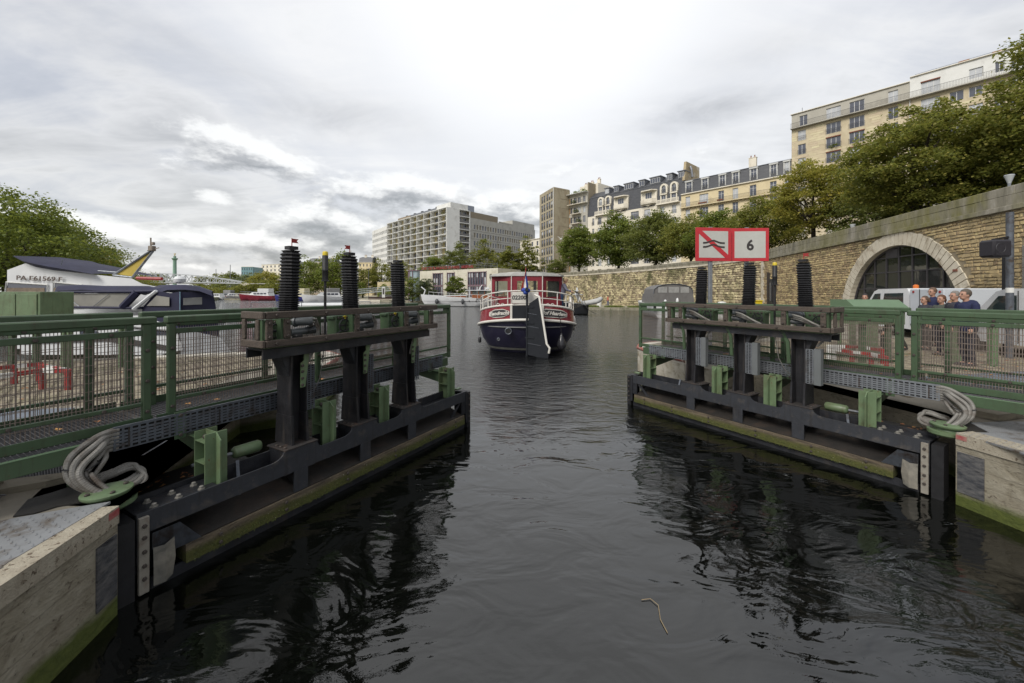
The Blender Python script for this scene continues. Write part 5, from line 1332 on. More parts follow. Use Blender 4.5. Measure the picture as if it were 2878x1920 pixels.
# --- yellow stone building with a slate mansard
o8 = Vector((56.6, 80)) - Vector((.663, -.748)) * 25.0
F8 = Fac(o8, (.663, -.748)); x8a, x8b = F8.ux(1914), F8.ux(2226)
B8 = thing('mansard_building', 'yellow stone building with slate mansard and a running iron balcony, left of the limestone block', 'building', (o8.x, o8.y, street), frame_dir(F8.d))
um = 2045; zc8 = F8.vz(um, 521) - street; zr8 = F8.vz(um, 482) - street; zb8 = F8.vz(um, 563) - street
holes = []; wins = []; ucs = [(1926, 1939, 2), (1965, 1990, 3), (2018, 2034, 2), (2058, 2074, 2), (2106, 2125, 2), (2163, 2182, 2), (2204, 2220, 2)]
for r in range(7):
    for ua, ub, nl in ucs:
        xa, xb = F8.ux(ua), F8.ux(ub); za = zb8 + .1 - r * 3.15; zz = za + 2.45
        holes.append((round(xa, 2), round(xb, 2), round(za, 2), round(zz, 2))); wins.append((xa, xb, za, zz, nl, r))
wall_with_holes(B8, x8a, x8b, 0, zc8, holes, YSTONE); body(B8, x8a + .02, x8b - .02, 13, 0, zc8, YSTONE)
for xa, xb, za, zz, nl, r in wins:
    if r < 4: window(B8, xa, xb, za, zz, .18, nl, rail=(r in (1, 2)), transom=.72)
obj('balcony_slab', MB().bbox(x8a, x8b, -.7, 0, zb8 - .2, zb8, .03), YSTONE, B8); rl = MB().box(x8a, x8b, -.67, -.64, zb8 + .92, zb8 + .96); x = x8a
while x < x8b: rl.box(x - .014, x + .014, -.665, -.645, zb8, zb8 + .92); x += .15
obj('balcony_railing', rl, RAILM, B8)
for i in range(int((x8b - x8a) / .9)): obj('corbel', MB().prism_x([(0, zb8 - .2), (-.55, zb8 - .2), (0, zb8 - .6)], x8a + .3 + i * .9, x8a + .5 + i * .9), YSTONE, B8, fix=True)
obj('cornice', MB().bbox(x8a, x8b, -.35, .1, zc8 - .25, zc8, .06), CREAM, B8)
obj('mansard', MB().prism_x([(-.1, zc8 + .002), (.55, zr8), (3.5, zr8 + .6), (13, zr8 + .6), (13, zc8 + .002)], x8a, x8b), SLATE, B8, fix=True)
obj('ridge_flashing', MB().bbox(x8a, x8b, .40, .62, zr8 - .05, zr8 + .10, .03), ZINC, B8)
for ua, ub in ((1927, 1944), (1972, 1989), (2021, 2038), (2058, 2076), (2108, 2127), (2164, 2183), (2203, 2218)):
    xa, xb = F8.ux(ua), F8.ux(ub); d = obj('dormer', MB().box(xa - .12, xa + .08, -.05, 1.2, zc8 + .25, zc8 + 2.65).box(xb - .08, xb + .12, -.05, 1.2, zc8 + .25, zc8 + 2.65).box(xa - .2, xb + .2, -.15, 1.3, zc8 + 2.65, zc8 + 2.95).box(xa + .08, xb - .08, .3, 1.2, zc8 + .25, zc8 + 2.65), mat('dormer_white', (.55, .55, .52), (.45, .45, .43), .7, ns=2), B8)
    window(B8, xa + .1, xb - .1, zc8 + .3, zc8 + 2.6, .06, 2, rail=1, transom=.7)
for ua, m_ in ((1972, 0), (2112, 0)): pass
for ua, ub in ((1965, 1990), (2018, 2034)): obj('flower_box', MB().bbox(F8.ux(ua), F8.ux(ub), -.82, -.68, zb8 + .15, zb8 + .5, .03), mat('red_flowers', (.22, .02, .03), (.05, .08, .02), .8, ns=6), B8)
chimney(B8, F8.ux(2090), 3, zr8 + .6, 1.5, 2.2, 2)
# --- cream art nouveau building
o7 = Vector((56.6, 80)) - Vector((.663, -.748)) * 51.2
F7 = Fac(o7, (.663, -.748)); x7b = F7.ux(1914)
B7 = thing('mansard_building', 'cream building with bowed balcony towers, arched dormers and slate roof, above the trees', 'building', (o7.x, o7.y, street), frame_dir(F7.d))
vz7 = lambda zx, zy: F7.vz(1640 + zx / 6.915, 460 + zy / 6.915) - street
ux7 = lambda zx: F7.ux(1640 + zx / 6.915)
zc7 = vz7(1430, 800); zm7 = vz7(1700, 310); zr7 = vz7(1700, 160); 
holes = []; wins = []
for (xa_, xb_, nl, base) in ((165, 205, 2, None), (275, 345, 2, None), (455, 520, 2, None), (640, 750, 3, None), (915, 1070, 4, None), (1175, 1295, 3, None), (1485, 1565, 2, None), (1715, 1800, 2, None)):
    xa, xb = ux7(xa_), ux7(xb_)
    for r in range(7):
        za = vz7(1235, 815) - r * 3.02; zz = za + 2.1
        holes.append((round(xa, 2), round(xb, 2), round(za, 2), round(zz, 2))); wins.append((xa, xb, za, zz, nl, r))
holes = [h for h in holes if h[3] < zc7 - .05]
wall_with_holes(B7, 0, x7b, 0, zc7, holes, CREAM); body(B7, .02, x7b - .02, 13, 0, zc7, CREAM)
for xa, xb, za, zz, nl, r in wins:
    if r < 6 and zz < zc7: window(B7, xa, xb, za, zz, .16, nl, rail=(1 if nl > 2 or r == 1 else 0), transom=.75)
# side balconies with stone balustrade
for a_, b_ in ((245, 555), (1440, 1870)):
    xa, xb = ux7(a_), ux7(b_)
    obj('balcony_slab', MB().bbox(xa - .2, xb + .1, -.9, 0, zc7 - .25, zc7, .05), CREAM, B7)
    bs_ = MB().box(xa, xb, -.85, -.78, zc7 + .85, zc7 + 1.0).box(xa, xb, -.85, -.78, zc7, zc7 + .12)
    x = xa
    while x < xb: bs_.box(x, x + .14, -.84, -.79, zc7 + .12, zc7 + .85); x += .26
    obj('balustrade', bs_, CREAM, B7)
    for k in range(2):
        c = xa + (xb - xa) * (.27 + .46 * k); d = obj('dormer', MB().box(c - .85, c - .6, -.1, 1.4, zc7, zc7 + 2.3).box(c + .6, c + .85, -.1, 1.4, zc7, zc7 + 2.3).box(c - .95, c + .95, -.25, 1.5, zc7 + 2.3, zc7 + 2.6).box(c - .6, c + .6, .3, 1.3, zc7, zc7 + 2.3), CREAM, B7)
        window(B7, c - .6, c + .6, zc7 + .5, zc7 + 2.3, .1, 2)
        # arched dormer above
        z0 = zc7 + 2.75; arch = [(c + 1.0 * math.cos(t * math.pi / 10), z0 + 1.4 + 1.0 * math.sin(t * math.pi / 10)) for t in range(11)] + [(c - 1.0, z0), (c - .55, z0), (c - .55, z0 + 1.4)] + [(c - .55 * math.cos(t * math.pi / 8), z0 + 1.4 + .6 * math.sin(t * math.pi / 8)) for t in range(1, 8)] + [(c + .55, z0 + 1.4), (c + .55, z0), (c + 1.0, z0)]
        mb = MB(); n = 10
        for q in range(n):
            t0, t1 = q * math.pi / n, (q + 1) * math.pi / n
            mb.hexa([(c + .55 * math.cos(t0), -.05, z0 + 1.4 + .6 * math.sin(t0)), (c + 1.0 * math.cos(t0), -.05, z0 + 1.4 + 1.05 * math.sin(t0)), (c + 1.0 * math.cos(t0), 1.6, z0 + 1.4 + 1.05 * math.sin(t0)), (c + .55 * math.cos(t0), 1.6, z0 + 1.4 + .6 * math.sin(t0)),
                     (c + .55 * math.cos(t1), -.05, z0 + 1.4 + .6 * math.sin(t1)), (c + 1.0 * math.cos(t1), -.05, z0 + 1.4 + 1.05 * math.sin(t1)), (c + 1.0 * math.cos(t1), 1.6, z0 + 1.4 + 1.05 * math.sin(t1)), (c + .55 * math.cos(t1), 1.6, z0 + 1.4 + .6 * math.sin(t1))])
        mb.box(c - 1.0, c - .55, -.05, 1.5, z0, z0 + 1.4).box(c + .55, c + 1.0, -.05, 1.5, z0, z0 + 1.4)
        obj('arched_dormer', mb, CREAM, B7, fix=True); window(B7, c - .55, c + .55, z0 + .05, z0 + 1.75, .2, 2, rail=1); obj('fanlight', MB().box(c - .5, c + .5, .3, .32, z0, z0 + 1.9), PGL, B7)
obj('mansard', MB().prism_x([(-.05, zc7 + .003), (.9, zm7), (3.4, zr7), (13, zr7), (13, zc7 + .003)], .02, x7b - .02), SLATE, B7, fix=True)
obj('mansard_break', MB().bbox(0, x7b, .78, .98, zm7 - .06, zm7 + .08, .03), ZINC, B7)
for a_, b_, nl in ((385, 455, 2), (560, 635, 2), (760, 925, 4), (1050, 1140, 2), (1265, 1445, 4), (1590, 1680, 3), (1815, 1915, 3)):
    xa, xb = ux7(a_), ux7(b_); zz = zm7 + .35
    obj('dormer', MB().box(xa - .15, xb + .15, .9, 3.4, zz - .15, zz + 1.5).box(xa - .35, xb + .35, .65, 3.6, zz + 1.5, zz + 1.68), ZINC, B7); window(B7, xa, xb, zz, zz + 1.3, .80, nl)
# bowed towers
for a_, b_ in ((580, 870), (1105, 1425)):
    xa, xb = ux7(a_), ux7(b_); c = (xa + xb) / 2; w2 = (xb - xa) / 2
    bow = [(xa, 0), (xa + w2 * .35, -1.0), (xb - w2 * .35, -1.0), (xb, 0)]
    inner = [(xa + .1, 0), (xa + w2 * .4, -.5), (xb - w2 * .4, -.5), (xb - .1, 0)]
    obj('bay_wall', MB().prism([(xa + .1, .0), (xb - .1, .0), (xb - .1, 2.5), (xa + .1, 2.5)], zc7, zc7 + 4.1), CREAM, B7, fix=True)
    obj('balcony_slab', MB().prism(bow, zc7 + .6, zc7 + .85), CREAM, B7, fix=True)
    mb = MB()
    for (p, q) in zip(bow[:-1], bow[1:]): mb.bar((p[0], p[1], zc7 + 1.35), (q[0], q[1], zc7 + 1.35), .12, 1.0)
    obj('balustrade', mb, CREAM, B7)
    obj('canopy', MB().prism([(x, y * 1.15) for x, y in bow], zc7 + 3.9, zc7 + 4.15), CREAM, B7, fix=True)
    window(B7, c - .9, c + .9, zc7 + 1.6, zc7 + 3.6, -.07, 3)
    obj('corbel', MB().prism_y([(c - w2 * .6, zc7 + .6), (c + w2 * .6, zc7 + .6), (c, zc7 + .0)], -.5, .02), CREAM, B7, fix=True)
obj('party_wall', MB().prism_x([(.6, zm7 - .6), (1.6, zr7 + 2.3), (9, zr7 + 2.3), (9, zm7 - .6)], x7b - .05, x7b + .55), mat('stained_gable', (.44, .36, .22), (.30, .24, .15), .9, ns=.5, bump=.1, dirt=(.6, .57, .5), dn=.4), B7, fix=True)
obj('flue', MB().tube([(x7b + 1.4, 3, zr7 - 1.5), (x7b + 1.2, 3, zr7 + .3), (x7b + .9, 3, zr7 + 1.3)], .28, 8), ZINC, B7)
# --- balcony building and concrete tower further left
o6 = Vector((56.6, 80)) - Vector((.663, -.748)) * 58.4
F6 = Fac(o6, (.663, -.748)); x6b = F6.ux(1651)
B6 = thing('apartment_block', 'narrow grey apartment block with projecting planted balconies, next to the concrete tower', 'building', (o6.x, o6.y, street), frame_dir(F6.d))
zt6 = F6.vz(1625, 545) - street
holes = []; ws = []
for r in range(8):
    zf = zt6 - 3.1 - r * 2.95
    for a_, b_, nl in ((.5, 1.1, 1), (1.7, 2.9, 2), (3.2, 4.4, 2), (5.3, 6.2, 2)):
        k = x6b / 7.0; holes.append((round(a_ * k, 2), round(b_ * k, 2), round(zf + .1, 2), round(zf + 2.1, 2))); ws.append((a_ * k, b_ * k, zf + .1, zf + 2.1, nl, r))
wall_with_holes(B6, 0, x6b, 0, zt6, holes, LIMEG); body(B6, .02, x6b - .02, 13, 0, zt6, LIMEG)
for a, b, c, d, nl, r in ws:
    if r < 6: window(B6, a, b, c, d, .16, nl, fm=WFD if nl == 1 else WFR)
    if nl == 1: obj('shutter', MB().bbox(a - .5, a - .05, -.05, -.01, c, d, .01), mat('brown_shutter', (.30, .18, .08), (.22, .13, .06), .7, ns=3), B6)
for r in range(6):
    zf = zt6 - 3.1 - r * 2.95; xa, xb = (0 if r == 0 else 1.2), (x6b if r == 0 else 4.8)
    obj('balcony_slab', MB().bbox(xa, xb, -1.2, 0, zf - .15, zf + .02, .03), CREAM, B6); rl = MB().box(xa, xb, -1.18, -1.15, zf + .9, zf + .95); x = xa
    while x < xb: rl.box(x - .015, x + .015, -1.175, -1.155, zf, zf + .9); x += .2
    obj('balcony_railing', rl, RAILM, B6)
    if r < 3: me = crown_mesh('balcony_plants', .9, 1.1, 500, .2, 30 + r, LEAF_GR); obj('balcony_plants', me, parent=B6, loc=(2.2 + r, -.7, zf + .3), kind='stuff')
obj('roof_edge', MB().bbox(-.3, x6b, -1.2, .4, zt6, zt6 + .15, .04), WHITEP, B6)
obj('penthouse', MB().box(1.0, 8, 4, 12, zt6 + .15, zt6 + 3.3), CREAM, B6); me = crown_mesh('roof_garden', 3.0, 1.6, 1600, .25, 40, LEAF_GR); obj('roof_garden', me, parent=B6, loc=(3.6, 2.0, zt6 + .15), kind='stuff')
obj('end_wall', MB().box(x6b - .3, x6b, .4, 8, zt6 - 8, zt6 + 3.0), mat('brown_gable', (.30, .25, .17), (.24, .2, .14), .9, ns=.6), B6)
for x, hh in ((1.2, 1.4), (3.6, 1.8), (6.2, 2.4)): chimney(B6, x, 6, zt6 + 3.3, 1.0, hh * .7, 2)
# tower: two visible faces
A5 = PY(1516, 549, 131); C5 = PY(1555.5, 526.4, 120.5); E5 = PY(1600, 531, 124)
F5 = Fac((A5.x, A5.y), (C5.x - A5.x, C5.y - A5.y)); w5 = math.hypot(C5.x - A5.x, C5.y - A5.y)
B5 = thing('concrete_tower', 'plain concrete tower block with a narrow windowed face and blank stained flank', 'building', (A5.x, A5.y, 0), frame_dir(F5.d))
zt5 = C5.z; holes = []; ws = []
for r in range(12):
    zz = zt5 - 1.0 - r * 2.82
    for ua, ub in ((1521, 1526), (1527.5, 1532), (1535, 1540), (1541.5, 1546), (1547.5, 1552.5)):
        xa, xb = F5.ux(ua), F5.ux(ub); holes.append((round(xa, 2), round(xb, 2), round(zz - 2.2, 2), round(zz, 2))); ws.append((xa, xb, zz - 2.2, zz, r))
holes = [h for h in holes if h[2] > 0]
wall_with_holes(B5, 0, w5, 0, zt5, holes, CONCB)
for xa, xb, za, zz, r in ws:
    if za > 4:
        o = window(B5, xa, xb, za, zz, .12, 1, fm=WFD, transom=.5, gm=None); obj('spandrel', MB().box(.03, xb - xa - .03, -.03, .0, .05, 1.0), mat('dark_panel', (.06, .06, .055), (.04, .04, .04), .5, ns=2, bump=0), o)
fl = Vector((E5.x - C5.x, E5.y - C5.y)); a5 = fl.angle_signed(F5.d) if False else 0
# flank as its own wall built in tower coordinates
ci, si = F5.d.x, F5.d.y
def to5(p): dx, dy = p.x - A5.x, p.y - A5.y; return (dx * ci + dy * si, -dx * si + dy * ci)
e5 = to5(E5)
obj('flank_wall', MB().add([(w5, 0, 0), (e5[0], e5[1], 0), (e5[0], e5[1], zt5), (w5, 0, zt5)], [(0, 1, 2, 3)]), CONCB, B5)
obj('roof', MB().prism([(0, 0), (w5, 0), e5, (e5[0] - w5, e5[1] + 2), (0, 4)], zt5, zt5 + .15), CONCB, B5, fix=True)
obj('body', MB().prism([(0.02, .31), (w5 - .02, .31), (e5[0] - .1, e5[1] + .2), (0, 9)], 0, zt5 - .01), CONCB, B5, fix=True)
obj('drainpipe', MB().tube([(w5 + .05, -.1, 3), (w5 + .05, -.1, zt5)], .09, 6), WHITEP, B5)
bl = MB(); rn = random.Random(4)
L5 = math.hypot(e5[0] - w5, e5[1]); d5 = Vector((e5[0] - w5, e5[1])) / L5; n5 = Vector((d5.y, -d5.x))
for k in range(12):
    zz = zt5 - .3 - 2.82 * k
    p = Vector((w5, 0)); q = p + d5 * L5; bl.bar((p.x + n5.x * .02, p.y + n5.y * .02, zz), (q.x + n5.x * .02, q.y + n5.y * .02, zz), .05, .06)
obj('storey_joint', bl, mat('joint_stain', (.30, .26, .18), (.26, .22, .15), .9, ns=1), B5, kind='stuff')
# --- balconied slab, its flank and grey wing
P2 = (-29.5, 178.0); F2 = Fac((-70.2, 222.0), (P2[0] + 70.2, P2[1] - 222.0)); w2 = math.hypot(40.7, 44)
B2 = thing('balconied_block', 'long white apartment slab with nine bays of ochre-backed balconies', 'building', (-70.2, 222.0, 0), frame_dir(F2.d))
zt2 = 41.1; np_ = 11; ph = 3.02; nb = 9; bw = w2 / nb
for r in range(np_ + 1):
    z = zt2 - r * ph; obj('floor_slab', MB().bbox(-.1, w2 + .0, -.25, 2.1, z - .28, z + .0, .03), WHITEB, B2)
for c in range(nb + 1): x = min(w2 - .12, max(.12, c * bw)); obj('party_fin', MB().box(x - .12, x + .12, -.2, 2.0, zt2 - np_ * ph, zt2 - .28), WHITEB, B2)
body(B2, 0, w2 - 1.95, 14, 0, zt2 - .01, OCHRE, y0=2.0, name='back_wall')
obj('lower_wall', MB().box(0, w2, 0, 2, 0, zt2 - np_ * ph - .3), WHITEB, B2)
wm = None; rn = random.Random(6)
wfr = MB().box(0, 3.2, -.05, .0, 0, 2.4); wpan = MB().box(.1, 1.5, -.07, -.052, .1, 2.3).box(1.62, 3.1, -.07, -.052, .1, 2.3)
wm_d = wfr.mesh('balcony_window', mat('window_surround', (.42, .40, .35), (.36, .34, .3), .7, ns=2, bump=0)); pm1 = wpan.mesh('pane', PGL); pm2 = wpan.mesh('pane', PCU)
rmb = MB().box(.15, bw - .15, -.22, -.18, .95, 1.0)
for i in range(18): rmb.box(.2 + i * (bw - .4) / 17 - .03, .2 + i * (bw - .4) / 17 + .03, -.21, -.19, 0, .95)
rme = rmb.mesh('balcony_railing', RAILM)
dmb = MB().box(3.4, 3.55, 0.0, 1.9, 0, 2.72).mesh('balcony_divider', OCHRE)
awn = MB().add([(.3, 0.0, 2.6), (3.4, 0.0, 2.6), (3.4, -1.0, 2.0), (.3, -1.0, 2.0)], [(0, 1, 2, 3), (3, 2, 1, 0)]).mesh('awning', WHITEP)
for r in range(np_):
    z = zt2 - (r + 1) * ph
    for c in range(nb):
        x = c * bw
        o = obj('balcony_window', wm_d, parent=B2, loc=(x + rn.choice((.5, 1.2, 2.4)), 1.97, z)); obj('pane', pm1 if rn.random() < .7 else pm2, parent=o)
        obj('balcony_railing', rme, parent=B2, loc=(x, .05, z))
        if rn.random() < .10: obj('awning', awn, parent=B2, loc=(x + 1, .2, z))
        if rn.random() < .15: obj('balcony_plants', CR_CACHE[list(CR_CACHE)[0]][0] if False else crown_mesh('balcony_plants', 1.0, 1.0, 60, .45, r * 9 + c, LEAF_DK), parent=B2, loc=(x + rn.uniform(1.2, 4), .4, z + .2), kind='stuff')
obj('roof_storey', MB().box(7, 22, 3, 12, zt2, zt2 + 2.2), mat('brown_louvre', (.26, .21, .15), (.22, .18, .13), .8, ns=2, stretch=(6, 1, 1)), B2); obj('roof_storey', MB().box(22.0, 48, 2.5, 12, zt2, zt2 + 1.9), ZINC, B2); obj('roof_storey', MB().box(48, w2 - .3, 2.2, 12, zt2, zt2 + 2.6), WHITEB, B2)
for x in (14, 22.5, 30, 37, 44, 52): obj('roof_vent', MB().bbox(x, x + 1.4, 4, 5, zt2 + 1.8, zt2 + 3.0, .05), WFD, B2)
# flank (perpendicular) : blank white then a balcony bay
o_ = obj('flank_wall', MB().box(w2, w2 + .15, .0, 7.0, 0, zt2 + .01), WHITEB, B2)
obj('flank_wall', MB().box(w2 - .1, w2 + .15, 12.6, 13.1, 0, zt2 + .01), WHITEB, B2)
for r in range(np_ + 1): z = zt2 - r * ph; obj('floor_slab', MB().box(w2 - 1.8, w2 + .2, 7.0, 12.6, z - .3, z), WHITEB, B2)
for r in range(np_):
    z = zt2 - (r + 1) * ph; obj('balcony_back', MB().box(w2 - 1.9, w2 - 1.8, 7, 12.6, z, z + 2.7), LIMEG, B2)
    for y in (7.4, 10.3): obj('pane', MB().box(w2 - 1.79, w2 - 1.76, y, y + 1.8, z + .05, z + 2.3), PGL, B2)
    obj('balcony_railing', MB().box(w2 + .1, w2 + .14, 7.1, 12.5, z + .1, z + .95), mat('railing_screen', (.16, .15, .14), (.1, .1, .1), .6, ns=6), B2)
obj('roof_screen', MB().box(w2 - 2, w2 - 1.95, 11, 17, zt2, zt2 + 3.0), mat('mesh_screen', (.25, .28, .33), (.2, .22, .26), .6, ns=6), B2)
F3 = Fac((-20.0, 186.8), (33.0, 37.2)); w3 = 49.7
B3 = thing('office_wing', 'grey stone-clad office wing with closely spaced narrow windows', 'building', (-20.0, 186.8, 0), frame_dir(F3.d))
body(B3, 0, w3, 15, 0, 38.0, BGREY, y0=.2); obj('roof_band', MB().box(0, 19.5, .3, 10, 38.0, 41.0), mat('bronze_band', (.24, .20, .14), (.2, .17, .12), .7, ns=1, stretch=(4, 1, 1)), B3); obj('roof_band', MB().box(31, w3, .5, 10, 38.0, 41.0), BGREY, B3)
wmb = MB().box(0, 1.1, -.02, .0, 0, 2.2).mesh('pane', PGL); wmc = MB().box(0, 1.1, -.02, .0, 0, 2.2).mesh('pane', mat('bronze_blind', (.22, .19, .14), (.16, .14, .1), .6, ns=3))
xs3 = [2.6 + i * 1.82 for i in range(25)]
zs3 = [35.0 - r * 3.9 for r in range(8)]
hol = [(round(x, 2), round(x + 1.1, 2), round(z - 2.2, 2), round(z, 2)) for x in xs3 for z in zs3]
wall_with_holes(B3, 0, w3, 0, 38.0, hol, BGREY, th=.21)
for z in zs3[:6]:
    for x in xs3: obj('pane', wmb if rn.random() < .6 else wmc, parent=B3, loc=(x, .19, z - 2.2))
for z in zs3[:7]: obj('sill_band', MB().box(0, w3, -.12, 0, z - 2.75, z - 2.55), BGREY, B3)
for i in range(24): obj('roof_baluster', MB().box(20 + i * .46, 20.2 + i * .46, 0, .4, 38.0, 38.9), BGREY, B3)
# white office slab left of it
A1 = PY(1046, 651, 262); C1 = PY(1090, 634.5, 238)
F1 = Fac((A1.x, A1.y), (C1.x - A1.x, C1.y - A1.y)); w1 = math.hypot(C1.x - A1.x, C1.y - A1.y)
B1 = thing('office_slab', 'white office slab with a regular grid of small windows, left of the balconied block', 'building', (A1.x, A1.y, 0), frame_dir(F1.d))
zt1 = (A1.z + C1.z) / 2; hol = []; pm = None; nx = 12
for r in range(10):
    for c in range(nx):
        x = 1.0 + c * (w1 - 2) / nx; z = zt1 - 2.4 - r * 3.6; hol.append((round(x, 2), round(x + (w1 - 2) / nx * .55, 2), round(z - 1.9, 2), round(z, 2)))
wall_with_holes(B1, 0, w1, 0, zt1, hol, WHITEB, th=.35); body(B1, 0, w1, 14, 0, zt1 - .01, WHITEB, y0=.36)
pm = MB().box(0, (w1 - 2) / nx * .55, 0, .02, 0, 1.9).mesh('pane', PGL)
for h in hol: obj('pane', pm, parent=B1, loc=(h[0], .33, h[2]))
# low roofs between the wing and the tower
def simple_house(label, u0_, u1_, v0_, v1_, Y0_, Y1_, m, rows=3, cols=5, roof='flat', rm=None, depth=12, name='house', vb=None):
    a = PY(u0_, v0_, Y0_); b = PY(u1_, v1_, Y1_); f = Fac((a.x, a.y), (b.x - a.x, b.y - a.y)); w_ = math.hypot(b.x - a.x, b.y - a.y); zt = (a.z + b.z) / 2
    B = thing(name, label, 'building', (a.x, a.y, .4), frame_dir(f.d)); zt -= .4; hol = []
    ph_ = 3.1
    for r in range(rows):
        for c in range(cols):
            x = w_ * (c + .3) / cols; hol.append((round(x, 2), round(x + w_ * .34 / cols, 2), round(zt - 2.5 - r * ph_, 2), round(zt - .8 - r * ph_, 2)))
    hol = [h for h in hol if h[2] > .3]
    wall_with_holes(B, 0, w_, 0, zt, hol, m); body(B, 0, w_, depth, 0, zt - .01, m)
    pm_ = MB().box(0, w_ * .34 / cols, 0, .03, 0, 1.7).mesh('pane', PGL)
    for h in hol: obj('pane', pm_, parent=B, loc=(h[0], .2, h[2]))
    obj('cornice', MB().bbox(-.2, w_ + .2, -.3, .1, zt, zt + .25, .05), CREAM, B)
    if roof == 'mansard': obj('roof', MB().prism_x([(-.1, zt + .25), (1.2, zt + 3.0), (depth / 2, zt + 4.0), (depth, zt + .25)], 0, w_), rm or SLATE, B, fix=True); chimney(B, w_ * .3, 3, zt + 2.8, 1.4, 1.8, 3); chimney(B, w_ * .8, 3, zt + 2.8, 1.4, 1.8, 3)
    return B
simple_house('low cream house with zinc roof edge, between the grey wing and the concrete tower', 1462, 1518, 682, 668, 160, 150, CREAM, 3, 4)
simple_house('old house with steep slate roof at the left foot of the white office slab', 1008, 1046, 740, 738, 250, 250, YSTONE, 2, 4, 'mansard')
simple_house('weathered houses rising behind the signal lamp', 868, 940, 742, 738, 300, 300, mat('old_plaster', (.40, .33, .25), (.32, .26, .2), .9, ns=.3, dirt=(.5, .45, .36), dn=.2), 3, 7, 'mansard')
simple_house('pale apartment houses left of the tallest bellows', 735, 790, 748, 742, 330, 320, CREAM, 5, 5)
simple_house('low white apartment building behind the cedar', 690, 738, 758, 752, 340, 330, WHITEB, 5, 4)
simple_house('small tan house behind the first bellows', 790, 868, 752, 748, 330, 320, LIMEG, 4, 6, 'mansard')
gb = simple_house('blue-green glass office cube beside the footbridge trees', 678, 711, 752, 752, 300, 300, mat('glass_cladding', (.16, .28, .30), (.12, .22, .25), .25, ns=.3, bump=0), 4, 5, name='glass_office')
# --- port house (harbour office) with red roof letters
A = PY(1180, 763, 100); Bp = PY(1399, 753.5, 86)
FP = Fac((A.x, A.y), (Bp.x - A.x, Bp.y - A.y)); wp = math.hypot(Bp.x - A.x, Bp.y - A.y)
PH = thing('port_house', 'low cream harbour office with tall framed windows and red rooftop lettering', 'building', (A.x, A.y, .42), frame_dir(FP.d))
zp = (A.z + Bp.z) / 2 - .42
zu = lambda zx: FP.ux(1140 + zx / 7.35)
bays = [(zu(567), zu(770), 4), (zu(860), zu(1012), 3), (zu(1290), zu(1668), 7)]
hol = [(round(a, 2), round(b, 2), .25, round(zp - .7, 2)) for a, b, n in bays]
SID = mat('cream_cladding', (.62, .59, .48), (.55, .52, .42), .8, ns=.6, bump=.05, dirt=(.42, .39, .3), dn=.5)
wall_with_holes(PH, 0, wp, 0, zp, hol, SID, th=.5); body(PH, 0, wp, 9, 0, zp - .01, SID, y0=.51)
obj('side_wall', MB().box(wp - .02, wp + .02, 0, 9, 0, zp), SID, PH)
MAUVE = mat('mauve_steel', (.22, .14, .17), (.17, .11, .13), .6, ns=3, bump=0)
for (a, b, n) in bays:
    wf = obj('window_frame', MB().box(a - .06, a + .06, -.12, .05, .2, zp - .55).box(b - .06, b + .06, -.12, .05, .2, zp - .55).box(a, b, -.12, .05, zp - .75, zp - .65).box(a, b, -.05, .05, zp * .48, zp * .52), MAUVE, PH)
    for i in range(1, n): x = a + (b - a) * i / n; obj('mullion', MB().box(x - .05, x + .05, -.1, .04, .25, zp - .6), MAUVE, wf)
    for i in range(n):
        for z0, z1 in ((.3, zp * .47), (zp * .53, zp * .74), (zp * .75, zp - .8)):
            x0, x1 = a + (b - a) * i / n + .08, a + (b - a) * (i + 1) / n - .08; obj('pane', MB().box(x0, x1, .12, .15, z0, z1), PGL if rn.random() < .7 else PCU, wf)
for k in range(16):
    z = .5 + k * .4
    for (a, b) in ((.4, bays[0][0] - .3), (bays[0][1] + .3, bays[1][0] - .3), (bays[1][1] + .3, bays[2][0] - .4)):
        obj('cladding_strip', MB().box(a, b, -.03, 0, z, z + .33), SID, PH)
rl = MB()
for z in (.35, .7, 1.05): rl.tube([(.5, .3, zp + z), (wp - .3, .3, zp + z)], .03, 4)
for i in range(14): x = .5 + (wp - .8) * i / 13; rl.tube([(x, .3, zp), (x, .3, zp + 1.05)], .03, 4)
obj('roof_railing', rl, GALV, PH)
RED2 = mat('red_letters', (.35, .02, .03), (.28, .02, .025), .5, ns=3, bump=0)
for txt, a, b in (('PORT', 325, 445), ('DE', 470, 535), ('PLAISANCE', 555, 850), ('DE', 870, 930), ('PARIS', 950, 1105), ('ARSENAL', 1140, 1400)):
    xa, xb = zu(a), zu(b); me = text_mesh(txt, 1.0, .02, 0, 1.0, .0); me.materials.clear(); me.materials.append(RED2)
    wtx = max(v.co.x for v in me.vertices) - min(v.co.x for v in me.vertices); me.transform(Matrix.Diagonal(((xb - xa) / wtx, 1, .95, 1)))
    o = bpy.data.objects.new('roof_lettering', me); COL.objects.link(o); o.parent = PH; o.location = ((xa + xb) / 2, .1, zp + .55)
obj('graffiti', MB().tube([(wp - 2.0 + .3 * math.sin(k * 1.7), -.02, zp - 2.0 + .9 * math.sin(k * .9) * math.cos(k * .5)) for k in range(24)], .035, 4), WFD, PH)
SV = thing('stair_tower', 'glass and mauve steel stair tower at the left end of the port house', 'building', (FP.o.x - 1.5, FP.o.y + 1.5, .42), frame_dir(FP.d))
obj('glass_core', MB().lathe([(1.6, 0), (1.6, 7.6)], 12), mat('pale_glass', (.40, .48, .52), (.3, .38, .42), .2, ns=1, bump=0), SV)
for k in range(6): t = 2.6 + k * .5; obj('fin', MB().tube([(1.75 * math.cos(t), 1.75 * math.sin(t), 0), (1.75 * math.cos(t), 1.75 * math.sin(t), 7.9)], .12, 4), MAUVE, SV)
obj('roof', MB().lathe([(1.9, 7.6), (1.9, 7.8)], 12), MAUVE, SV)
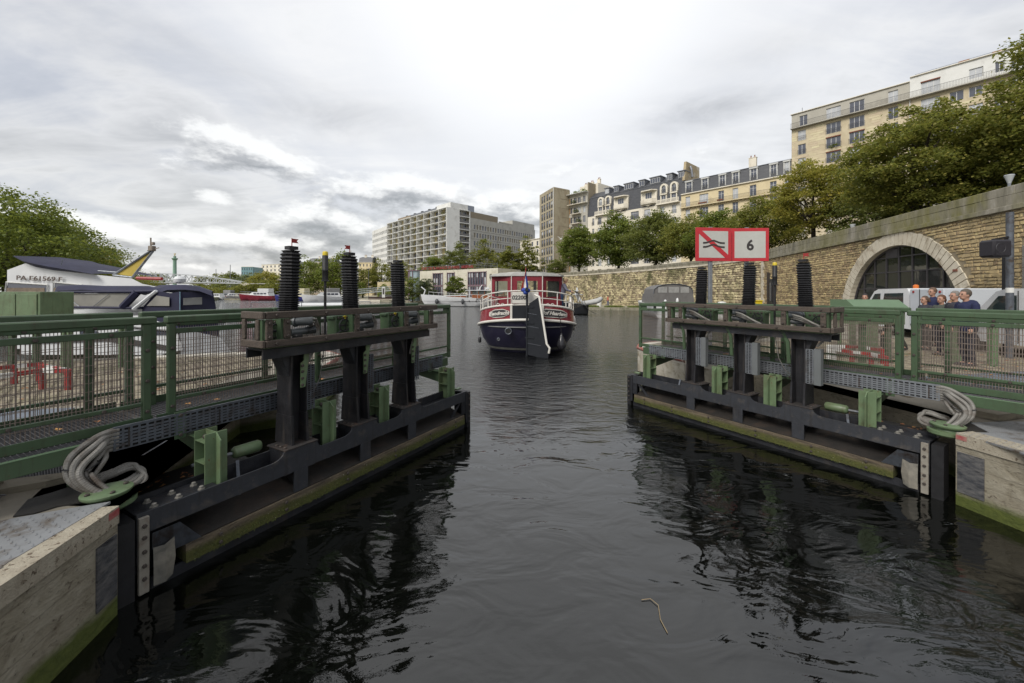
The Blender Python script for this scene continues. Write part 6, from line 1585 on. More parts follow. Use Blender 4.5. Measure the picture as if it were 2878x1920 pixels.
# --- footbridge and column in the distance
FB = thing('footbridge', 'grey steel arched truss footbridge crossing the far basin', 'bridge', (PY(678, 800, 150).x, 150, 0))
bx0 = PY(678, 800, 150); L = 47; mb = MB()
def arc(s): t = s / L; return bx0.z + 3.9 * math.sin(min(1, t * 1.35 + .02) * math.pi / 2) ** .8 * .9
zd = bx0.z + .2; n = 20
for q, y in enumerate((0, 3)):
    for i in range(n):
        s0, s1 = L * i / n, L * (i + 1) / n
        a0, a1 = arc(s0) + .4, arc(s1) + .4
        mb.bar((-s0, y, a0), (-s1, y, a1), .25, .25); mb.bar((-s0, y, zd + .35 * math.sin(math.pi * s0 / L)), (-s1, y, zd + .35 * math.sin(math.pi * s1 / L)), .3, .35)
        mb.bar((-s0, y, a0), (-s0, y, zd), .14, .14); mb.bar((-s0, y, a0), (-s1, y, zd), .12, .12); mb.bar((-s1, y, a1), (-s0, y, zd), .12, .12)
obj('truss', mb, mat('bridge_grey', (.42, .44, .45), (.36, .38, .39), .6, ns=1, bump=0), FB, kind='stuff')
obj('abutment', MB().box(0, 3.2, -.5, 3.5, .3, zd), CREAM, FB); obj('deck', MB().box(-L, 0, .1, 2.9, zd - .1, zd + .1), BGREY, FB); obj('approach_deck', MB().box(3.2, 20, .1, 2.9, zd - .2, zd + .1), BGREY, FB)
JC = PY(491, 800, 450)
CO = thing('memorial_column', 'slender green bronze column with a gilded figure on top, in the far distance', 'column', (JC.x, 450, 0))
zt_ = PY(491, 714, 450).z; BRZ = mat('green_bronze', (.20, .32, .24), (.16, .26, .2), .6, ns=.5, bump=0)
obj('shaft', MB().lathe([(2.6, 0), (2.6, 6), (1.9, 7), (1.7, zt_ - 8)], 14), BRZ, CO, True); obj('capital', MB().lathe([(1.8, zt_ - 8), (2.9, zt_ - 6.4), (2.9, zt_ - 5.6), (1.3, zt_ - 5.4), (1.3, zt_ - 3.2)], 14), BRZ, CO)
obj('figure', MB().tube([(0, 0, zt_ - 3.2), (.2, 0, zt_ - 1.4), (.5, 0, zt_)], [.35, .5, .25], 6).bar((.2, 0, zt_ - 1.3), (-1.2, 0, zt_ - .3), .1, .5).bar((.2, 0, zt_ - 1.3), (1.3, 0, zt_ - .2), .1, .3), mat('gilding', (.55, .42, .12), (.45, .34, .1), .4, metal=.6, ns=2, bump=0), CO)
for u, vt, Y in ((607, 758, 230), (647, 746, 200)):
    p = PY(u, vt, Y); M2 = thing('lamp_mast', ('tall thin mast left of the far footbridge end' if u < 620 else 'tallest thin mast over the footbridge end'), 'mast', (p.x, Y, .4)); obj('pole', MB().tube([(0, 0, 0), (0, 0, p.z - .4)], .16, 6), GALV, M2)
# ------------------------------------------------------------ boats
def pcopy(v, q): return tuple(v)
def smooth_path(P, k=5):
    P = [Vector(p) for p in P]; out = []
    for i in range(len(P) - 1):
        p0 = P[max(i - 1, 0)]; p1 = P[i]; p2 = P[i + 1]; p3 = P[min(i + 2, len(P) - 1)]
        for q in range(k):
            t = q / k; out.append(.5 * ((2 * p1) + (-p0 + p2) * t + (2 * p0 - 5 * p1 + 4 * p2 - p3) * t * t + (-p0 + 3 * p1 - 3 * p2 + p3) * t ** 3))
    out.append(P[-1]); return out
MAROON = mat('maroon_paint', (.22, .018, .028), (.17, .014, .022), .25, ns=2, bump=.02, coat=.6)
NAVY = mat('navy_hull_paint', (.012, .011, .03), (.02, .018, .04), .35, ns=2.5, bump=.06, dirt=(.05, .048, .06), dn=2, dlo=.58, dhi=.8, stretch=(1, 1, .5))
CREAMW = mat('cream_white_gloss', (.62, .60, .55), (.55, .53, .48), .35, ns=3, bump=.02)
DKGREY = mat('rudder_grey', (.014, .016, .02), (.02, .022, .026), .75, ns=3, bump=.05, spec=.2)
CANV = mat('maroon_canvas', (.20, .014, .026), (.15, .011, .02), .75, ns=4, bump=.1)
VINYL = clear('vinyl_window', (.80, .82, .74), .10)
TARP = mat('navy_tarpaulin', (.010, .011, .042), (.007, .007, .026), .7, ns=2, bump=.25, bs=3)
RB = thing('tugboat', 'maroon and navy barge yacht with big grey rudder towards the camera, mid-channel', 'boat', (.62, 16.3, 0), R_(-2))
# hull sections from the stern (y=0) forward; half-breadth w, rail height zr, chine
def hull_ring(t):     # t 0..1 around stern from port to starboard; returns plan pos of the rail
    pass
BW = 2.16
plan = []   # plan outline of the rail from left side forward round the stern to the right side
for k in range(25):
    a = math.pi * k / 24; x = -BW * math.cos(a); y = 1.9 - 1.75 * math.sin(a) ** .75; plan.append((x, y))
full = [(-BW * .98, 9.0), (-BW * 1.0, 5.0)] + plan + [(BW * 1.0, 5.0), (BW * .98, 9.0)]
full = [(-.05, 13.5), (-1.2, 12.3), (-1.9, 10.8)] + full + [(1.9, 10.8), (1.2, 12.3), (.05, 13.5)]
def rail_z(y): return 1.0 + .50 * max(0, (3.0 - y) / 3.0) ** 1.6 + (.0 if y < 6 else .08 * (y - 6) / 4)
rows = [[], [], [], [], []]
for (x, y) in full:
    zr = rail_z(y); s = 1 - .0
    inset = (.0, .10, .34, .62) ; k = 1.0
    nx, ny = x / BW, 0
    def ins(d, z): return (x * (1 - d * .30), y + d * (1.1 if y < 3 else 0) , z)
    rows[0].append((x * .985, y + .03, zr + .02)); rows[1].append(ins(.06, zr - .18)); rows[2].append(ins(.20, zr * .45 + .05)); rows[3].append(ins(.55, .12)); rows[4].append(ins(.85, -.35))
hm = MB().grid(rows); obj('hull', hm, NAVY, RB, True, fix=True)
bt = MB().grid([[(x * (1 - .04), y + .06, .16) if False else (x * (1 - .5 * .30) * 1.004, y + (.5 * 1.1 if y < 3 else 0) - .004, .20) for x, y in full], [(x * (1 - .55 * .30) * 1.006, y + (.55 * 1.1 if y < 3 else 0) - .006, .10) for x, y in full]])
obj('boot_stripe', bt, mat('boot_grey', (.12, .12, .11), (.07, .07, .06), .6, ns=3), RB, True)
# bulwark band, white rub rail, white cap rail
def off(x, y, d):  # offset outwards
    v = Vector((x, (y - 1.9) if y < 1.9 else 0, 0)); 
    if v.length < .01: return (x, y)
    v.normalize(); return (x + v.x * d, y + v.y * d)
bul = [[], []]
for (x, y) in full:
    zr = rail_z(y); bh = .52 + .10 * max(0, (3 - y) / 3) if y < 4 else .5
    bul[0].append((*off(x, y, .012), zr)); bul[1].append((*off(x * .975, y, .0), zr + bh))
obj('bulwark', MB().grid(bul), MAROON, RB, True, fix=True)
obj('rub_rail', MB().tube([(*off(x, y, .05), rail_z(y) + .0) for x, y in full], .058, 8, False), CREAMW, RB, True)
obj('cap_rail', MB().tube([(p[0], p[1], p[2] + .02) for p in bul[1]], .045, 8, False), CREAMW, RB, True)
obj('deck', MB().prism([(x * .96, y + .03) for x, y in full], 1.12, 1.16), mat('deck_grey', (.2, .2, .2), (.15, .15, .15), .7, ns=3), RB, fix=True)
# grey centre panel of the transom between the two white frames
cpan = MB().grid([[(x, 1.9 - 1.75 * (1 - (x / BW) ** 2) ** .375 - .03, rail_z(.2) + .03) for x in (-.62, -.3, 0, .3, .62)], [(x, 1.9 - 1.75 * (1 - (x / BW) ** 2) ** .375 - .03, rail_z(.2) + .60) for x in (-.62, -.3, 0, .3, .62)]])
obj('fairlead_panel', cpan, DKGREY, RB, fix=True)
for x in (-.66, .66): yy = 1.9 - 1.75 * (1 - (x / BW) ** 2) ** .375 - .04; obj('frame_strip', MB().box(x - .045, x + .045, yy - .02, yy + .02, rail_z(.2) + .02, rail_z(.2) + .62), CREAMW, RB)
# name plates
def plate(x0, x1, txt, sz, sh=.35):
    n = 10; o_ = []; ins_ = []
    def surf(x, z, e): yy = 1.9 - 1.75 * max(.0, 1 - (x / BW) ** 2) ** .375; return (x, yy - e, z)
    P = []; zc_ = lambda x: rail_z(1.9 - 1.75 * (1 - (x / BW) ** 2) ** .375) + .31
    def capsule(h, e, g):
        xs_ = [x0 + g + (x1 - x0 - 2 * g) * i / 12 for i in range(13)]
        mb = MB(); top = [surf(x, zc_(x) + h * min(1, (.45 + 2.2 * min(x - x0, x1 - x))), e) for x in xs_]; bot = [surf(x, zc_(x) - h * min(1, (.45 + 2.2 * min(x - x0, x1 - x))), e) for x in xs_]
        return mb.grid([bot, top])
    a = obj('name_plate', capsule(.175, .045, 0), CREAMW, RB, fix=True); obj('plate_field', capsule(.145, .052, .03), mat('plate_dark', (.03, .032, .034), (.04, .04, .045), .4, ns=4, bump=0), a, fix=True)
    me = text_mesh(txt, sz, .004, sh, 1.0, .008); me.materials.clear(); me.materials.append(CREAMW); xc = (x0 + x1) / 2
    for v in me.vertices:
        X_ = xc + v.co.x; p = surf(X_, 0, .062); v.co = Vector((X_, p[1] + v.co.y, zc_(X_) + v.co.z - .0))
    o = bpy.data.objects.new('lettering', me); COL.objects.link(o); o.parent = a
plate(-1.62, -.76, 'Eendracht', .21); plate(.50, 1.72, 'Hof Haarlem', .21)
# portholes in the hull
for x, z, r in ((-.78, .98, .13), (-1.2, .62, .05)):
    yy = 1.9 - 1.75 * (1 - (x / BW) ** 2) ** .375
    hp_ = obj('hawse_pipe', MB().torus((x, yy - .05, z), r, .025, 'y', 18, 6), GALVD, RB, True); obj('hole', MB().tube([(x, yy - .045, z), (x, yy + .1, z)], r, 16), RUBBER, hp_)
# rudder, swung over to the right
ru = MB(); ra = R_(-35); 
def RU(u_, z, o=0): return (.02 + u_ * math.cos(ra) + o * math.sin(-ra), .02 + u_ * math.sin(ra) * 1.0 - .1 + o * math.cos(ra), z)
rp = [(0.0, .05), (1.0, -.05), (1.06, .35), (.90, .50), (.56, 2.42), (.10, 2.14)]
n = len(rp); ru.add([RU(u_, z, -.03) for u_, z in rp] + [RU(u_, z, .03) for u_, z in rp], [tuple(range(n)), tuple(range(n, 2 * n))[::-1]] + [((i + 1) % n, i, n + i, n + (i + 1) % n) for i in range(n)])
rd = obj('rudder', ru, DKGREY, RB, fix=True)
obj('trailing_edge', MB().tube([RU(1.03, .2), RU(1.07, .40), RU(.93, .56), RU(.57, 2.44), RU(.36, 2.50)], .045, 8), CREAMW, rd, True)
obj('rudder_stock', MB().tube([(.0, -.1, .0), (.0, -.1, 2.75)], .045, 10), DKGREY, rd, True)
for z in (.75, 1.35, 2.0): obj('pintle', MB().bar(RU(-.08, z, -.045), RU(.35, z, -.045), .02, .05), DKGREY, rd)
for z in (.52, 1.22, 1.75): obj('weld_seam', MB().tube([RU(.02, z, -.034), RU(.75 - z * .15, z - .05, -.034)], .008, 5), GALVD, rd)
# stern rails
def rl_pts(h, sc=1.0): return [(p[0] * sc, p[1] + .02, p[2] + h) for p in bul[1][3:-3]]
tr_h = .62
obj('top_handrail', MB().tube([(x, y, z + .55 + (.0 if y > 1.5 else .05)) for x, y, z in [(p[0], p[1], p[2]) for p in bul[1][5:-5]]], .028, 8, False), CREAMW, RB, True)
obj('handrail', MB().tube([(x, y, z + .30) for x, y, z in bul[1][5:-5]], .018, 6, False), CREAMW, RB, True)
for i in (6, 8, 10, 14, 22, 24, 26, 28):
    if i < len(bul[1]): p = bul[1][i]; obj('stanchion', MB().tube([p, (p[0], p[1], p[2] + .57)], .022, 7), CREAMW, RB, True)
nb_ = obj('number_board', MB().bbox(-.62, .48, .10, .13, 2.14, 2.62, .01), CREAMW, RB)
me = text_mesh('02200', .235, .003, .1, 1.0, .008); me.materials.clear(); me.materials.append(mat('board_ink', (.04, .04, .045), (.05, .05, .05), .5, ns=2, bump=0)); o = bpy.data.objects.new('lettering', me); COL.objects.link(o); o.parent = nb_; o.location = (-.33, .094, 2.38)
# wheelhouse of red canvas with window frames
cw = 1.66; cy0 = 1.5; z0c, z1c = 1.75, 3.38
cpl = [(-cw, 4.6), (-cw, 2.25), (-cw * .90, 1.85), (-.70, cy0), (.70, cy0), (cw * .90, 1.85), (cw, 2.25), (cw, 4.6)]
wh = obj('wheelhouse', MB().grid([[(x, y, 1.16) for x, y in cpl], [(x, y, 2.26) for x, y in cpl]]), CANV, RB, fix=True)
# window band: panels between posts
segs = [(cpl[1], cpl[3], .10, .12), (cpl[3], cpl[4], .16, .12), (cpl[4], cpl[6], .12, .10), (cpl[0], cpl[1], .1, .1), (cpl[6], cpl[7], .1, .1)]
def lerp2(a, b, t): return (a[0] + (b[0] - a[0]) * t, a[1] + (b[1] - a[1]) * t)
for a, b, m0, m1 in segs:
    L_ = math.hypot(b[0] - a[0], b[1] - a[1]); f0, f1 = (m0 + .10) / L_, 1 - (m1 + .10) / L_
    if a == cpl[1] : mid = cpl[2]
    mb = MB()
    for t0, t1, za, zb_ in ((0, 1, 2.26, 2.40), (0, 1, 3.12, 3.34), (0, f0, 2.40, 3.12), (f1, 1, 2.40, 3.12)):
        p, q = lerp2(a, b, t0), lerp2(a, b, t1); mb.bar((p[0], p[1], (za + zb_) / 2), (q[0], q[1], (za + zb_) / 2), .03, zb_ - za)
    w_ = obj('window_frame', mb, CANV, wh)
    p, q = lerp2(a, b, f0), lerp2(a, b, f1)
    obj('window', MB().add([(p[0], p[1], 2.40), (q[0], q[1], 2.40), (q[0], q[1], 3.12), (p[0], p[1], 3.12)], [(0, 1, 2, 3)]), VINYL, wh)
for p in (cpl[1], cpl[3], cpl[4], cpl[6]): obj('piping', MB().tube([(p[0], p[1] - .03, 1.2), (p[0], p[1] - .03, 3.34)], .022, 6), CREAMW, wh)
rf = [(x * 1.04, y - .05 if y < 4 else y) for x, y in cpl]
obj('roof', MB().prism(rf, 3.34, 3.405).prism([(x * .93, y * .98 + .06) for x, y in rf], 3.40, 3.46).prism([(x * .78, y * .95 + .12) for x, y in rf], 3.46, 3.50).prism([(x * .55, y * .92 + .18) for x, y in rf], 3.50, 3.53), mat('white_vinyl_roof', (.45, .45, .43), (.36, .36, .34), .6, ns=5, bump=.1), wh, fix=True)
# inside: wheel, seat, dark console, skipper shape kept simple as furniture
obj('console', MB().bbox(-.5, .9, 3.9, 4.3, 1.16, 2.45, .05), mat('varnished_wood', (.16, .07, .03), (.11, .05, .02), .4, ns=4), wh); obj('seat', MB().bbox(-1.3, -.6, 2.4, 2.9, 1.16, 2.45, .05), mat('tan_seat', (.3, .2, .1)), wh)
obj('door_post', MB().box(.35, .5, 4.4, 4.5, 1.16, 3.3).box(-1.6, -1.5, 4.4, 4.5, 1.16, 3.3), mat('varnished_wood', (.16, .07, .03)), wh)
obj('curtain', MB().grid([[(.95 + k * .07, 1.95 + .04 * math.sin(k * 2.2) + k * .05, z) for k in range(9)] for z in (2.3, 3.2)]), mat('curtain', (.22, .2, .17), (.15, .14, .12), .8, ns=4), wh, True)
# side bollards/cleats, bench, lifebuoy
for x in (-1.15, 1.0): obj('cleat', MB().torus((x - .1, .75, 2.06), .06, .018, 'y', 12, 5).torus((x + .1, .75, 2.06), .06, .018, 'y', 12, 5), CREAMW, RB)
bn = MB()
for k in range(9): bn.bar((-1.95 + k * .07, 1.5 + k * .04, 1.85), (-1.93 + k * .07, 1.45 + k * .04, 2.25), .02, .05)
bn.tube([(-1.97, 1.5, 2.25), (-1.65, 1.4, 2.42), (-1.3, 1.75, 2.3)], .03, 6); obj('garden_bench', bn, CREAMW, RB, True)
obj('lifebuoy', MB().torus((2.02, 2.2, 2.1), .26, .06, 'x', 18, 8), CREAMW, RB, True)
obj('side_tyre', MB().torus((2.22, 2.6, 1.15), .28, .07, 'x', 18, 8), CREAMW, RB, True)
FD = thing('boat_fender', 'black teardrop fender hanging on a line from the right of the maroon stern', 'fender', (1.62 + .55 - .1, 16.3 + .25, .2))
obj('buoy', MB().lathe([(.02, .0), (.13, .03), (.20, .14), (.20, .24), (.14, .42), (.06, .60), (.035, .66), (.03, .70)], 18), mat('fender_vinyl', (.02, .02, .024), (.03, .03, .034), .25, ns=3, bump=.02), FD, True)
obj('line', MB().tube([(0, 0, .70), (-.03, .02, 1.2), (-.20, .22, 1.85)], .012, 5), RUBBER, FD)
FD2 = thing('boat_fender', 'dark fender hanging low on the left side of the maroon boat', 'fender', (-1.50, 18.4, .15)); obj('buoy', MB().lathe([(.02, .1), (.07, .13), (.08, .30), (.03, .38)], 12), RUBBER, FD2, True); obj('line', MB().tube([(0, 0, .45), (.05, 0, 1.3)], .012, 5), RUBBER, FD2)
# ensign
FLG = thing('ensign_flag', 'red, white and blue flag drooping from the stern staff of the maroon boat', 'flag', (.60, 16.10, 2.6))
obj('staff', MB().tube([(0, 0, 0), (-.04, 0, 1.08)], .02, 7), mat('varnished_wood', (.16, .07, .03)), FLG); obj('finial', MB().sphere((-.04, 0, 1.1), .035), CREAMW, FLG, True)
for i, (m, a, b) in enumerate(((mat('flag_red', (.55, .06, .03), (.45, .05, .03), .7, ns=3), 0, .33), (mat('flag_white', (.7, .7, .68), (.6, .6, .58), .7, ns=3), .33, .66), (mat('flag_blue', (.03, .07, .35), (.02, .05, .25), .7, ns=3), .66, 1))):
    rows_ = []
    for k in range(7):
        t = k / 6; row = []
        for q in range(4):
            s = a + (b - a) * q / 3; wdt = .03 + .26 * t; row.append((-.05 - .18 * t + s * wdt + .02 * math.sin(6 * t + 3 * s), -.03 - .05 * math.sin(9 * s + 2 * t), .98 - .80 * t - .10 * (1 - s) * t))
        rows_.append(row)
    obj('stripe', MB().grid(rows_), m, FLG, True)
obj('tie_bundle', MB().sphere((-.12, 0, .10), .10, 10, 7, 1.3, .8, .9).sphere((.06, 0, .08), .09, 10, 7).sphere((-.05, .0, .0), .1, 10, 7), mat('flag_blue', (.03, .07, .35)), FLG, True)
obj('stern_light', MB().bbox(-.06, .06, -.16, -.06, .05, .20, .01), RUBBER, FLG)
# --- white motor yacht with varnished wheelhouse
def hull_simple(name, parent, L, B_, zb, zs, zw=-.3, m=None, bow=+1, sheer=.35, tr=.85, fix=True):
    """hull along +x (bow at +x), stern transom at 0"""
    rows = [[], [], [], []]; n = 14
    for k in range(n + 1):
        t = k / n; w = B_ / 2 * (tr + (1 - tr) * math.sin(min(1, t * 2.2) * math.pi / 2)) * (1 - max(0, (t - .55) / .45) ** 2.1)
        z = zs + (zb - zs) * t ** 1.6; x = L * t
        rows[0].append((x + .0, w, z)); rows[1].append((x * .985, w * .93, z * .5)); rows[2].append((x * .95, w * .75, .05)); rows[3].append((x * .93, w * .3, zw))
    both = MB()
    both.grid(rows); both.grid([[(x, -y, z) for x, y, z in r] for r in rows]); both.add([rows[r][0] for r in range(4)] + [(x, -y, z) for x, y, z in [rows[r][0] for r in range(4)]], [(0, 1, 5, 4), (1, 2, 6, 5), (2, 3, 7, 6)])
    o = obj(name, both, m, parent, True, fix=True)
    dk = MB().add([(x, y, z - .04) for x, y, z in rows[0]] + [(x, -y, z - .04) for x, y, z in rows[0]][::-1], [tuple(range(2 * (n + 1)))]); obj('deck', dk, WHITEP, parent)
    return rows
BWH = mat('yacht_white', (.66, .67, .67), (.58, .59, .60), .3, ns=1.5, bump=.02, dirt=(.45, .45, .43), dn=1, dlo=.6, dhi=.8)
VARN = mat('varnished_mahogany', (.24, .075, .02), (.17, .05, .015), .35, ns=2, bump=.03, stretch=(1, 5, 5))
YB = thing('motor_yacht', 'long white classic motor yacht with varnished wheelhouse, moored before the port house', 'boat', (PY(1440, 860, 74).x, 74, 0), R_(176))
hull_simple('hull', YB, 17.5, 4.2, 2.2, 1.35, m=BWH, tr=.9)
obj('stripe', MB().box(.5, 16.3, 2.02, 2.06, .92, .98), WFD, YB)
wf = obj('wheelhouse', MB().box(1.5, 7.5, -1.3, 1.3, 1.35, 2.2), VARN, YB)
for x in (1.5, 2.6, 3.8, 5.0, 6.1, 7.4): obj('window_post', MB().box(x, x + .12, -1.3, 1.3, 2.2, 2.9), VARN, wf)
obj('window', MB().box(1.55, 7.4, -1.22, 1.22, 2.2, 2.9), clear('yacht_glass', (.6, .65, .62), .25), wf)
obj('roof', MB().bbox(-1.2, 8.6, -1.6, 1.6, 2.9, 3.02, .04), BWH, wf); obj('radar', MB().lathe([(.5, 0), (.5, .15), (.2, .2)], 12, (4.6, 0, 3.3)).tube([(4.6, 0, 3.0), (4.6, 0, 3.3)], .12, 6), BWH, wf)
for a, b in (((5.2, 0, 3.0), (3.6, .5, 4.7)), ((6.4, 0, 3.0), (5.8, -.5, 4.0))): obj('antenna', MB().tube([a, b], .05, 4), BWH, wf)
obj('coach_roof', MB().bbox(8.6, 12.2, -1.2, 1.2, 1.5, 1.95, .05), VARN, YB); obj('coach_top', MB().bbox(8.4, 12.6, -1.3, 1.3, 1.95, 2.07, .04), BWH, YB)
rl = MB()
for i in range(15): x = 1 + i * 1.05; z = 1.4 + .8 * (x / 17.5) ** 1.6; w = 2.05 * (1 - max(0, (x / 17.5 - .55) / .45) ** 2.1); rl.tube([(x, w, z), (x, w, z + .6)], .025, 4)
rl.tube([(1 + i * 1.05, 2.05 * (1 - max(0, ((1 + i * 1.05) / 17.5 - .55) / .45) ** 2.1), 2.0 + .8 * ((1 + i * 1.05) / 17.5) ** 1.6) for i in range(15)], .03, 5); obj('guard_rail', rl, BWH, YB)
for x in (3.0, 4.5, 6.5, 7.8): obj('porthole', MB().tube([(x, 1.98, .98), (x, 2.08, .98)], .13, 10), WFD, YB)
for x, r in ((13.9, .42), (9.0, .28), (4.2, .28)): f_ = obj('hull_fender', MB().sphere((x, 2.05 * (1 - max(0, (x / 17.5 - .55) / .45) ** 2.1) + r * .8, .9), r, 10, 8, .9, .9, 1.2 if r > .4 else 1.9), mat('grey_fender', (.08, .085, .09), (.05, .05, .055), .5, ns=3), YB, True)
obj('anchor_davit', MB().tube([(16.9, 0, 2.1), (16.6, 0, 3.0), (17.4, 0, 3.6)], .12, 5), BWH, YB)
text_o = text_mesh('PETRUS', .5, .01, 0, 1, 0); text_o.materials.clear(); text_o.materials.append(WFD); o = bpy.data.objects.new('lettering', text_o); COL.objects.link(o); o.parent = YB; o.location = (5.7, 2.10, 1.28); o.rotation_euler = (0, 0, math.pi)
# gangway and dark barge behind
GW = thing('gangway', 'grey railed footbridge and stair leading down to the pontoon beside the white yacht', 'gangway', (PY(1100, 840, 108).x, 108, 0))
mb = MB(); x0 = 0; 
def gx(u): return (u - 1100) / F_ * 104
for a, b, za, zb_ in ((1000, 1120, 2.2, 3.2), (1120, 1184, 3.2, 3.4), (1184, 1212, 3.4, .7)):
    p, q = Vector((gx(a), 0, za)), Vector((gx(b), -1.0 if b > 1190 else 0, zb_))
    mb.bar(p, q, 1.5, .2)
    for s_ in (-.7, .7):
        mb.tube([p + Vector((0, s_, 1.1)), q + Vector((0, s_, 1.1))], .06, 5); mb.tube([p + Vector((0, s_, .55)), q + Vector((0, s_, .55))], .04, 5)
        k = max(3, int((q - p).length / .8))
        for i in range(k + 1): r = p.lerp(q, i / k) + Vector((0, s_, 0)); mb.tube([r, r + Vector((0, 0, 1.1))], .045, 4)
obj('structure', mb, mat('gangway_grey', (.38, .41, .40), (.32, .34, .34), .6, ns=1, bump=0), GW, kind='stuff'); obj('pontoon', MB().box(gx(960), gx(1215), -1.5, 2.5, .02, .45), CREAM, GW); obj('pontoon_block', MB().box(gx(1188), gx(1218), -2.6, -.8, .02, 1.3), CONC, GW)
DB = thing('barge', 'long dark brown sailing barge with tall mast and cream leeboard, beside the gangway', 'boat', (PY(1045, 848, 110).x, 109, 0), R_(-4))
hull_simple('hull', DB, 15.5, 4.5, 2.0, 1.3, m=mat('barge_brown', (.05, .028, .022), (.035, .02, .018), .5, ns=1, bump=.05), tr=.6)
obj('stripe', MB().box(.5, 9, -2.3, -2.25, .62, .75), CREAM, DB); obj('hatch', MB().bbox(3, 9.5, -1.2, 1.2, 1.3, 1.9, .1), WFD, DB); obj('leeboard', MB().bar((8.5, -2.4, .7), (14.5, -2.0, 2.0), .15, .7), mat('cream_board', (.6, .55, .42), (.5, .45, .35), .6, ns=1), DB)
obj('orange_cover', MB().lathe([(.5, 0), (.35, .5), (.05, 1.2)], 6, (11.5, 0, 1.6)), mat('orange_tarp', (.5, .14, .04), (.4, .1, .03), .7, ns=2), DB); obj('mast', MB().tube([(6.0, 0, 1.5), (5.8, 0, 10.8)], [.22, .08], 8), mat('dark_mast', (.03, .025, .02)), DB); obj('mast_top', MB().tube([(5.8, 0, 10.8), (5.8, 0, 15.8)], [.10, .05], 6), BWH, DB)
# row of moored cruisers on the far side
def cruiser(label, u, v, Y, L, hullm, cabm, rz=-90, kind=0, hb=1.6, name='moored_boat'):
    p = PY(u, v, Y); T = thing(name, label, 'boat', (p.x, Y, 0), R_(rz), 'boats moored along the far pontoon')
    hull_simple('hull', T, L, L * .32, hb, hb * .7, m=hullm, tr=.85); w = L * .13
    c = obj('cabin', MB().hexa([(L * .1, -w, hb * .7), (L * .66, -w * .85, hb * .8), (L * .66, w * .85, hb * .8), (L * .1, w, hb * .7), (L * .14, -w * .9, hb * .7 + 1.1), (L * .56, -w * .8, hb * .7 + 1.1), (L * .56, w * .8, hb * .7 + 1.1), (L * .14, w * .9, hb * .7 + 1.1)]), cabm, T, fix=True)
    for k in range(4):
        xx = L * (.17 + .09 * k)
        for s_ in (-1, 1): obj('window', MB().box(xx, xx + L * .07, s_ * w * .96 - .02, s_ * w * .96 + .02, hb * .7 + .45, hb * .7 + .9), PGL, c)
    obj('windscreen', MB().hexa([(L * .56, -w * .7, hb * .7 + .5), (L * .64, -w * .7, hb * .7 + .35), (L * .64, w * .7, hb * .7 + .35), (L * .56, w * .7, hb * .7 + .5), (L * .54, -w * .65, hb * .7 + 1.05), (L * .57, -w * .65, hb * .7 + 1.04), (L * .57, w * .65, hb * .7 + 1.04), (L * .54, w * .65, hb * .7 + 1.05)]), PGL, c, fix=True)
    if kind: obj('upper_cabin', MB().bbox(L * .12, L * .42, -w * .8, w * .8, hb * .7 + 1.1, hb * .7 + 2.2, .08), cabm if kind == 1 else mat('grey_canopy', (.22, .22, .22), (.16, .16, .16), .7, ns=2), T)
    obj('guard_rail', MB().tube([(L * .5, L * .15, hb + .5), (L * .8, L * .10, hb + .6), (L * .98, 0, hb + .7), (L * .8, -L * .10, hb + .6), (L * .5, -L * .15, hb + .5)], .03, 4), GALV, T)
    return T
BLUEH = mat('royal_blue_hull', (.03, .035, .20), (.02, .025, .15), .35, ns=1, bump=0); REDH = mat('red_hull', (.22, .02, .035), (.17, .015, .03), .35, ns=1, bump=0)
cruiser('white cabin cruiser with canopy, nearest of the far row, right of the signal lamp', 968, 850, 104, 10, BWH, BWH, -150, 2, 2.0)
cruiser('royal blue barge with cream wheelhouse, left of the white cabin cruiser', 876, 852, 106, 11, BLUEH, mat('cream_cabin', (.6, .55, .38), (.5, .46, .32), .5, ns=1), 172, 1, 1.9)
cruiser('red and white barge yacht behind the tallest bellows', 775, 846, 122, 12, REDH, BWH, 176, 1, 2.0)
cruiser('grey workboat with small cabin, left of the red and white barge yacht', 718, 845, 128, 10, mat('grey_hull', (.16, .16, .17), (.12, .12, .12), .5, ns=1), BGREY, 175, 0, 1.5)
cruiser('brown-red boat between the grey workboat and the white launch', 688, 843, 132, 9, mat('brown_hull', (.14, .05, .04), (.1, .04, .03), .5, ns=1), BWH, 175, 0, 1.4)
cruiser('white launch with rounded cover near the footbridge end', 662, 843, 135, 9, BWH, mat('grey_canopy', (.22, .22, .22)), 175, 1, 1.4)
cruiser('white boat at the left end of the far row', 632, 843, 128, 8, BWH, BWH, 175, 0, 1.3)
cruiser('small white boat right of the middle bellows', 1008, 848, 118, 8, BWH, BWH, 175, 0, 1.3)
# --- grey-canopied cruiser by the right quay, black workboat with dinghy
GC = thing('cruiser', 'white cruiser under a grey canvas canopy, moored by the rubble wall left of the signs', 'boat', (16.6, 40.5, 0), R_(86))
hull_simple('hull', GC, 9, 4.6, 1.8, 1.45, m=BWH, tr=.95)
GCAN = mat('grey_canvas', (.15, .145, .14), (.115, .11, .105), .75, ns=2, bump=.15)
obj('transom_band', MB().box(-.04, .04, -2.2, 2.2, 1.35, 1.55), BWH, GC)
can = obj('lower_canopy', MB().prism_x([(-2.1, 1.5), (2.1, 1.5), (2.0, 2.5), (-1.95, 2.5)], .1, 4.5), GCAN, GC, fix=True)
arc_ = [(2.0 * math.cos(t * math.pi / 10) * (1 if True else 1), 2.5 + 1.0 * math.sin(t * math.pi / 10) ** .6) for t in range(11)]
obj('upper_canopy', MB().prism_x(arc_, .25, 4.0), GCAN, GC, fix=True)
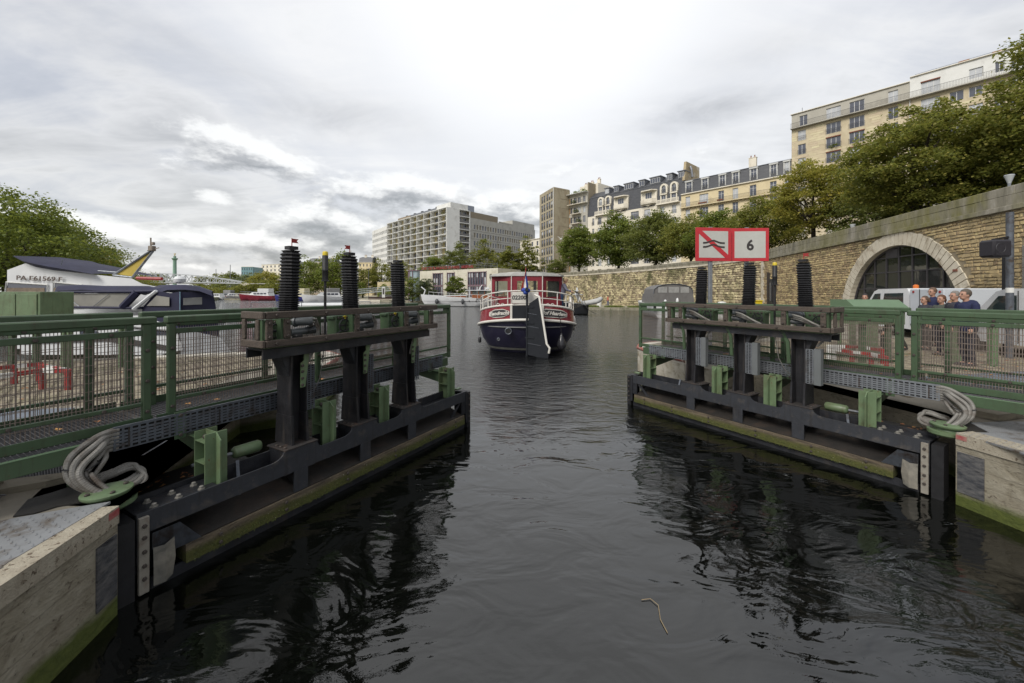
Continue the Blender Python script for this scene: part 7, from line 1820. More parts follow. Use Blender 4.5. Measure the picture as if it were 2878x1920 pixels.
for y0_, y1_ in ((-1.6, -.75), (-.6, .45), (.6, 1.5)): obj('canopy_window', MB().box(.22, .245, y0_, y1_, 2.6, 3.2), mat('milky_vinyl', (.34, .34, .33), (.22, .22, .21), .4, ns=3, bump=.3), can)
obj('canopy_frame', MB().tube([(.2, y, z) for y, z in arc_], .04, 5), GALVD, can)
obj('outboard_motor', MB().bbox(-.7, -.1, -1.9, -1.5, .2, 1.3, .08), RUBBER, GC); obj('outboard_motor', MB().bbox(-.5, -.1, 1.9, 2.1, .7, 1.3, .04), RUBBER, GC)
for y in (-.3, .9): obj('hull_fender', MB().sphere((-.15, y, 1.75), .15, 8, 6, 1, 1, 2.2 if y < 0 else 1), BWH, GC, True)
WB = thing('workboat', 'black motorboat with a white radar arch, moored behind the maroon boat', 'boat', (PY(1603, 880, 47).x - .5, 50, 0), R_(-85))
p_ = hull_simple('hull', WB, 7, 3.0, 2.0, 1.6, m=mat('black_hull', (.02, .022, .026), (.03, .032, .035), .35, ns=1), tr=.95)
obj('radar_arch', MB().tube([(1, -1.2, 1.8), (1.6, -.9, 3.1), (1.6, .9, 3.1), (1, 1.2, 1.8)], .14, 6).bbox(.9, 2.0, -1.4, 1.4, 2.9, 3.0, .03), BWH, WB); obj('radar', MB().bbox(1.5, 1.7, .3, .6, 3.0, 4.0, .03).box(1.4, 1.8, -.6, .8, 3.5, 3.6), BWH, WB)
obj('stripe', MB().box(.3, 5.5, -1.56, -1.5, .30, .42), BWH, WB)
WB.location = (9.2, 48.5, 0); WB.rotation_euler = (0, 0, R_(180)); WB.scale = (.8, .8, .8)
DG = thing('inflatable_dinghy', 'pale grey inflatable dinghy slung behind the black motorboat', 'dinghy', (9.3, 46.6, 1.25), R_(8)); DG.scale = (.75, .75, .75)
obj('tube', MB().tube(smooth_path([(-1.2, -.7, .1), (.6, -.75, .35), (1.5, -.3, .75), (1.6, .2, .8), (1.0, .7, .5), (-1.2, .7, .1)]), .32, 10), mat('dinghy_grey', (.42, .42, .40), (.34, .34, .33), .6, ns=3), DG, True)
obj('floor', MB().hexa([(-1.2, -.6, -.1), (1.2, -.5, .25), (1.2, .5, .25), (-1.2, .6, -.1), (-1.2, -.6, .0), (1.2, -.5, .35), (1.2, .5, .35), (-1.2, .6, .0)]), GALV, DG)
# --- boats beyond the left quay
LBT = thing('motor_cruiser', 'large white cruiser with registration letters and a dark blue bow cover, at the left edge', 'boat', (-15.5, 17.4, 0))
def lp(u, v, Y): p = PY(u, v, Y); return (p.x + 15.5, Y - 17.4, p.z)
body_ = MB()
front = [(20, 862), (20, 762), (85, 738), (120, 748), (270, 775), (370, 785), (400, 800), (430, 806), (560, 812), (520, 830), (420, 850), (420, 900), (20, 905)]
P1_ = [lp(u, v, 16.6) for u, v in front]
n = len(P1_); P2_ = [(x - 3.3, y + 3.0, z) for x, y, z in P1_]
body_.add(P1_ + P2_, [tuple(range(n)), tuple(range(n, 2 * n))[::-1]] + [((i + 1) % n, i, n + i, n + (i + 1) % n) for i in range(n)])
obj('superstructure', body_, BWH, LBT, fix=True)
hu = [lp(u, v, 16.4) for u, v in ((20, 880), (600, 860), (640, 900), (600, 960), (20, 985))]; hb_ = MB().add(hu + [(x - 4.0, y + 3.4, z) for x, y, z in hu], [tuple(range(5)), tuple(range(5, 10))[::-1]] + [((i + 1) % 5, i, 5 + i, 5 + (i + 1) % 5) for i in range(5)]); obj('hull', hb_, BWH, LBT, fix=True)
for a, b in ((10, 133), (143, 230)):
    q = [lp(a, 866, 16.57), lp(b, 866, 16.57), lp(b, 806, 16.57), lp(a + 12, 798, 16.57)]; w_ = obj('window', MB().add(q, [(0, 1, 2, 3)]), PGL, LBT)
    obj('curtain', MB().grid([[tuple(Vector(lp(a + 8 + (b - a - 16) * k / 14, v, 16.555)) + Vector((0, -.01 * (k % 2), 0))) for k in range(15)] for v in (866, 812)]), mat('striped_curtain', (.22, .17, .12), (.10, .08, .06), .8, ns=3), w_)
    fr = [lp(a, 868, 16.55), lp(b, 868, 16.55), lp(b, 803, 16.55), lp(a + 8, 796, 16.55), lp(a, 868, 16.55)]; obj('window_rim', MB().tube(fr, .03, 6), WHITEP, LBT)
cov = []
for (u, vt, vb) in ((45, 722, 724), (70, 730, 742), (100, 735, 753), (150, 745, 762), (210, 758, 768), (268, 772, 774)):
    cov.append([lp(u, vb, 16.5), tuple(Vector(lp(u, (vt + vb) / 2, 16.4)) + Vector((0, -.12, 0))), lp(u, vt, 16.6), tuple(Vector(lp(u, vt - 2, 16.6)) + Vector((0, 1.6, .05))), tuple(Vector(lp(u, vt, 16.6)) + Vector((0, 3.0, 0)))])
obj('bow_cover', MB().grid(cov), TARP, LBT, True)
me = text_mesh('PA E61569 F', .26, .006, 0, 1.15, .004); me.materials.clear(); me.materials.append(mat('brown_lettering', (.10, .07, .055), (.08, .06, .05), .6, ns=3, bump=0)); wtx = max(v.co.x for v in me.vertices) - min(v.co.x for v in me.vertices)
a_, b_ = lp(50, 790, 16.56), lp(178, 794, 16.56); me.transform(Matrix.Diagonal(((b_[0] - a_[0]) / wtx, 1, 1.0, 1)))
o = bpy.data.objects.new('lettering', me); COL.objects.link(o); o.parent = LBT; o.location = ((a_[0] + b_[0]) / 2, a_[1] - .05, (a_[2] + b_[2]) / 2 + .085); o.rotation_euler = (0, R_(2), 0)
# radar mast with yellow spray sheet
mst = obj('mast', MB().tube([lp(318, 776, 16.9), lp(425, 706, 16.9)], .045, 6).tube([lp(372, 782, 16.9), lp(430, 708, 16.9)], .045, 6).tube([lp(318, 776, 16.9), lp(372, 782, 16.9)], .04, 6).tube([lp(276, 764, 16.9), lp(330, 768, 16.9)], .03, 6), GALV, LBT)
q = [lp(328, 773, 16.92), lp(372, 779, 16.92), lp(424, 713, 16.92), lp(418, 710, 16.92)]; obj('yellow_sheet', MB().add(q + [(x, y + .02, z) for x, y, z in q], [(0, 1, 2, 3), (7, 6, 5, 4), (0, 1, 5, 4), (1, 2, 6, 5), (2, 3, 7, 6), (3, 0, 4, 7)]), mat('yellow_sheet', (.45, .34, .06), (.38, .28, .05), .7, ns=2), LBT)
c = lp(427, 700, 16.9); obj('mast_head', MB().bbox(c[0] - .10, c[0] + .10, c[1] - .1, c[1] + .1, c[2] - .12, c[2] + .10, .02).bar((c[0] - .2, c[1], c[2] - .1), (c[0] + .3, c[1], c[2] + .02), .03, .03).tube([(c[0] - .05, c[1], c[2]), (c[0] - .06, c[1], c[2] + .45)], .03, 5).bbox(c[0] - .02, c[0] + .1, c[1] - .05, c[1] + .05, c[2] + .14, c[2] + .26, .01), mat('weathered_mast', (.28, .25, .2), (.14, .1, .08), .7, ns=8), LBT)
obj('red_boom', MB().tube([lp(385, 784, 16.8), lp(455, 786, 16.8)], .07, 7), REDP, LBT); obj('flag_bracket', MB().tube([lp(172, 748, 16.6), lp(176, 733, 16.6)], .015, 4), GALV, LBT)
obj('radome', MB().lathe([(.05, 0), (.2, .08), (.22, .2), (.14, .3), (.02, .32)], 12, lp(505, 800, 16.2)), BWH, LBT, True)
# blue-canopied boat in front
BCT = thing('cabin_boat', 'cabin boat under a navy blue canopy with clear side windows, beyond the left railing', 'boat', (-10.5, 14.6, 0))
def bp_(u, v, Y): p = PY(u, v, Y); return (p.x + 10.5, Y - 14.6, p.z)
Yn = 14.0
top = [(158, 820), (165, 806), (230, 803), (300, 806), (360, 806), (420, 806), (445, 812), (470, 803), (520, 802), (560, 806), (598, 820)]
roof = []
for k, (u, v) in enumerate(top):
    a = Vector(bp_(u, v + 14, Yn)); b = Vector(bp_(u, v, Yn + .5)); c_ = b + Vector((-1.35, 1.2, .02)); d_ = a + Vector((-2.6, 2.3, -.1)); roof.append([tuple(a), tuple((a + b) / 2 + Vector((0, -.06, .05))), tuple(b), tuple(c_), tuple(d_)])
obj('canopy_top', MB().grid(roof), TARP, BCT, True)
side = [[bp_(u, v, Yn - .02) for u, v in r] for r in ([(128, 860), (180, 866), (260, 868), (345, 868), (385, 868)], [(165, 828), (215, 826), (275, 826), (350, 828), (430, 824)])]
obj('side_window', MB().grid([[bp_(u, v, Yn - .0) for u, v in r] for r in ([(128, 862), (345, 864)], [(178, 828), (372, 826)])]), mat('smoky_vinyl', (.17, .165, .15), (.27, .26, .23), .3, ns=1.2, bump=.2), BCT)
def band(pts, r=.05, nm='canopy_edge', m=TARP): return obj(nm, MB().tube([bp_(u, v, Yn - .03) for u, v in pts], r, 6), m, BCT, True)
band([(125, 864), (172, 824), (372, 822), (438, 820)]); band([(345, 866), (385, 824)], .12); band([(128, 866), (400, 868)], .05)
obj('windscreen_post', MB().tube([bp_(375, 872, Yn - .1), bp_(440, 820, Yn - .1)], .06, 6), BWH, BCT, True)
for a, b in (((176, 828), (222, 864)), ((305, 830), (262, 864))): obj('canopy_strut', MB().tube([bp_(*a, Yn - .04), bp_(*b, Yn - .04)], .012, 5), GALV, BCT)
af = [(440, 820), (470, 806), (480, 826), (482, 960), (400, 960), (400, 870)]
def panel(nm, pts, m, Y0, Y1=None, th=.04, parent=BCT):
    Y1 = Y1 or Y0; us = [p[0] for p in pts]; u0_, u1_ = min(us), max(us)
    P = [bp_(u, v, Y0 + (Y1 - Y0) * (u - u0_) / max(1, u1_ - u0_)) for u, v in pts]; n = len(P)
    return obj(nm, MB().add(P + [(x - th, y + th, z) for x, y, z in P], [tuple(range(n)), tuple(range(n, 2 * n))[::-1]] + [((i + 1) % n, i, n + i, n + (i + 1) % n) for i in range(n)]), m, parent, fix=True)
panel('aft_side_canvas', [(400, 895), (400, 868), (440, 820), (480, 826), (506, 822), (506, 900), (500, 925), (455, 925)], TARP, 14.0, 13.8)
panel('aft_side_window', [(412, 862), (440, 833), (476, 838), (476, 862)], mat('smoky_vinyl', (.17, .165, .15)), 13.93, 13.8, .01)
panel('aft_canvas', [(507, 824), (598, 820), (606, 860), (618, 950), (510, 980), (500, 930)], TARP, 13.8, 14.6)
panel('aft_window', [(515, 840), (592, 836), (598, 856), (515, 860)], mat('milky_vinyl', (.34, .34, .33)), 13.76, 14.55, .01)
obj('piping', MB().tube([bp_(506, 822, 13.74), bp_(506, 915, 13.74)], .012, 5), mat('light_blue_piping', (.25, .4, .5)), BCT)
hl = [(60, 905), (160, 893), (400, 890), (500, 925), (515, 985), (450, 1000), (60, 1000)]; panel('hull', hl, BWH, 13.9, 13.85, 2.4)
panel('transom', [(505, 925), (620, 950), (650, 990), (640, 1010), (510, 1005)], BWH, 13.82, 14.7, .5)
panel('hull_stripe', [(60, 950), (300, 944), (480, 975), (480, 990), (300, 962), (60, 970)], WFD, 13.86, 13.82, .01)
obj('rub_strake', MB().tube([bp_(60, 925, 13.85), bp_(300, 915, 13.85), bp_(500, 935, 13.8)], .035, 6), RUBBER, BCT)
for u in (250, 350, 450): obj('hull_window', MB().bbox(*(lambda c: (c[0] - .3, c[0] + .3, c[1] - .03, c[1], c[2] - .07, c[2] + .07))(bp_(u, 938, 13.85)), .01), PGL, BCT)
BL3 = thing('moored_boat', 'white boat partly hidden behind the blue-canopied boat stern', 'boat', (-15.5, 24, 0), R_(20)); hull_simple('hull', BL3, 8, 2.8, 1.5, 1.2, m=BWH); obj('cabin', MB().bbox(1.5, 5, -1, 1, 1.2, 1.9, .1), BWH, BL3)
rl = MB()
for i in range(6): rl.tube([(i * 1.3, -1.3, 1.3), (i * 1.3, -1.3, 2.0)], .02, 4)
rl.tube([(0, -1.3, 2.0), (6.5, -1.3, 2.0)], .02, 4); obj('guard_rail', rl, GALV, BL3)
# ------------------------------------------------------------ signs, cabinets, posts
def board_sign(label, u0_, u1_, v0_, v1_, Y, yaw, kind, pole_u):
    c = PY((u0_ + u1_) / 2, (v0_ + v1_) / 2, Y); w_ = (u1_ - u0_) / F_ * Y / math.cos(yaw) / 2; h_ = (v1_ - v0_) / F_ * Y / 2
    T = thing('navigation_sign', label, 'sign', (c.x, c.y, Q), yaw, 'red-framed navigation signs'); zc_ = c.z - Q
    RF = mat('reflective_red', (.48, .025, .035), (.42, .02, .03), .4, ns=3, bump=0, dirt=(.35, .04, .05), dn=3); WF = mat('sign_white', (.47, .47, .44), (.43, .43, .40), .5, ns=4, bump=0); KF = mat('sign_black', (.03, .026, .026), (.04, .035, .035), .5, ns=4, bump=0)
    b = obj('board', MB().bbox(-w_, w_, -.015, .015, zc_ - h_, zc_ + h_, .004), RF, T)
    g = w_ * .18; obj('white_field', MB().box(-w_ + g, w_ - g, -.019, -.014, zc_ - h_ + g, zc_ + h_ - g), WF, b)
    if kind == 'wash':
        a = w_ - g * .75; bb = h_ - g * .75
        obj('red_diagonal', MB().prism_y([(-a, zc_ + bb), (-a + .10, zc_ + bb), (a, zc_ - bb + .10), (a, zc_ - bb), (a - .10, zc_ - bb), (-a, zc_ + bb - .10)][::-1], -.023, -.018), RF, b, fix=True)
        for dz in (.045, -.085):
            up, dn = [], []
            for k in range(17):
                t = k / 16; x = -w_ * .60 + w_ * 1.22 * t; z = zc_ + dz + .075 * math.exp(-((t - .47) / .22) ** 2) - .0; up.append((x, z + .026)); dn.append((x, z - .026))
            mb = MB()
            for k in range(16): mb.hexa([(dn[k][0], -.028, dn[k][1]), (dn[k + 1][0], -.028, dn[k + 1][1]), (dn[k + 1][0], -.022, dn[k + 1][1]), (dn[k][0], -.022, dn[k][1]), (up[k][0], -.028, up[k][1]), (up[k + 1][0], -.028, up[k + 1][1]), (up[k + 1][0], -.022, up[k + 1][1]), (up[k][0], -.022, up[k][1])])
            obj('wave_line', mb, KF, b)
    else:
        me = text_mesh('6', .46, .003, 0, 1.0, .012); me.materials.clear(); me.materials.append(KF); o = bpy.data.objects.new('numeral', me); COL.objects.link(o); o.parent = b; o.location = (.0, -.024, zc_ - .03)
    px = PY(pole_u, 0, Y).x - c.x; obj('pole', MB().bbox(px - .055, px + .055, .02, .11, 0, zc_ + h_ + .03, .008), GALV, T)
    return T
board_sign('red-framed board with two black waves crossed by a red diagonal', 1952, 2057, 639, 733, 12.6, R_(6), 'wash', 1999)
board_sign('red-framed board bearing a black number six', 2056, 2158, 640, 733, 12.75, R_(-4), 'six', 2101)
SP = PY(2838, 980, 10.5)
SPO = thing('signal_mast', 'thick galvanised mast with a black loudspeaker box near the right edge', 'mast', (SP.x, 10.5, Q))
zt_ = PY(2838, 594, 10.5).z - Q; obj('pole', MB().tube([(0, 0, 0), (0, 0, zt_)], .074, 16), GALVD, SPO, True); obj('label_band', MB().tube([(0, 0, 1.75), (0, 0, 1.88)], .077, 16), WHITEP, SPO)
cb_ = PY(2792, 697, 10.3); dx = cb_.x - SP.x; zz = cb_.z - Q
sb = obj('loudspeaker', MB().bbox(dx - .28, dx + .20, -.45, -.08, zz - .23, zz + .22, .05), mat('speaker_black', (.012, .011, .016), (.02, .018, .024), .7, ns=30, bump=.1), SPO, True); obj('cone_ring', MB().torus((dx - .12, -.452, zz), .12, .006, 'y', 22, 4), mat('speaker_ring', (.05, .05, .055)), sb)
obj('bracket', MB().bar((dx - .02, -.2, zz + .24), (-.05, 0, zz + .34), .05, .05).bar((-.1, -.0, zz + .34), (-.1, 0, zz - .1), .05, .05), RUBBER, SPO)
DG2 = thing('gate_pillar', 'dark steel pillar beside the signal mast at the right edge', 'pillar', (SP.x + .55, 11.0, Q)); obj('post', MB().bbox(-.08, .08, -.06, .06, 0, 2.9, .01), RUBBER, DG2); obj('cap', MB().bbox(-.1, .1, -.08, .08, 2.9, 2.95, .01), RUBBER, DG2)
def cabinet(label, ua, ub, vt, Y, vb_z, slant=True):
    a = PY(ua, vt, Y); b = PY(ub, vt, Y); T = thing('control_cabinet', label, 'cabinet', ((a.x + b.x) / 2, Y, Q)); w_ = (b.x - a.x) / 2; zt = a.z - Q
    zb0 = zt - (.60 if slant else .80); obj('housing', MB().bbox(-w_, w_, 0, .7, zb0, zt - .28 if slant else zt, .01), LGREEN, T)
    if slant: obj('sloping_lid', MB().prism_x([(-.06, zt - .28), (-.06, zt - .20), (.22, zt), (.72, zt), (.72, zt - .28)], -w_ - .05, w_ + .05), mat('lid_green', (.12, .19, .11), (.10, .16, .09), .45, ns=2, bump=.03), T, fix=True)
    obj('door', MB().bbox(-w_ + .06, -.01, -.02, -.001, zb0 + .04, zt - .32 if slant else zt - .05, .006), LGREEN, T); obj('door', MB().bbox(.01, w_ - .06, -.02, -.001, zb0 + .04, zt - .32 if slant else zt - .05, .006), LGREEN, T)
    obj('leg', MB().box(-w_ * .6, -w_ * .6 + .09, .1, .2, -.02, zb0), GREEN, T); obj('leg', MB().box(w_ * .6 - .09, w_ * .6, .1, .2, -.02, zb0), GREEN, T)
    return T
cabinet('pale green control cabinet with sloping lid, in front of the glazed arch', 2406, 2545, 841, 9.6, 0)
cabinet('pale green flat-topped cabinet behind the left railing at the edge', -20, 113, 823, 9.0, 0, False)
# green posts and frames standing on the quays behind the railings
for lab, u, Y, h_, w_ in (('thick green post behind the right railing, left of the walking man', 2452, 11.5, 1.15, .20), ('slim green post behind the right railing panel joint', 2395, 11.2, 1.1, .12), ('green post left of the walking man, further back', 2360, 13.0, 1.1, .10), ('green post under the group of watchers', 2700, 9.6, 1.15, .2), ('green post beside the group of watchers', 2790, 9.4, 1.1, .13)):
    p = PZ(u, V0 + (H - Q) * F_ / Y, Q); T = thing('bollard_post', lab, 'post', (p.x, Y, Q)); obj('shaft', MB().bbox(-w_ / 2, w_ / 2, -w_ / 2, w_ / 2, 0, h_, .01), LGREEN, T); obj('base_plate', MB().bbox(-w_, w_, -w_, w_, 0, .02, .004), GREEN, T)
for lab, u, Y in (('pale green paired posts behind the left railing', 190, 8.2), ('slim green post right of the paired posts', 350, 9.0)):
    p = PZ(u, V0 + (H - Q) * F_ / Y, Q); T = thing('bollard_post', lab, 'post', (p.x, Y, Q)); obj('shaft', MB().bbox(-.1, -.02, -.05, .05, 0, 1.25, .01), LGREEN, T); obj('shaft', MB().bbox(.03, .08, -.05, .05, 0, 1.25, .01), LGREEN, T)
# low red and white barriers
def barrier(label, pts, h=.34, r=.035, grp='red and white hoop barriers'):
    P = [Vector((p.x, p.y, Q)) for p in pts]; T = thing('safety_barrier', label, 'barrier', P[0], 0, grp)
    Lp = [p - P[0] for p in P]
    for a, b in zip(Lp[:-1], Lp[1:]):
        k = max(2, int((b - a).length / .28))
        for i in range(k):
            p, q = a.lerp(b, i / k), a.lerp(b, (i + 1) / k); obj('rail_segment', MB().bar((p.x, p.y, h), (q.x, q.y, h), .05, .075), REDP if i % 2 else WHITEP, T)
    for i, p in enumerate(Lp): obj('leg', MB().bbox(p.x - .035, p.x + .035, p.y - .035, p.y + .035, 0, h + .03, .005), REDP if i else WHITEP, T)
barrier('low red and white barrier rail on the left quay, with a red corner leg', [PZ(-60, 1130, Q), PZ(120, 1098, Q), PZ(192, 1100, Q), PZ(118, 1082, Q)])
barrier('second low red and white rail behind the first on the left quay', [PZ(-60, 1098, Q), PZ(40, 1084, Q), PZ(112, 1076, Q)])
barrier('low red and white barrier rail on the right quay behind the gate', [PZ(2345, 1018, Q), PZ(2395, 1028, Q), PZ(2450, 1036, Q), PZ(2492, 1048, Q)])
barrier('second low red and white barrier rail, nearer the right quay edge', [PZ(2330, 1008, Q), PZ(2420, 1010, Q), PZ(2480, 1022, Q)])
# mooring bollards, far and near
def small_thing(name, label, cat, u, v, Y, mb, m, grp=None, zq=None):
    p = PY(u, v, Y); T = thing(name, label, cat, (p.x, Y, zq if zq is not None else Q), 0, grp); obj('body', mb, m, T, True); return T
b_ = small_thing('marker_post', 'short white marker post on the far quay', 'post', 1684, 858, 62, MB().lathe([(.38, 0), (.38, 1.0), (.36, 1.05)], 12), WHITEP, None, .42); obj('cap', MB().lathe([(.40, 1.05), (.38, 1.15), (.1, 1.18)], 12), WHITEP, b_)
b_ = small_thing('marker_post', 'white capped post right of the first sign pole', 'post', 2029, 860, 26, MB().lathe([(.24, 0), (.24, .95), (.2, 1.0)], 12), WHITEP); obj('cap', MB().lathe([(.27, 1.0), (.24, 1.12), (.05, 1.16)], 12), WHITEP, b_)
b_ = small_thing('yellow_bin', 'yellow plastic bin at the foot of the quoin stones', 'bin', 2128, 860, 34, MB().bbox(-.35, .35, -.25, .25, 0, 1.0, .06), YELLOW); obj('lid', MB().bbox(-.38, .38, -.28, .28, 1.0, 1.1, .03), YELLOW, b_)
b_ = small_thing('white_post', 'small white post left of the third bellows on the right', 'post', 2219, 880, 20, MB().lathe([(.13, 0), (.13, .8), (.1, .9)], 10), WHITEP); obj('cap', MB().lathe([(.14, .9), (.05, .98)], 10), WHITEP, b_)
DR = thing('steel_door', 'tall narrow dark door with glass, set beside the stone corner behind the signal lamp', 'door', (23.8, 36.0, Q), math.atan2(WD.y, WD.x)); obj('frame', MB().box(-.75, -.6, -.25, .1, -.2, 3.6).box(.6, .75, -.25, .1, -.2, 3.6), DKRUST, DR); obj('leaf', MB().bbox(-.35, .35, -.22, -.1, -.2, 3.0, .03), RUBBER, DR); obj('pane', MB().box(-.12, .15, -.24, -.221, 1.0, 2.7), PGL, DR)
# street lamps on the upper street (inverted cone)
for lab, u, v, Y in (('white cone-headed street lamp above the arch, against the trees', 2396, 636, 26), ('white cone-headed street lamp at the right edge above the parapet', 2836, 500, 17)):
    p = PY(u, v, Y); T = thing('street_lamp', lab, 'lamp', (p.x, Y, 5.75), 0, 'cone-headed street lamps'); z = p.z - 5.75
    obj('pole', MB().tube([(0, 0, 0), (0, 0, z - .2)], .05, 8), GALV, T, True); obj('lamp_shade', MB().lathe([(.05, z - .2), (.13, z + .06), (.16, z + .15), (.15, z + .17)], 14), mat('lamp_white', (.5, .52, .52), (.42, .44, .44), .4, ns=2), T, True)
LS = PY(1090, 776, 140); T = thing('street_lamp', 'thin park lamp among the trees above the ivy wall', 'lamp', (PY(1036, 0, 120).x, 120, .4)); obj('pole', MB().tube([(0, 0, 0), (0, 0, 9)], .09, 6), GALVD, T); obj('lamp_shade', MB().lathe([(.1, 9), (.5, 9.2), (.1, 9.4)], 8), GALVD, T)
IS = thing('notice_board', 'small white notice board in front of the green creeper wall', 'sign', (PY(1078, 0, 102).x, 102, .4)); obj('panel', MB().bbox(-.4, .4, -.05, .05, .8, 3.6, .02), WHITEP, IS); obj('marking', MB().box(-.22, .22, -.06, -.051, 1.6, 3.2), WFD, IS)
# floating twig
TW = obj('twig', MB().tube([PZ(1805, 1685, .008), PZ(1830, 1682, .01), PZ(1852, 1700, .01), PZ(1858, 1740, .008), PZ(1878, 1778, .006)], .0035, 5), mat('twig_bark', (.25, .2, .12), (.2, .15, .09), .8, ns=9)); tag(TW, 'thin bent twig floating on the dark water in front', 'twig')
# seagull
SG = thing('seagull', 'white gull flying in front of the concrete tower flank', 'bird', PY(1577, 672, 95)); obj('body', MB().sphere((0, 0, 0), .22, 8, 6, 1.8, .7, .7), WHITEP, SG, True); obj('wing', MB().add([(-.1, 0, .05), (.2, 0, .05), (.5, 0, 1.1), (.3, .05, .6)], [(0, 1, 2, 3), (3, 2, 1, 0)]), WHITEP, SG); obj('wing', MB().add([(-.1, 0, .05), (.2, 0, .05), (-1.0, 0, .75), (-.5, .05, .5)], [(0, 1, 2, 3), (3, 2, 1, 0)]), WHITEP, SG)
# ------------------------------------------------------------ vehicles
CARW = mat('van_white', (.66, .67, .68), (.6, .61, .62), .25, ns=1, bump=0, coat=.5); CARG = glass('car_glass', (.02, .03, .03), .03); TYRE = mat('tyre', (.02, .02, .02), (.03, .03, .03), .8, ns=5)
def wheel(T, x, y, r=.34):
    w_ = obj('wheel', MB().tube([(x, y - .11, r), (x, y + .11, r)], r, 18), TYRE, T, True); obj('rim', MB().tube([(x, y - .125, r), (x, y + .125, r)], r * .6, 14), GALV, w_, True)
def lk_side(T, w, outline, nm, m): return obj(nm, MB().prism_y(outline, -w, w), m, T, fix=True)
CK = PZ(2640, 960, Q); ctr = Vector((16.3, 15.6)); yaw = math.atan2(WD.y, WD.x)
PT = thing('pickup_truck', 'white crew pickup with orange roof beacon and tool body, parked before the arch', 'truck', (ctr.x, ctr.y, Q), yaw)
# local -x = front (towards the far end), +x = rear
ol = [(-2.95, .35), (-2.95, .85), (-2.75, 1.02), (-1.95, 1.12), (-1.35, 1.80), (-1.1, 1.90), (.55, 1.92), (.62, 1.80), (.72, .35)]
lk_side(PT, .92, ol, 'cab', CARW)
obj('tool_body', MB().bbox(.75, 2.3, -.97, .97, .55, 1.90, .03), mat('tool_body_grey', (.50, .53, .57), (.44, .47, .5), .4, ns=1, bump=0), PT)
for x in (1.25, 1.8): obj('panel_joint', MB().box(x - .01, x + .01, -.985, -.97, .6, 1.88), WFD, PT)
for x in (.95, 2.15): obj('marker_light', MB().tube([(x, -.99, 1.78), (x, -.96, 1.78)], .045, 8), REDP, PT)
for s_ in (-1, 1):
    obj('side_window', MB().prism_y([(-.85, 1.15), (-.7, 1.72), (.35, 1.74), (.35, 1.15)], s_ * .925 - .006, s_ * .925 + .006), CARG, PT, fix=True); obj('side_window', MB().prism_y([(-1.75, 1.15), (-1.3, 1.70), (-.95, 1.72), (-.98, 1.15)], s_ * .925 - .006, s_ * .925 + .006), CARG, PT, fix=True)
    wheel(PT, -2.1, s_ * .85); wheel(PT, 1.5, s_ * .85)
    obj('mirror', MB().bbox(-1.75, -1.62, s_ * 1.05 - .08, s_ * 1.05 + .08, 1.12, 1.38, .03), RUBBER, PT); obj('door_line', MB().box(-.93, -.91, s_ * .93 - .004, s_ * .93 + .004, .5, 1.15), WFD, PT)
obj('windscreen', MB().hexa([(-1.93, -.78, 1.15), (-1.90, -.78, 1.14), (-1.90, .78, 1.14), (-1.93, .78, 1.15), (-1.42, -.70, 1.76), (-1.38, -.70, 1.76), (-1.38, .70, 1.76), (-1.42, .70, 1.76)]), CARG, PT, fix=True)
bc = obj('beacon', MB().lathe([(.09, 1.91), (.09, 2.04), (.05, 2.08)], 12, (-.45, 0, 0)), mat('amber_beacon', (.65, .17, .03), (.5, .12, .02), .3, ns=3, bump=0), PT, True)
ds = obj('door_stripe', MB().box(-.8, .3, -.94, -.928, .78, .93), mat('blue_stripe', (.05, .07, .42)), PT); me = text_mesh('PARIS', .12, .001, 0, 1.2, 0); me.materials.clear(); me.materials.append(CARW); o = bpy.data.objects.new('lettering', me); COL.objects.link(o); o.parent = ds; o.location = (-.2, -.943, .855)
V2 = thing('panel_van', 'white panel van behind the watchers, beside the mast', 'van', (14.3, 10.2, Q), yaw + R_(2))
lk_side(V2, .9, [(-2.3, .35), (-2.3, .8), (-2.1, .98), (-1.35, 1.12), (-.7, 1.78), (-.4, 1.86), (2.2, 1.88), (2.35, 1.7), (2.4, .35)], 'van_body', CARW)
for s_ in (-1, 1):
    obj('side_window', MB().prism_y([(-1.05, 1.16), (-.62, 1.66), (-.15, 1.68), (-.15, 1.16)], s_ * .905 - .006, s_ * .905 + .006), CARG, V2, fix=True); wheel(V2, -1.5, s_ * .82); wheel(V2, 1.6, s_ * .82); obj('door_line', MB().box(-.12, -.10, s_ * .905 - .004, s_ * .905 + .004, .4, 1.8), WFD, V2)
obj('windscreen', MB().hexa([(-1.36, -.78, 1.14), (-1.32, -.78, 1.14), (-1.32, .78, 1.14), (-1.36, .78, 1.14), (-.78, -.70, 1.72), (-.74, -.70, 1.72), (-.74, .70, 1.72), (-.78, .70, 1.72)]), CARG, V2, fix=True); obj('headlight', MB().sphere((-2.25, -.65, .82), .13, 10, 6, .6, 1, 1), WHITEP, V2, True); obj('headlight', MB().sphere((-2.25, .65, .82), .13, 10, 6, .6, 1, 1), WHITEP, V2, True)
# ------------------------------------------------------------ people
SKIN = mat('skin', (.42, .24, .17), (.36, .20, .14), .55, ns=5, bump=.02)
def remesh(mb, vox, name, m, iters=2):
    me = mb.mesh('tmp', m); o = bpy.data.objects.new('tmp', me); COL.objects.link(o)
    r = o.modifiers.new('r', 'REMESH'); r.mode = 'VOXEL'; r.voxel_size = vox; r.use_smooth_shade = True
    s_ = o.modifiers.new('s', 'SMOOTH'); s_.iterations = iters; s_.factor = .5
    me2 = bpy.data.meshes.new_from_object(o.evaluated_get(bpy.context.evaluated_depsgraph_get())); bpy.data.objects.remove(o); bpy.data.meshes.remove(me)
    me2.name = name; me2.materials.clear(); me2.materials.append(m); return me2
def cap(mb, p, q, r0, r1, n=12):
    p, q = Vector(p), Vector(q); mb.sphere(p, r0, n, 8); mb.sphere(q, r1, n, 8); mb.tube([p, q], [r0, r1], n)
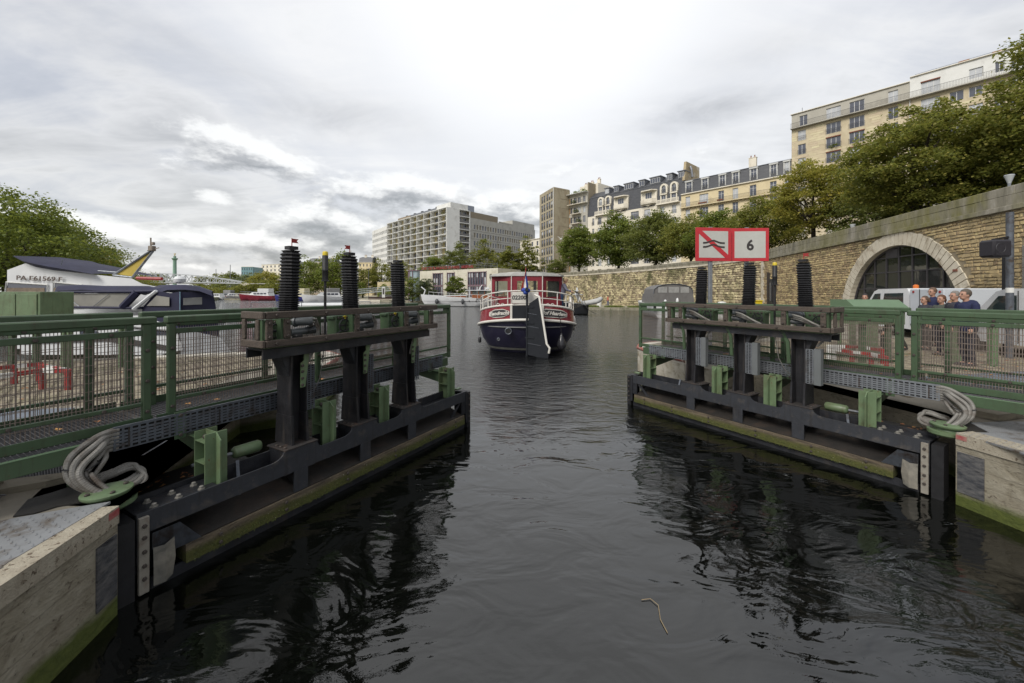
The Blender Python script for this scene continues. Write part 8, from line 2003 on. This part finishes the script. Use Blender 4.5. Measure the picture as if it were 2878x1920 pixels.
def person(label, x, y, z, yaw, h=1.72, lean=0, top=(.05, .06, .12), legs=(.03, .03, .04), hair=(.08, .05, .03), long=0, arms=None, stride=0, vox=.016, shoes=(.05, .04, .04), hood=None, glasses=0, turn=0, bun=0, hairr=1.0, female=0, scarf=None):
    """faces +x locally; arms = [(elbow),(hand)] x2 relative to shoulder"""
    k = h / 1.72; T = thing('person', label, 'person', (x, y, z), yaw)
    P = Vector((0, 0, .93)) * k; sl_, cl_ = math.sin(lean), math.cos(lean)
    ch = P + Vector((sl_ * .40, 0, cl_ * .40)) * k; nk = P + Vector((sl_ * .53, 0, cl_ * .53)) * k; hd = nk + Vector((sl_ * .12 + .03, 0, .17)) * k
    sw = (.17 if female else .195) * k; sh = [ch + Vector((sl_ * .06, s * sw, cl_ * .07)) for s in (-1, 1)]
    arms = arms or [((.02, -.06, -.28), (.10, -.04, -.52)), ((.02, .06, -.28), (.10, .04, -.52))]
    hips = [P + Vector((0, s * .09, -.02)) * k for s in (-1, 1)]; st_ = stride
    feet = [Vector((st_ * .32 * k, -.09 * k, .07)), Vector((-st_ * .32 * k, .09 * k, .07 + abs(st_) * .04))]
    knees = [(hips[0] + feet[0]) / 2 + Vector((.05 + abs(st_) * .04, 0, .02)), (hips[1] + feet[1]) / 2 + Vector((.05 + abs(st_) * .05, 0, .02))]
    b = MB()
    cap(b, P, ch, .12 * k, .13 * k); cap(b, nk - Vector((0, 0, .06)), hd, .055 * k, .052 * k)
    b.sphere(hd + Vector((0, 0, .015)), .098 * k, 14, 10, 1.0, .80, 1.18)
    ct, sn = math.cos(turn), math.sin(turn); fx = Vector((ct, sn, 0)); fy = Vector((-sn, ct, 0))
    b.sphere(hd + fx * .035 * k - Vector((0, 0, .06)) * k, .062 * k, 12, 8, 1, .85, .8)         # jaw
    cap(b, hd + fx * .092 * k + Vector((0, 0, .012)), hd + fx * .112 * k - Vector((0, 0, .018)), .010 * k, .015 * k, 8)   # nose
    for s in (-1, 1): b.sphere(hd + fy * s * .080 * k - Vector((0, 0, .005)), .024 * k, 8, 6, .7, .4, 1.2)           # ears
    hands = []
    for i, s in enumerate((-1, 1)):
        e = sh[i] + Vector(arms[i][0]) * k; w_ = sh[i] + Vector(arms[i][1]) * k; hands.append((e, w_))
        cap(b, sh[i], e, .048 * k, .038 * k); cap(b, e, w_, .036 * k, .026 * k)
        d = (w_ - e).normalized(); sd2 = d.cross(Vector((0, 1, 0))); sd2 = sd2.normalized() if sd2.length > .1 else Vector((1, 0, 0)); pm = w_ + d * .07 * k
        cap(b, w_, pm, .028 * k, .032 * k, 8)
        for f in range(4):
            o_ = sd2 * (f - 1.5) * .019 * k; a = pm + o_; m_ = a + d * .035 * k; t_ = m_ + (d * .6 + Vector((0, -s * .6, 0))).normalized() * (.034 - .005 * abs(f - 1.5)) * k
            cap(b, a, m_, .0098 * k, .0092 * k, 6); cap(b, m_, t_, .0092 * k, .0082 * k, 6)
        a = w_ + d * .02 * k + sd2 * .028 * k; cap(b, a, a + (d + sd2 * .8).normalized() * .05 * k, .0115 * k, .0095 * k, 6)
    for i in range(2): cap(b, hips[i], knees[i], .078 * k, .055 * k); cap(b, knees[i], feet[i], .052 * k, .036 * k); cap(b, feet[i], feet[i] + Vector((.15, 0, -.03)) * k, .04 * k, .03 * k)
    obj('body', remesh(b, vox, 'body', SKIN), parent=T)
    j = MB()
    cap(j, P - Vector((0, 0, .06)), ch, .155 * k, .165 * k); j.sphere(ch + Vector((0, 0, .02)), .15 * k, 14, 9, .85, 1.32, .95); cap(j, nk - Vector((0, 0, .05)), nk + Vector((0, 0, .0)), .085 * k, .068 * k)
    for i in range(2): cap(j, sh[i], hands[i][0], .072 * k, .058 * k); cap(j, hands[i][0], hands[i][0].lerp(hands[i][1], .93), .056 * k, .044 * k)
    if hood: j.sphere(nk + Vector((-.09, 0, -.02)) * k, .115 * k, 12, 8, .85, 1.15, .75)
    nm = '%.2f_%.2f_%.2f' % top
    obj('jacket', remesh(j, vox, 'jacket', mat('cloth_' + nm, top, tuple(c * .7 for c in top), .85, ns=5, bump=.25, bs=9)), parent=T)
    t = MB(); cap(t, P + Vector((0, 0, .02)), P - Vector((0, 0, .04)), .15 * k, .15 * k)
    for i in range(2): cap(t, hips[i], knees[i], .098 * k, .072 * k); cap(t, knees[i], feet[i] + Vector((0, 0, .05)), .068 * k, .058 * k)
    nm = '%.2f_%.2f_%.2f' % legs
    obj('trousers', remesh(t, vox, 'trousers', mat('cloth_' + nm, legs, tuple(c * .7 for c in legs), .85, ns=5, bump=.2, bs=9)), parent=T)
    for i in range(2): obj('shoe', remesh((lambda q: (cap(q, feet[i] + Vector((-.03, 0, -.02)) * k, feet[i] + Vector((.17, 0, -.035)) * k, .05 * k, .04 * k), q)[1])(MB()), vox, 'shoe', mat('shoe_%.2f' % shoes[0], shoes, tuple(c * .7 for c in shoes), .6, ns=5, bump=0)), parent=T)
    hb = MB(); hb.sphere(hd + Vector((0, 0, .045)) * k - fx * .018 * k, .104 * k * hairr, 14, 10, 1.0, .88, 1.05)
    if long: 
        for q in range(5): a = -fx * .06 * k + fy * (q - 2) * .035 * k; cap(hb, hd + a + Vector((0, 0, .05)), hd + a * 1.25 - Vector((0, 0, long)) * k, .045 * k, .035 * k, 8)
    if bun: hb.sphere(hd - fx * .125 * k + Vector((0, 0, -.01)), .045 * k, 10, 7); cap(hb, hd - fx * .13 * k, hd - fx * .15 * k - Vector((0, 0, .09)), .03 * k, .015 * k, 8)
    hm_ = remesh(hb, vox * .8, 'hair', mat('hair_%.2f_%.2f' % hair[:2], hair, tuple(c * .6 for c in hair), .6, ns=30, bump=.5, stretch=(1, 1, .3)))
    # open the hair shell in front of the face
    bm = bmesh.new(); bm.from_mesh(hm_); dl = [v for v in bm.verts if (v.co - hd).dot(fx) > .038 * k and v.co.z < hd.z + .085 * k and abs((v.co - hd).dot(fy)) < .085 * k]; bmesh.ops.delete(bm, geom=dl, context='VERTS'); bm.to_mesh(hm_); bm.free()
    obj('hair', hm_, parent=T)
    for s in (-1, 1):
        c = hd + fx * .086 * k + fy * s * .032 * k + Vector((0, 0, .016)) * k
        obj('eye', MB().sphere(c, .013 * k, 8, 6), mat('eye_dark', (.03, .02, .015), (.05, .03, .02), .3, ns=5, bump=0), T, True)
        obj('eyebrow', MB().bar(c + Vector((0, 0, .02)) * k - fy * .015, c + Vector((0, 0, .022)) * k + fy * .015, .008, .006), mat('hair_%.2f_%.2f' % hair[:2], hair), T)
        if glasses: obj('lens_rim', MB().tube([c + fx * .018 + (fy * math.cos(a_ * .785) + Vector((0, 0, math.sin(a_ * .785)))) * .022 for a_ in range(9)], .0025, 4, False), RUBBER, T)
    obj('mouth', MB().bar(hd + fx * .095 * k + fy * .024 - Vector((0, 0, .052)) * k, hd + fx * .095 * k - fy * .024 - Vector((0, 0, .052)) * k, .010, .009), mat('lips', (.28, .10, .09), (.24, .08, .07), .5, ns=3, bump=0), T)
    return T
def at(u, Y, zq=Q): p = PY(u, 0, Y); return p.x, Y, zq
FL = math.pi    # facing left
x, y, z = at(2722, 9.4); person('man in blue jacket with a brown shoulder panel and greying hair, nearest of the watchers', x, y, z, FL - .15, 1.78, .06, (.012, .017, .062), (.02, .02, .03), (.10, .08, .06), hood=1, vox=.014)
x, y, z = at(2690, 10.5); person('grey-haired person half hidden behind the nearest watcher', x, y, z, FL - .1, 1.74, .05, (.03, .03, .04), (.03, .03, .04), (.22, .20, .18), glasses=1)
x, y, z = at(2650, 11.0); person('woman with brown hair tied back in a grey-green jacket, among the watchers', x, y, z, FL + .1, 1.64, .04, (.065, .075, .06), (.02, .02, .03), (.13, .055, .025), bun=1, female=1, vox=.014)
x, y, z = at(2623, 12.9); person('tall man in navy jacket with white collar and glasses, behind two women', x, y, z, FL, 1.86, .0, (.013, .018, .055), (.02, .02, .03), (.14, .08, .05), glasses=1)
x, y, z = at(2604, 12.0); person('woman in dark jacket with glasses, leftmost of the watchers', x, y, z, FL - .1, 1.60, .05, (.035, .035, .045), (.03, .03, .03), (.09, .05, .03), glasses=1, long=.03, female=1)
x, y, z = at(2674, 12.0); person('blond child behind the woman with tied-back hair', x, y, z, FL, 1.48, 0, (.06, .05, .05), (.03, .03, .04), (.25, .14, .06), female=1)
x, y, z = at(2512, 11.9); person('man bending forward on the quay behind the right railing', x, y, z, FL, 1.72, 1.15, (.035, .035, .032), (.05, .05, .04), (.05, .04, .03), stride=.8)
x, y, z = at(2432, 13.5); person('dark-haired person whose head shows above the green cabinet', x, y, z, FL + .6, 1.66, 0, (.05, .05, .06), (.03, .03, .04), (.03, .02, .02))
bx_, by_ = .62 + 1.50, 16.3 + 2.35
person('blond woman in grey-blue jacket and jeans on the side deck of the maroon boat', bx_ + .20, by_ - .1, 1.60, -.15, 1.66, .26, (.15, .15, .20), (.015, .04, .09), (.48, .36, .20), long=.02, arms=[((.14, -.05, -.22), (.34, -.02, -.30)), ((.14, .05, -.22), (.34, .02, -.30))], hairr=1.1, female=1, shoes=(.25, .09, .05))
rp_ = thing('mooring_rope', 'coil of dark rope held by the woman on the maroon boat', 'rope', (bx_ + .55, by_ - .1, 2.2))
for k in range(4): obj('rope_loop', MB().tube(smooth_path([(0, 0, .35), (.18 + .04 * k, .02 * k, .2), (.22 + .09 * k, 0, -.25), (.05 * k, .03, -.55 + .03 * k), (-.12, -.02, -.2), (0, 0, .33)]), .014, 6), mat('dark_rope', (.07, .065, .055), (.04, .04, .035), .9, ns=40), rp_, True)
rp_.location = (bx_ + .72, by_ - .12, 2.36)
obj('rope_tail', MB().tube(smooth_path([(.1, 0, .3), (.45, 0, .1), (.7, 0, -.5), (1.1, .1, -.75)]), .012, 6), mat('dark_rope', (.07, .065, .055)), rp_, True)
for lab, u, Y, top, lg, st_, yw, h_, hr in (('woman in an orange top walking on the far quay', 1708, 65, (.50, .16, .10), (.06, .10, .2), .4, 0, 1.68, (.03, .02, .02)), ('walker in pale blue shirt and black trousers on the far quay', 1778, 65, (.45, .5, .6), (.015, .015, .02), 1.3, 0, 1.75, (.3, .28, .26)), ('walker in black just behind the pale blue shirt', 1772, 66.2, (.02, .02, .02), (.015, .015, .02), 1.3, 0, 1.68, (.03, .02, .02))):
    x, y, z = at(u, Y, .42); person(lab, x, y, z, yw, h_, .05, top, lg, hr, stride=st_, vox=.03, shoes=(.5, .5, .5))
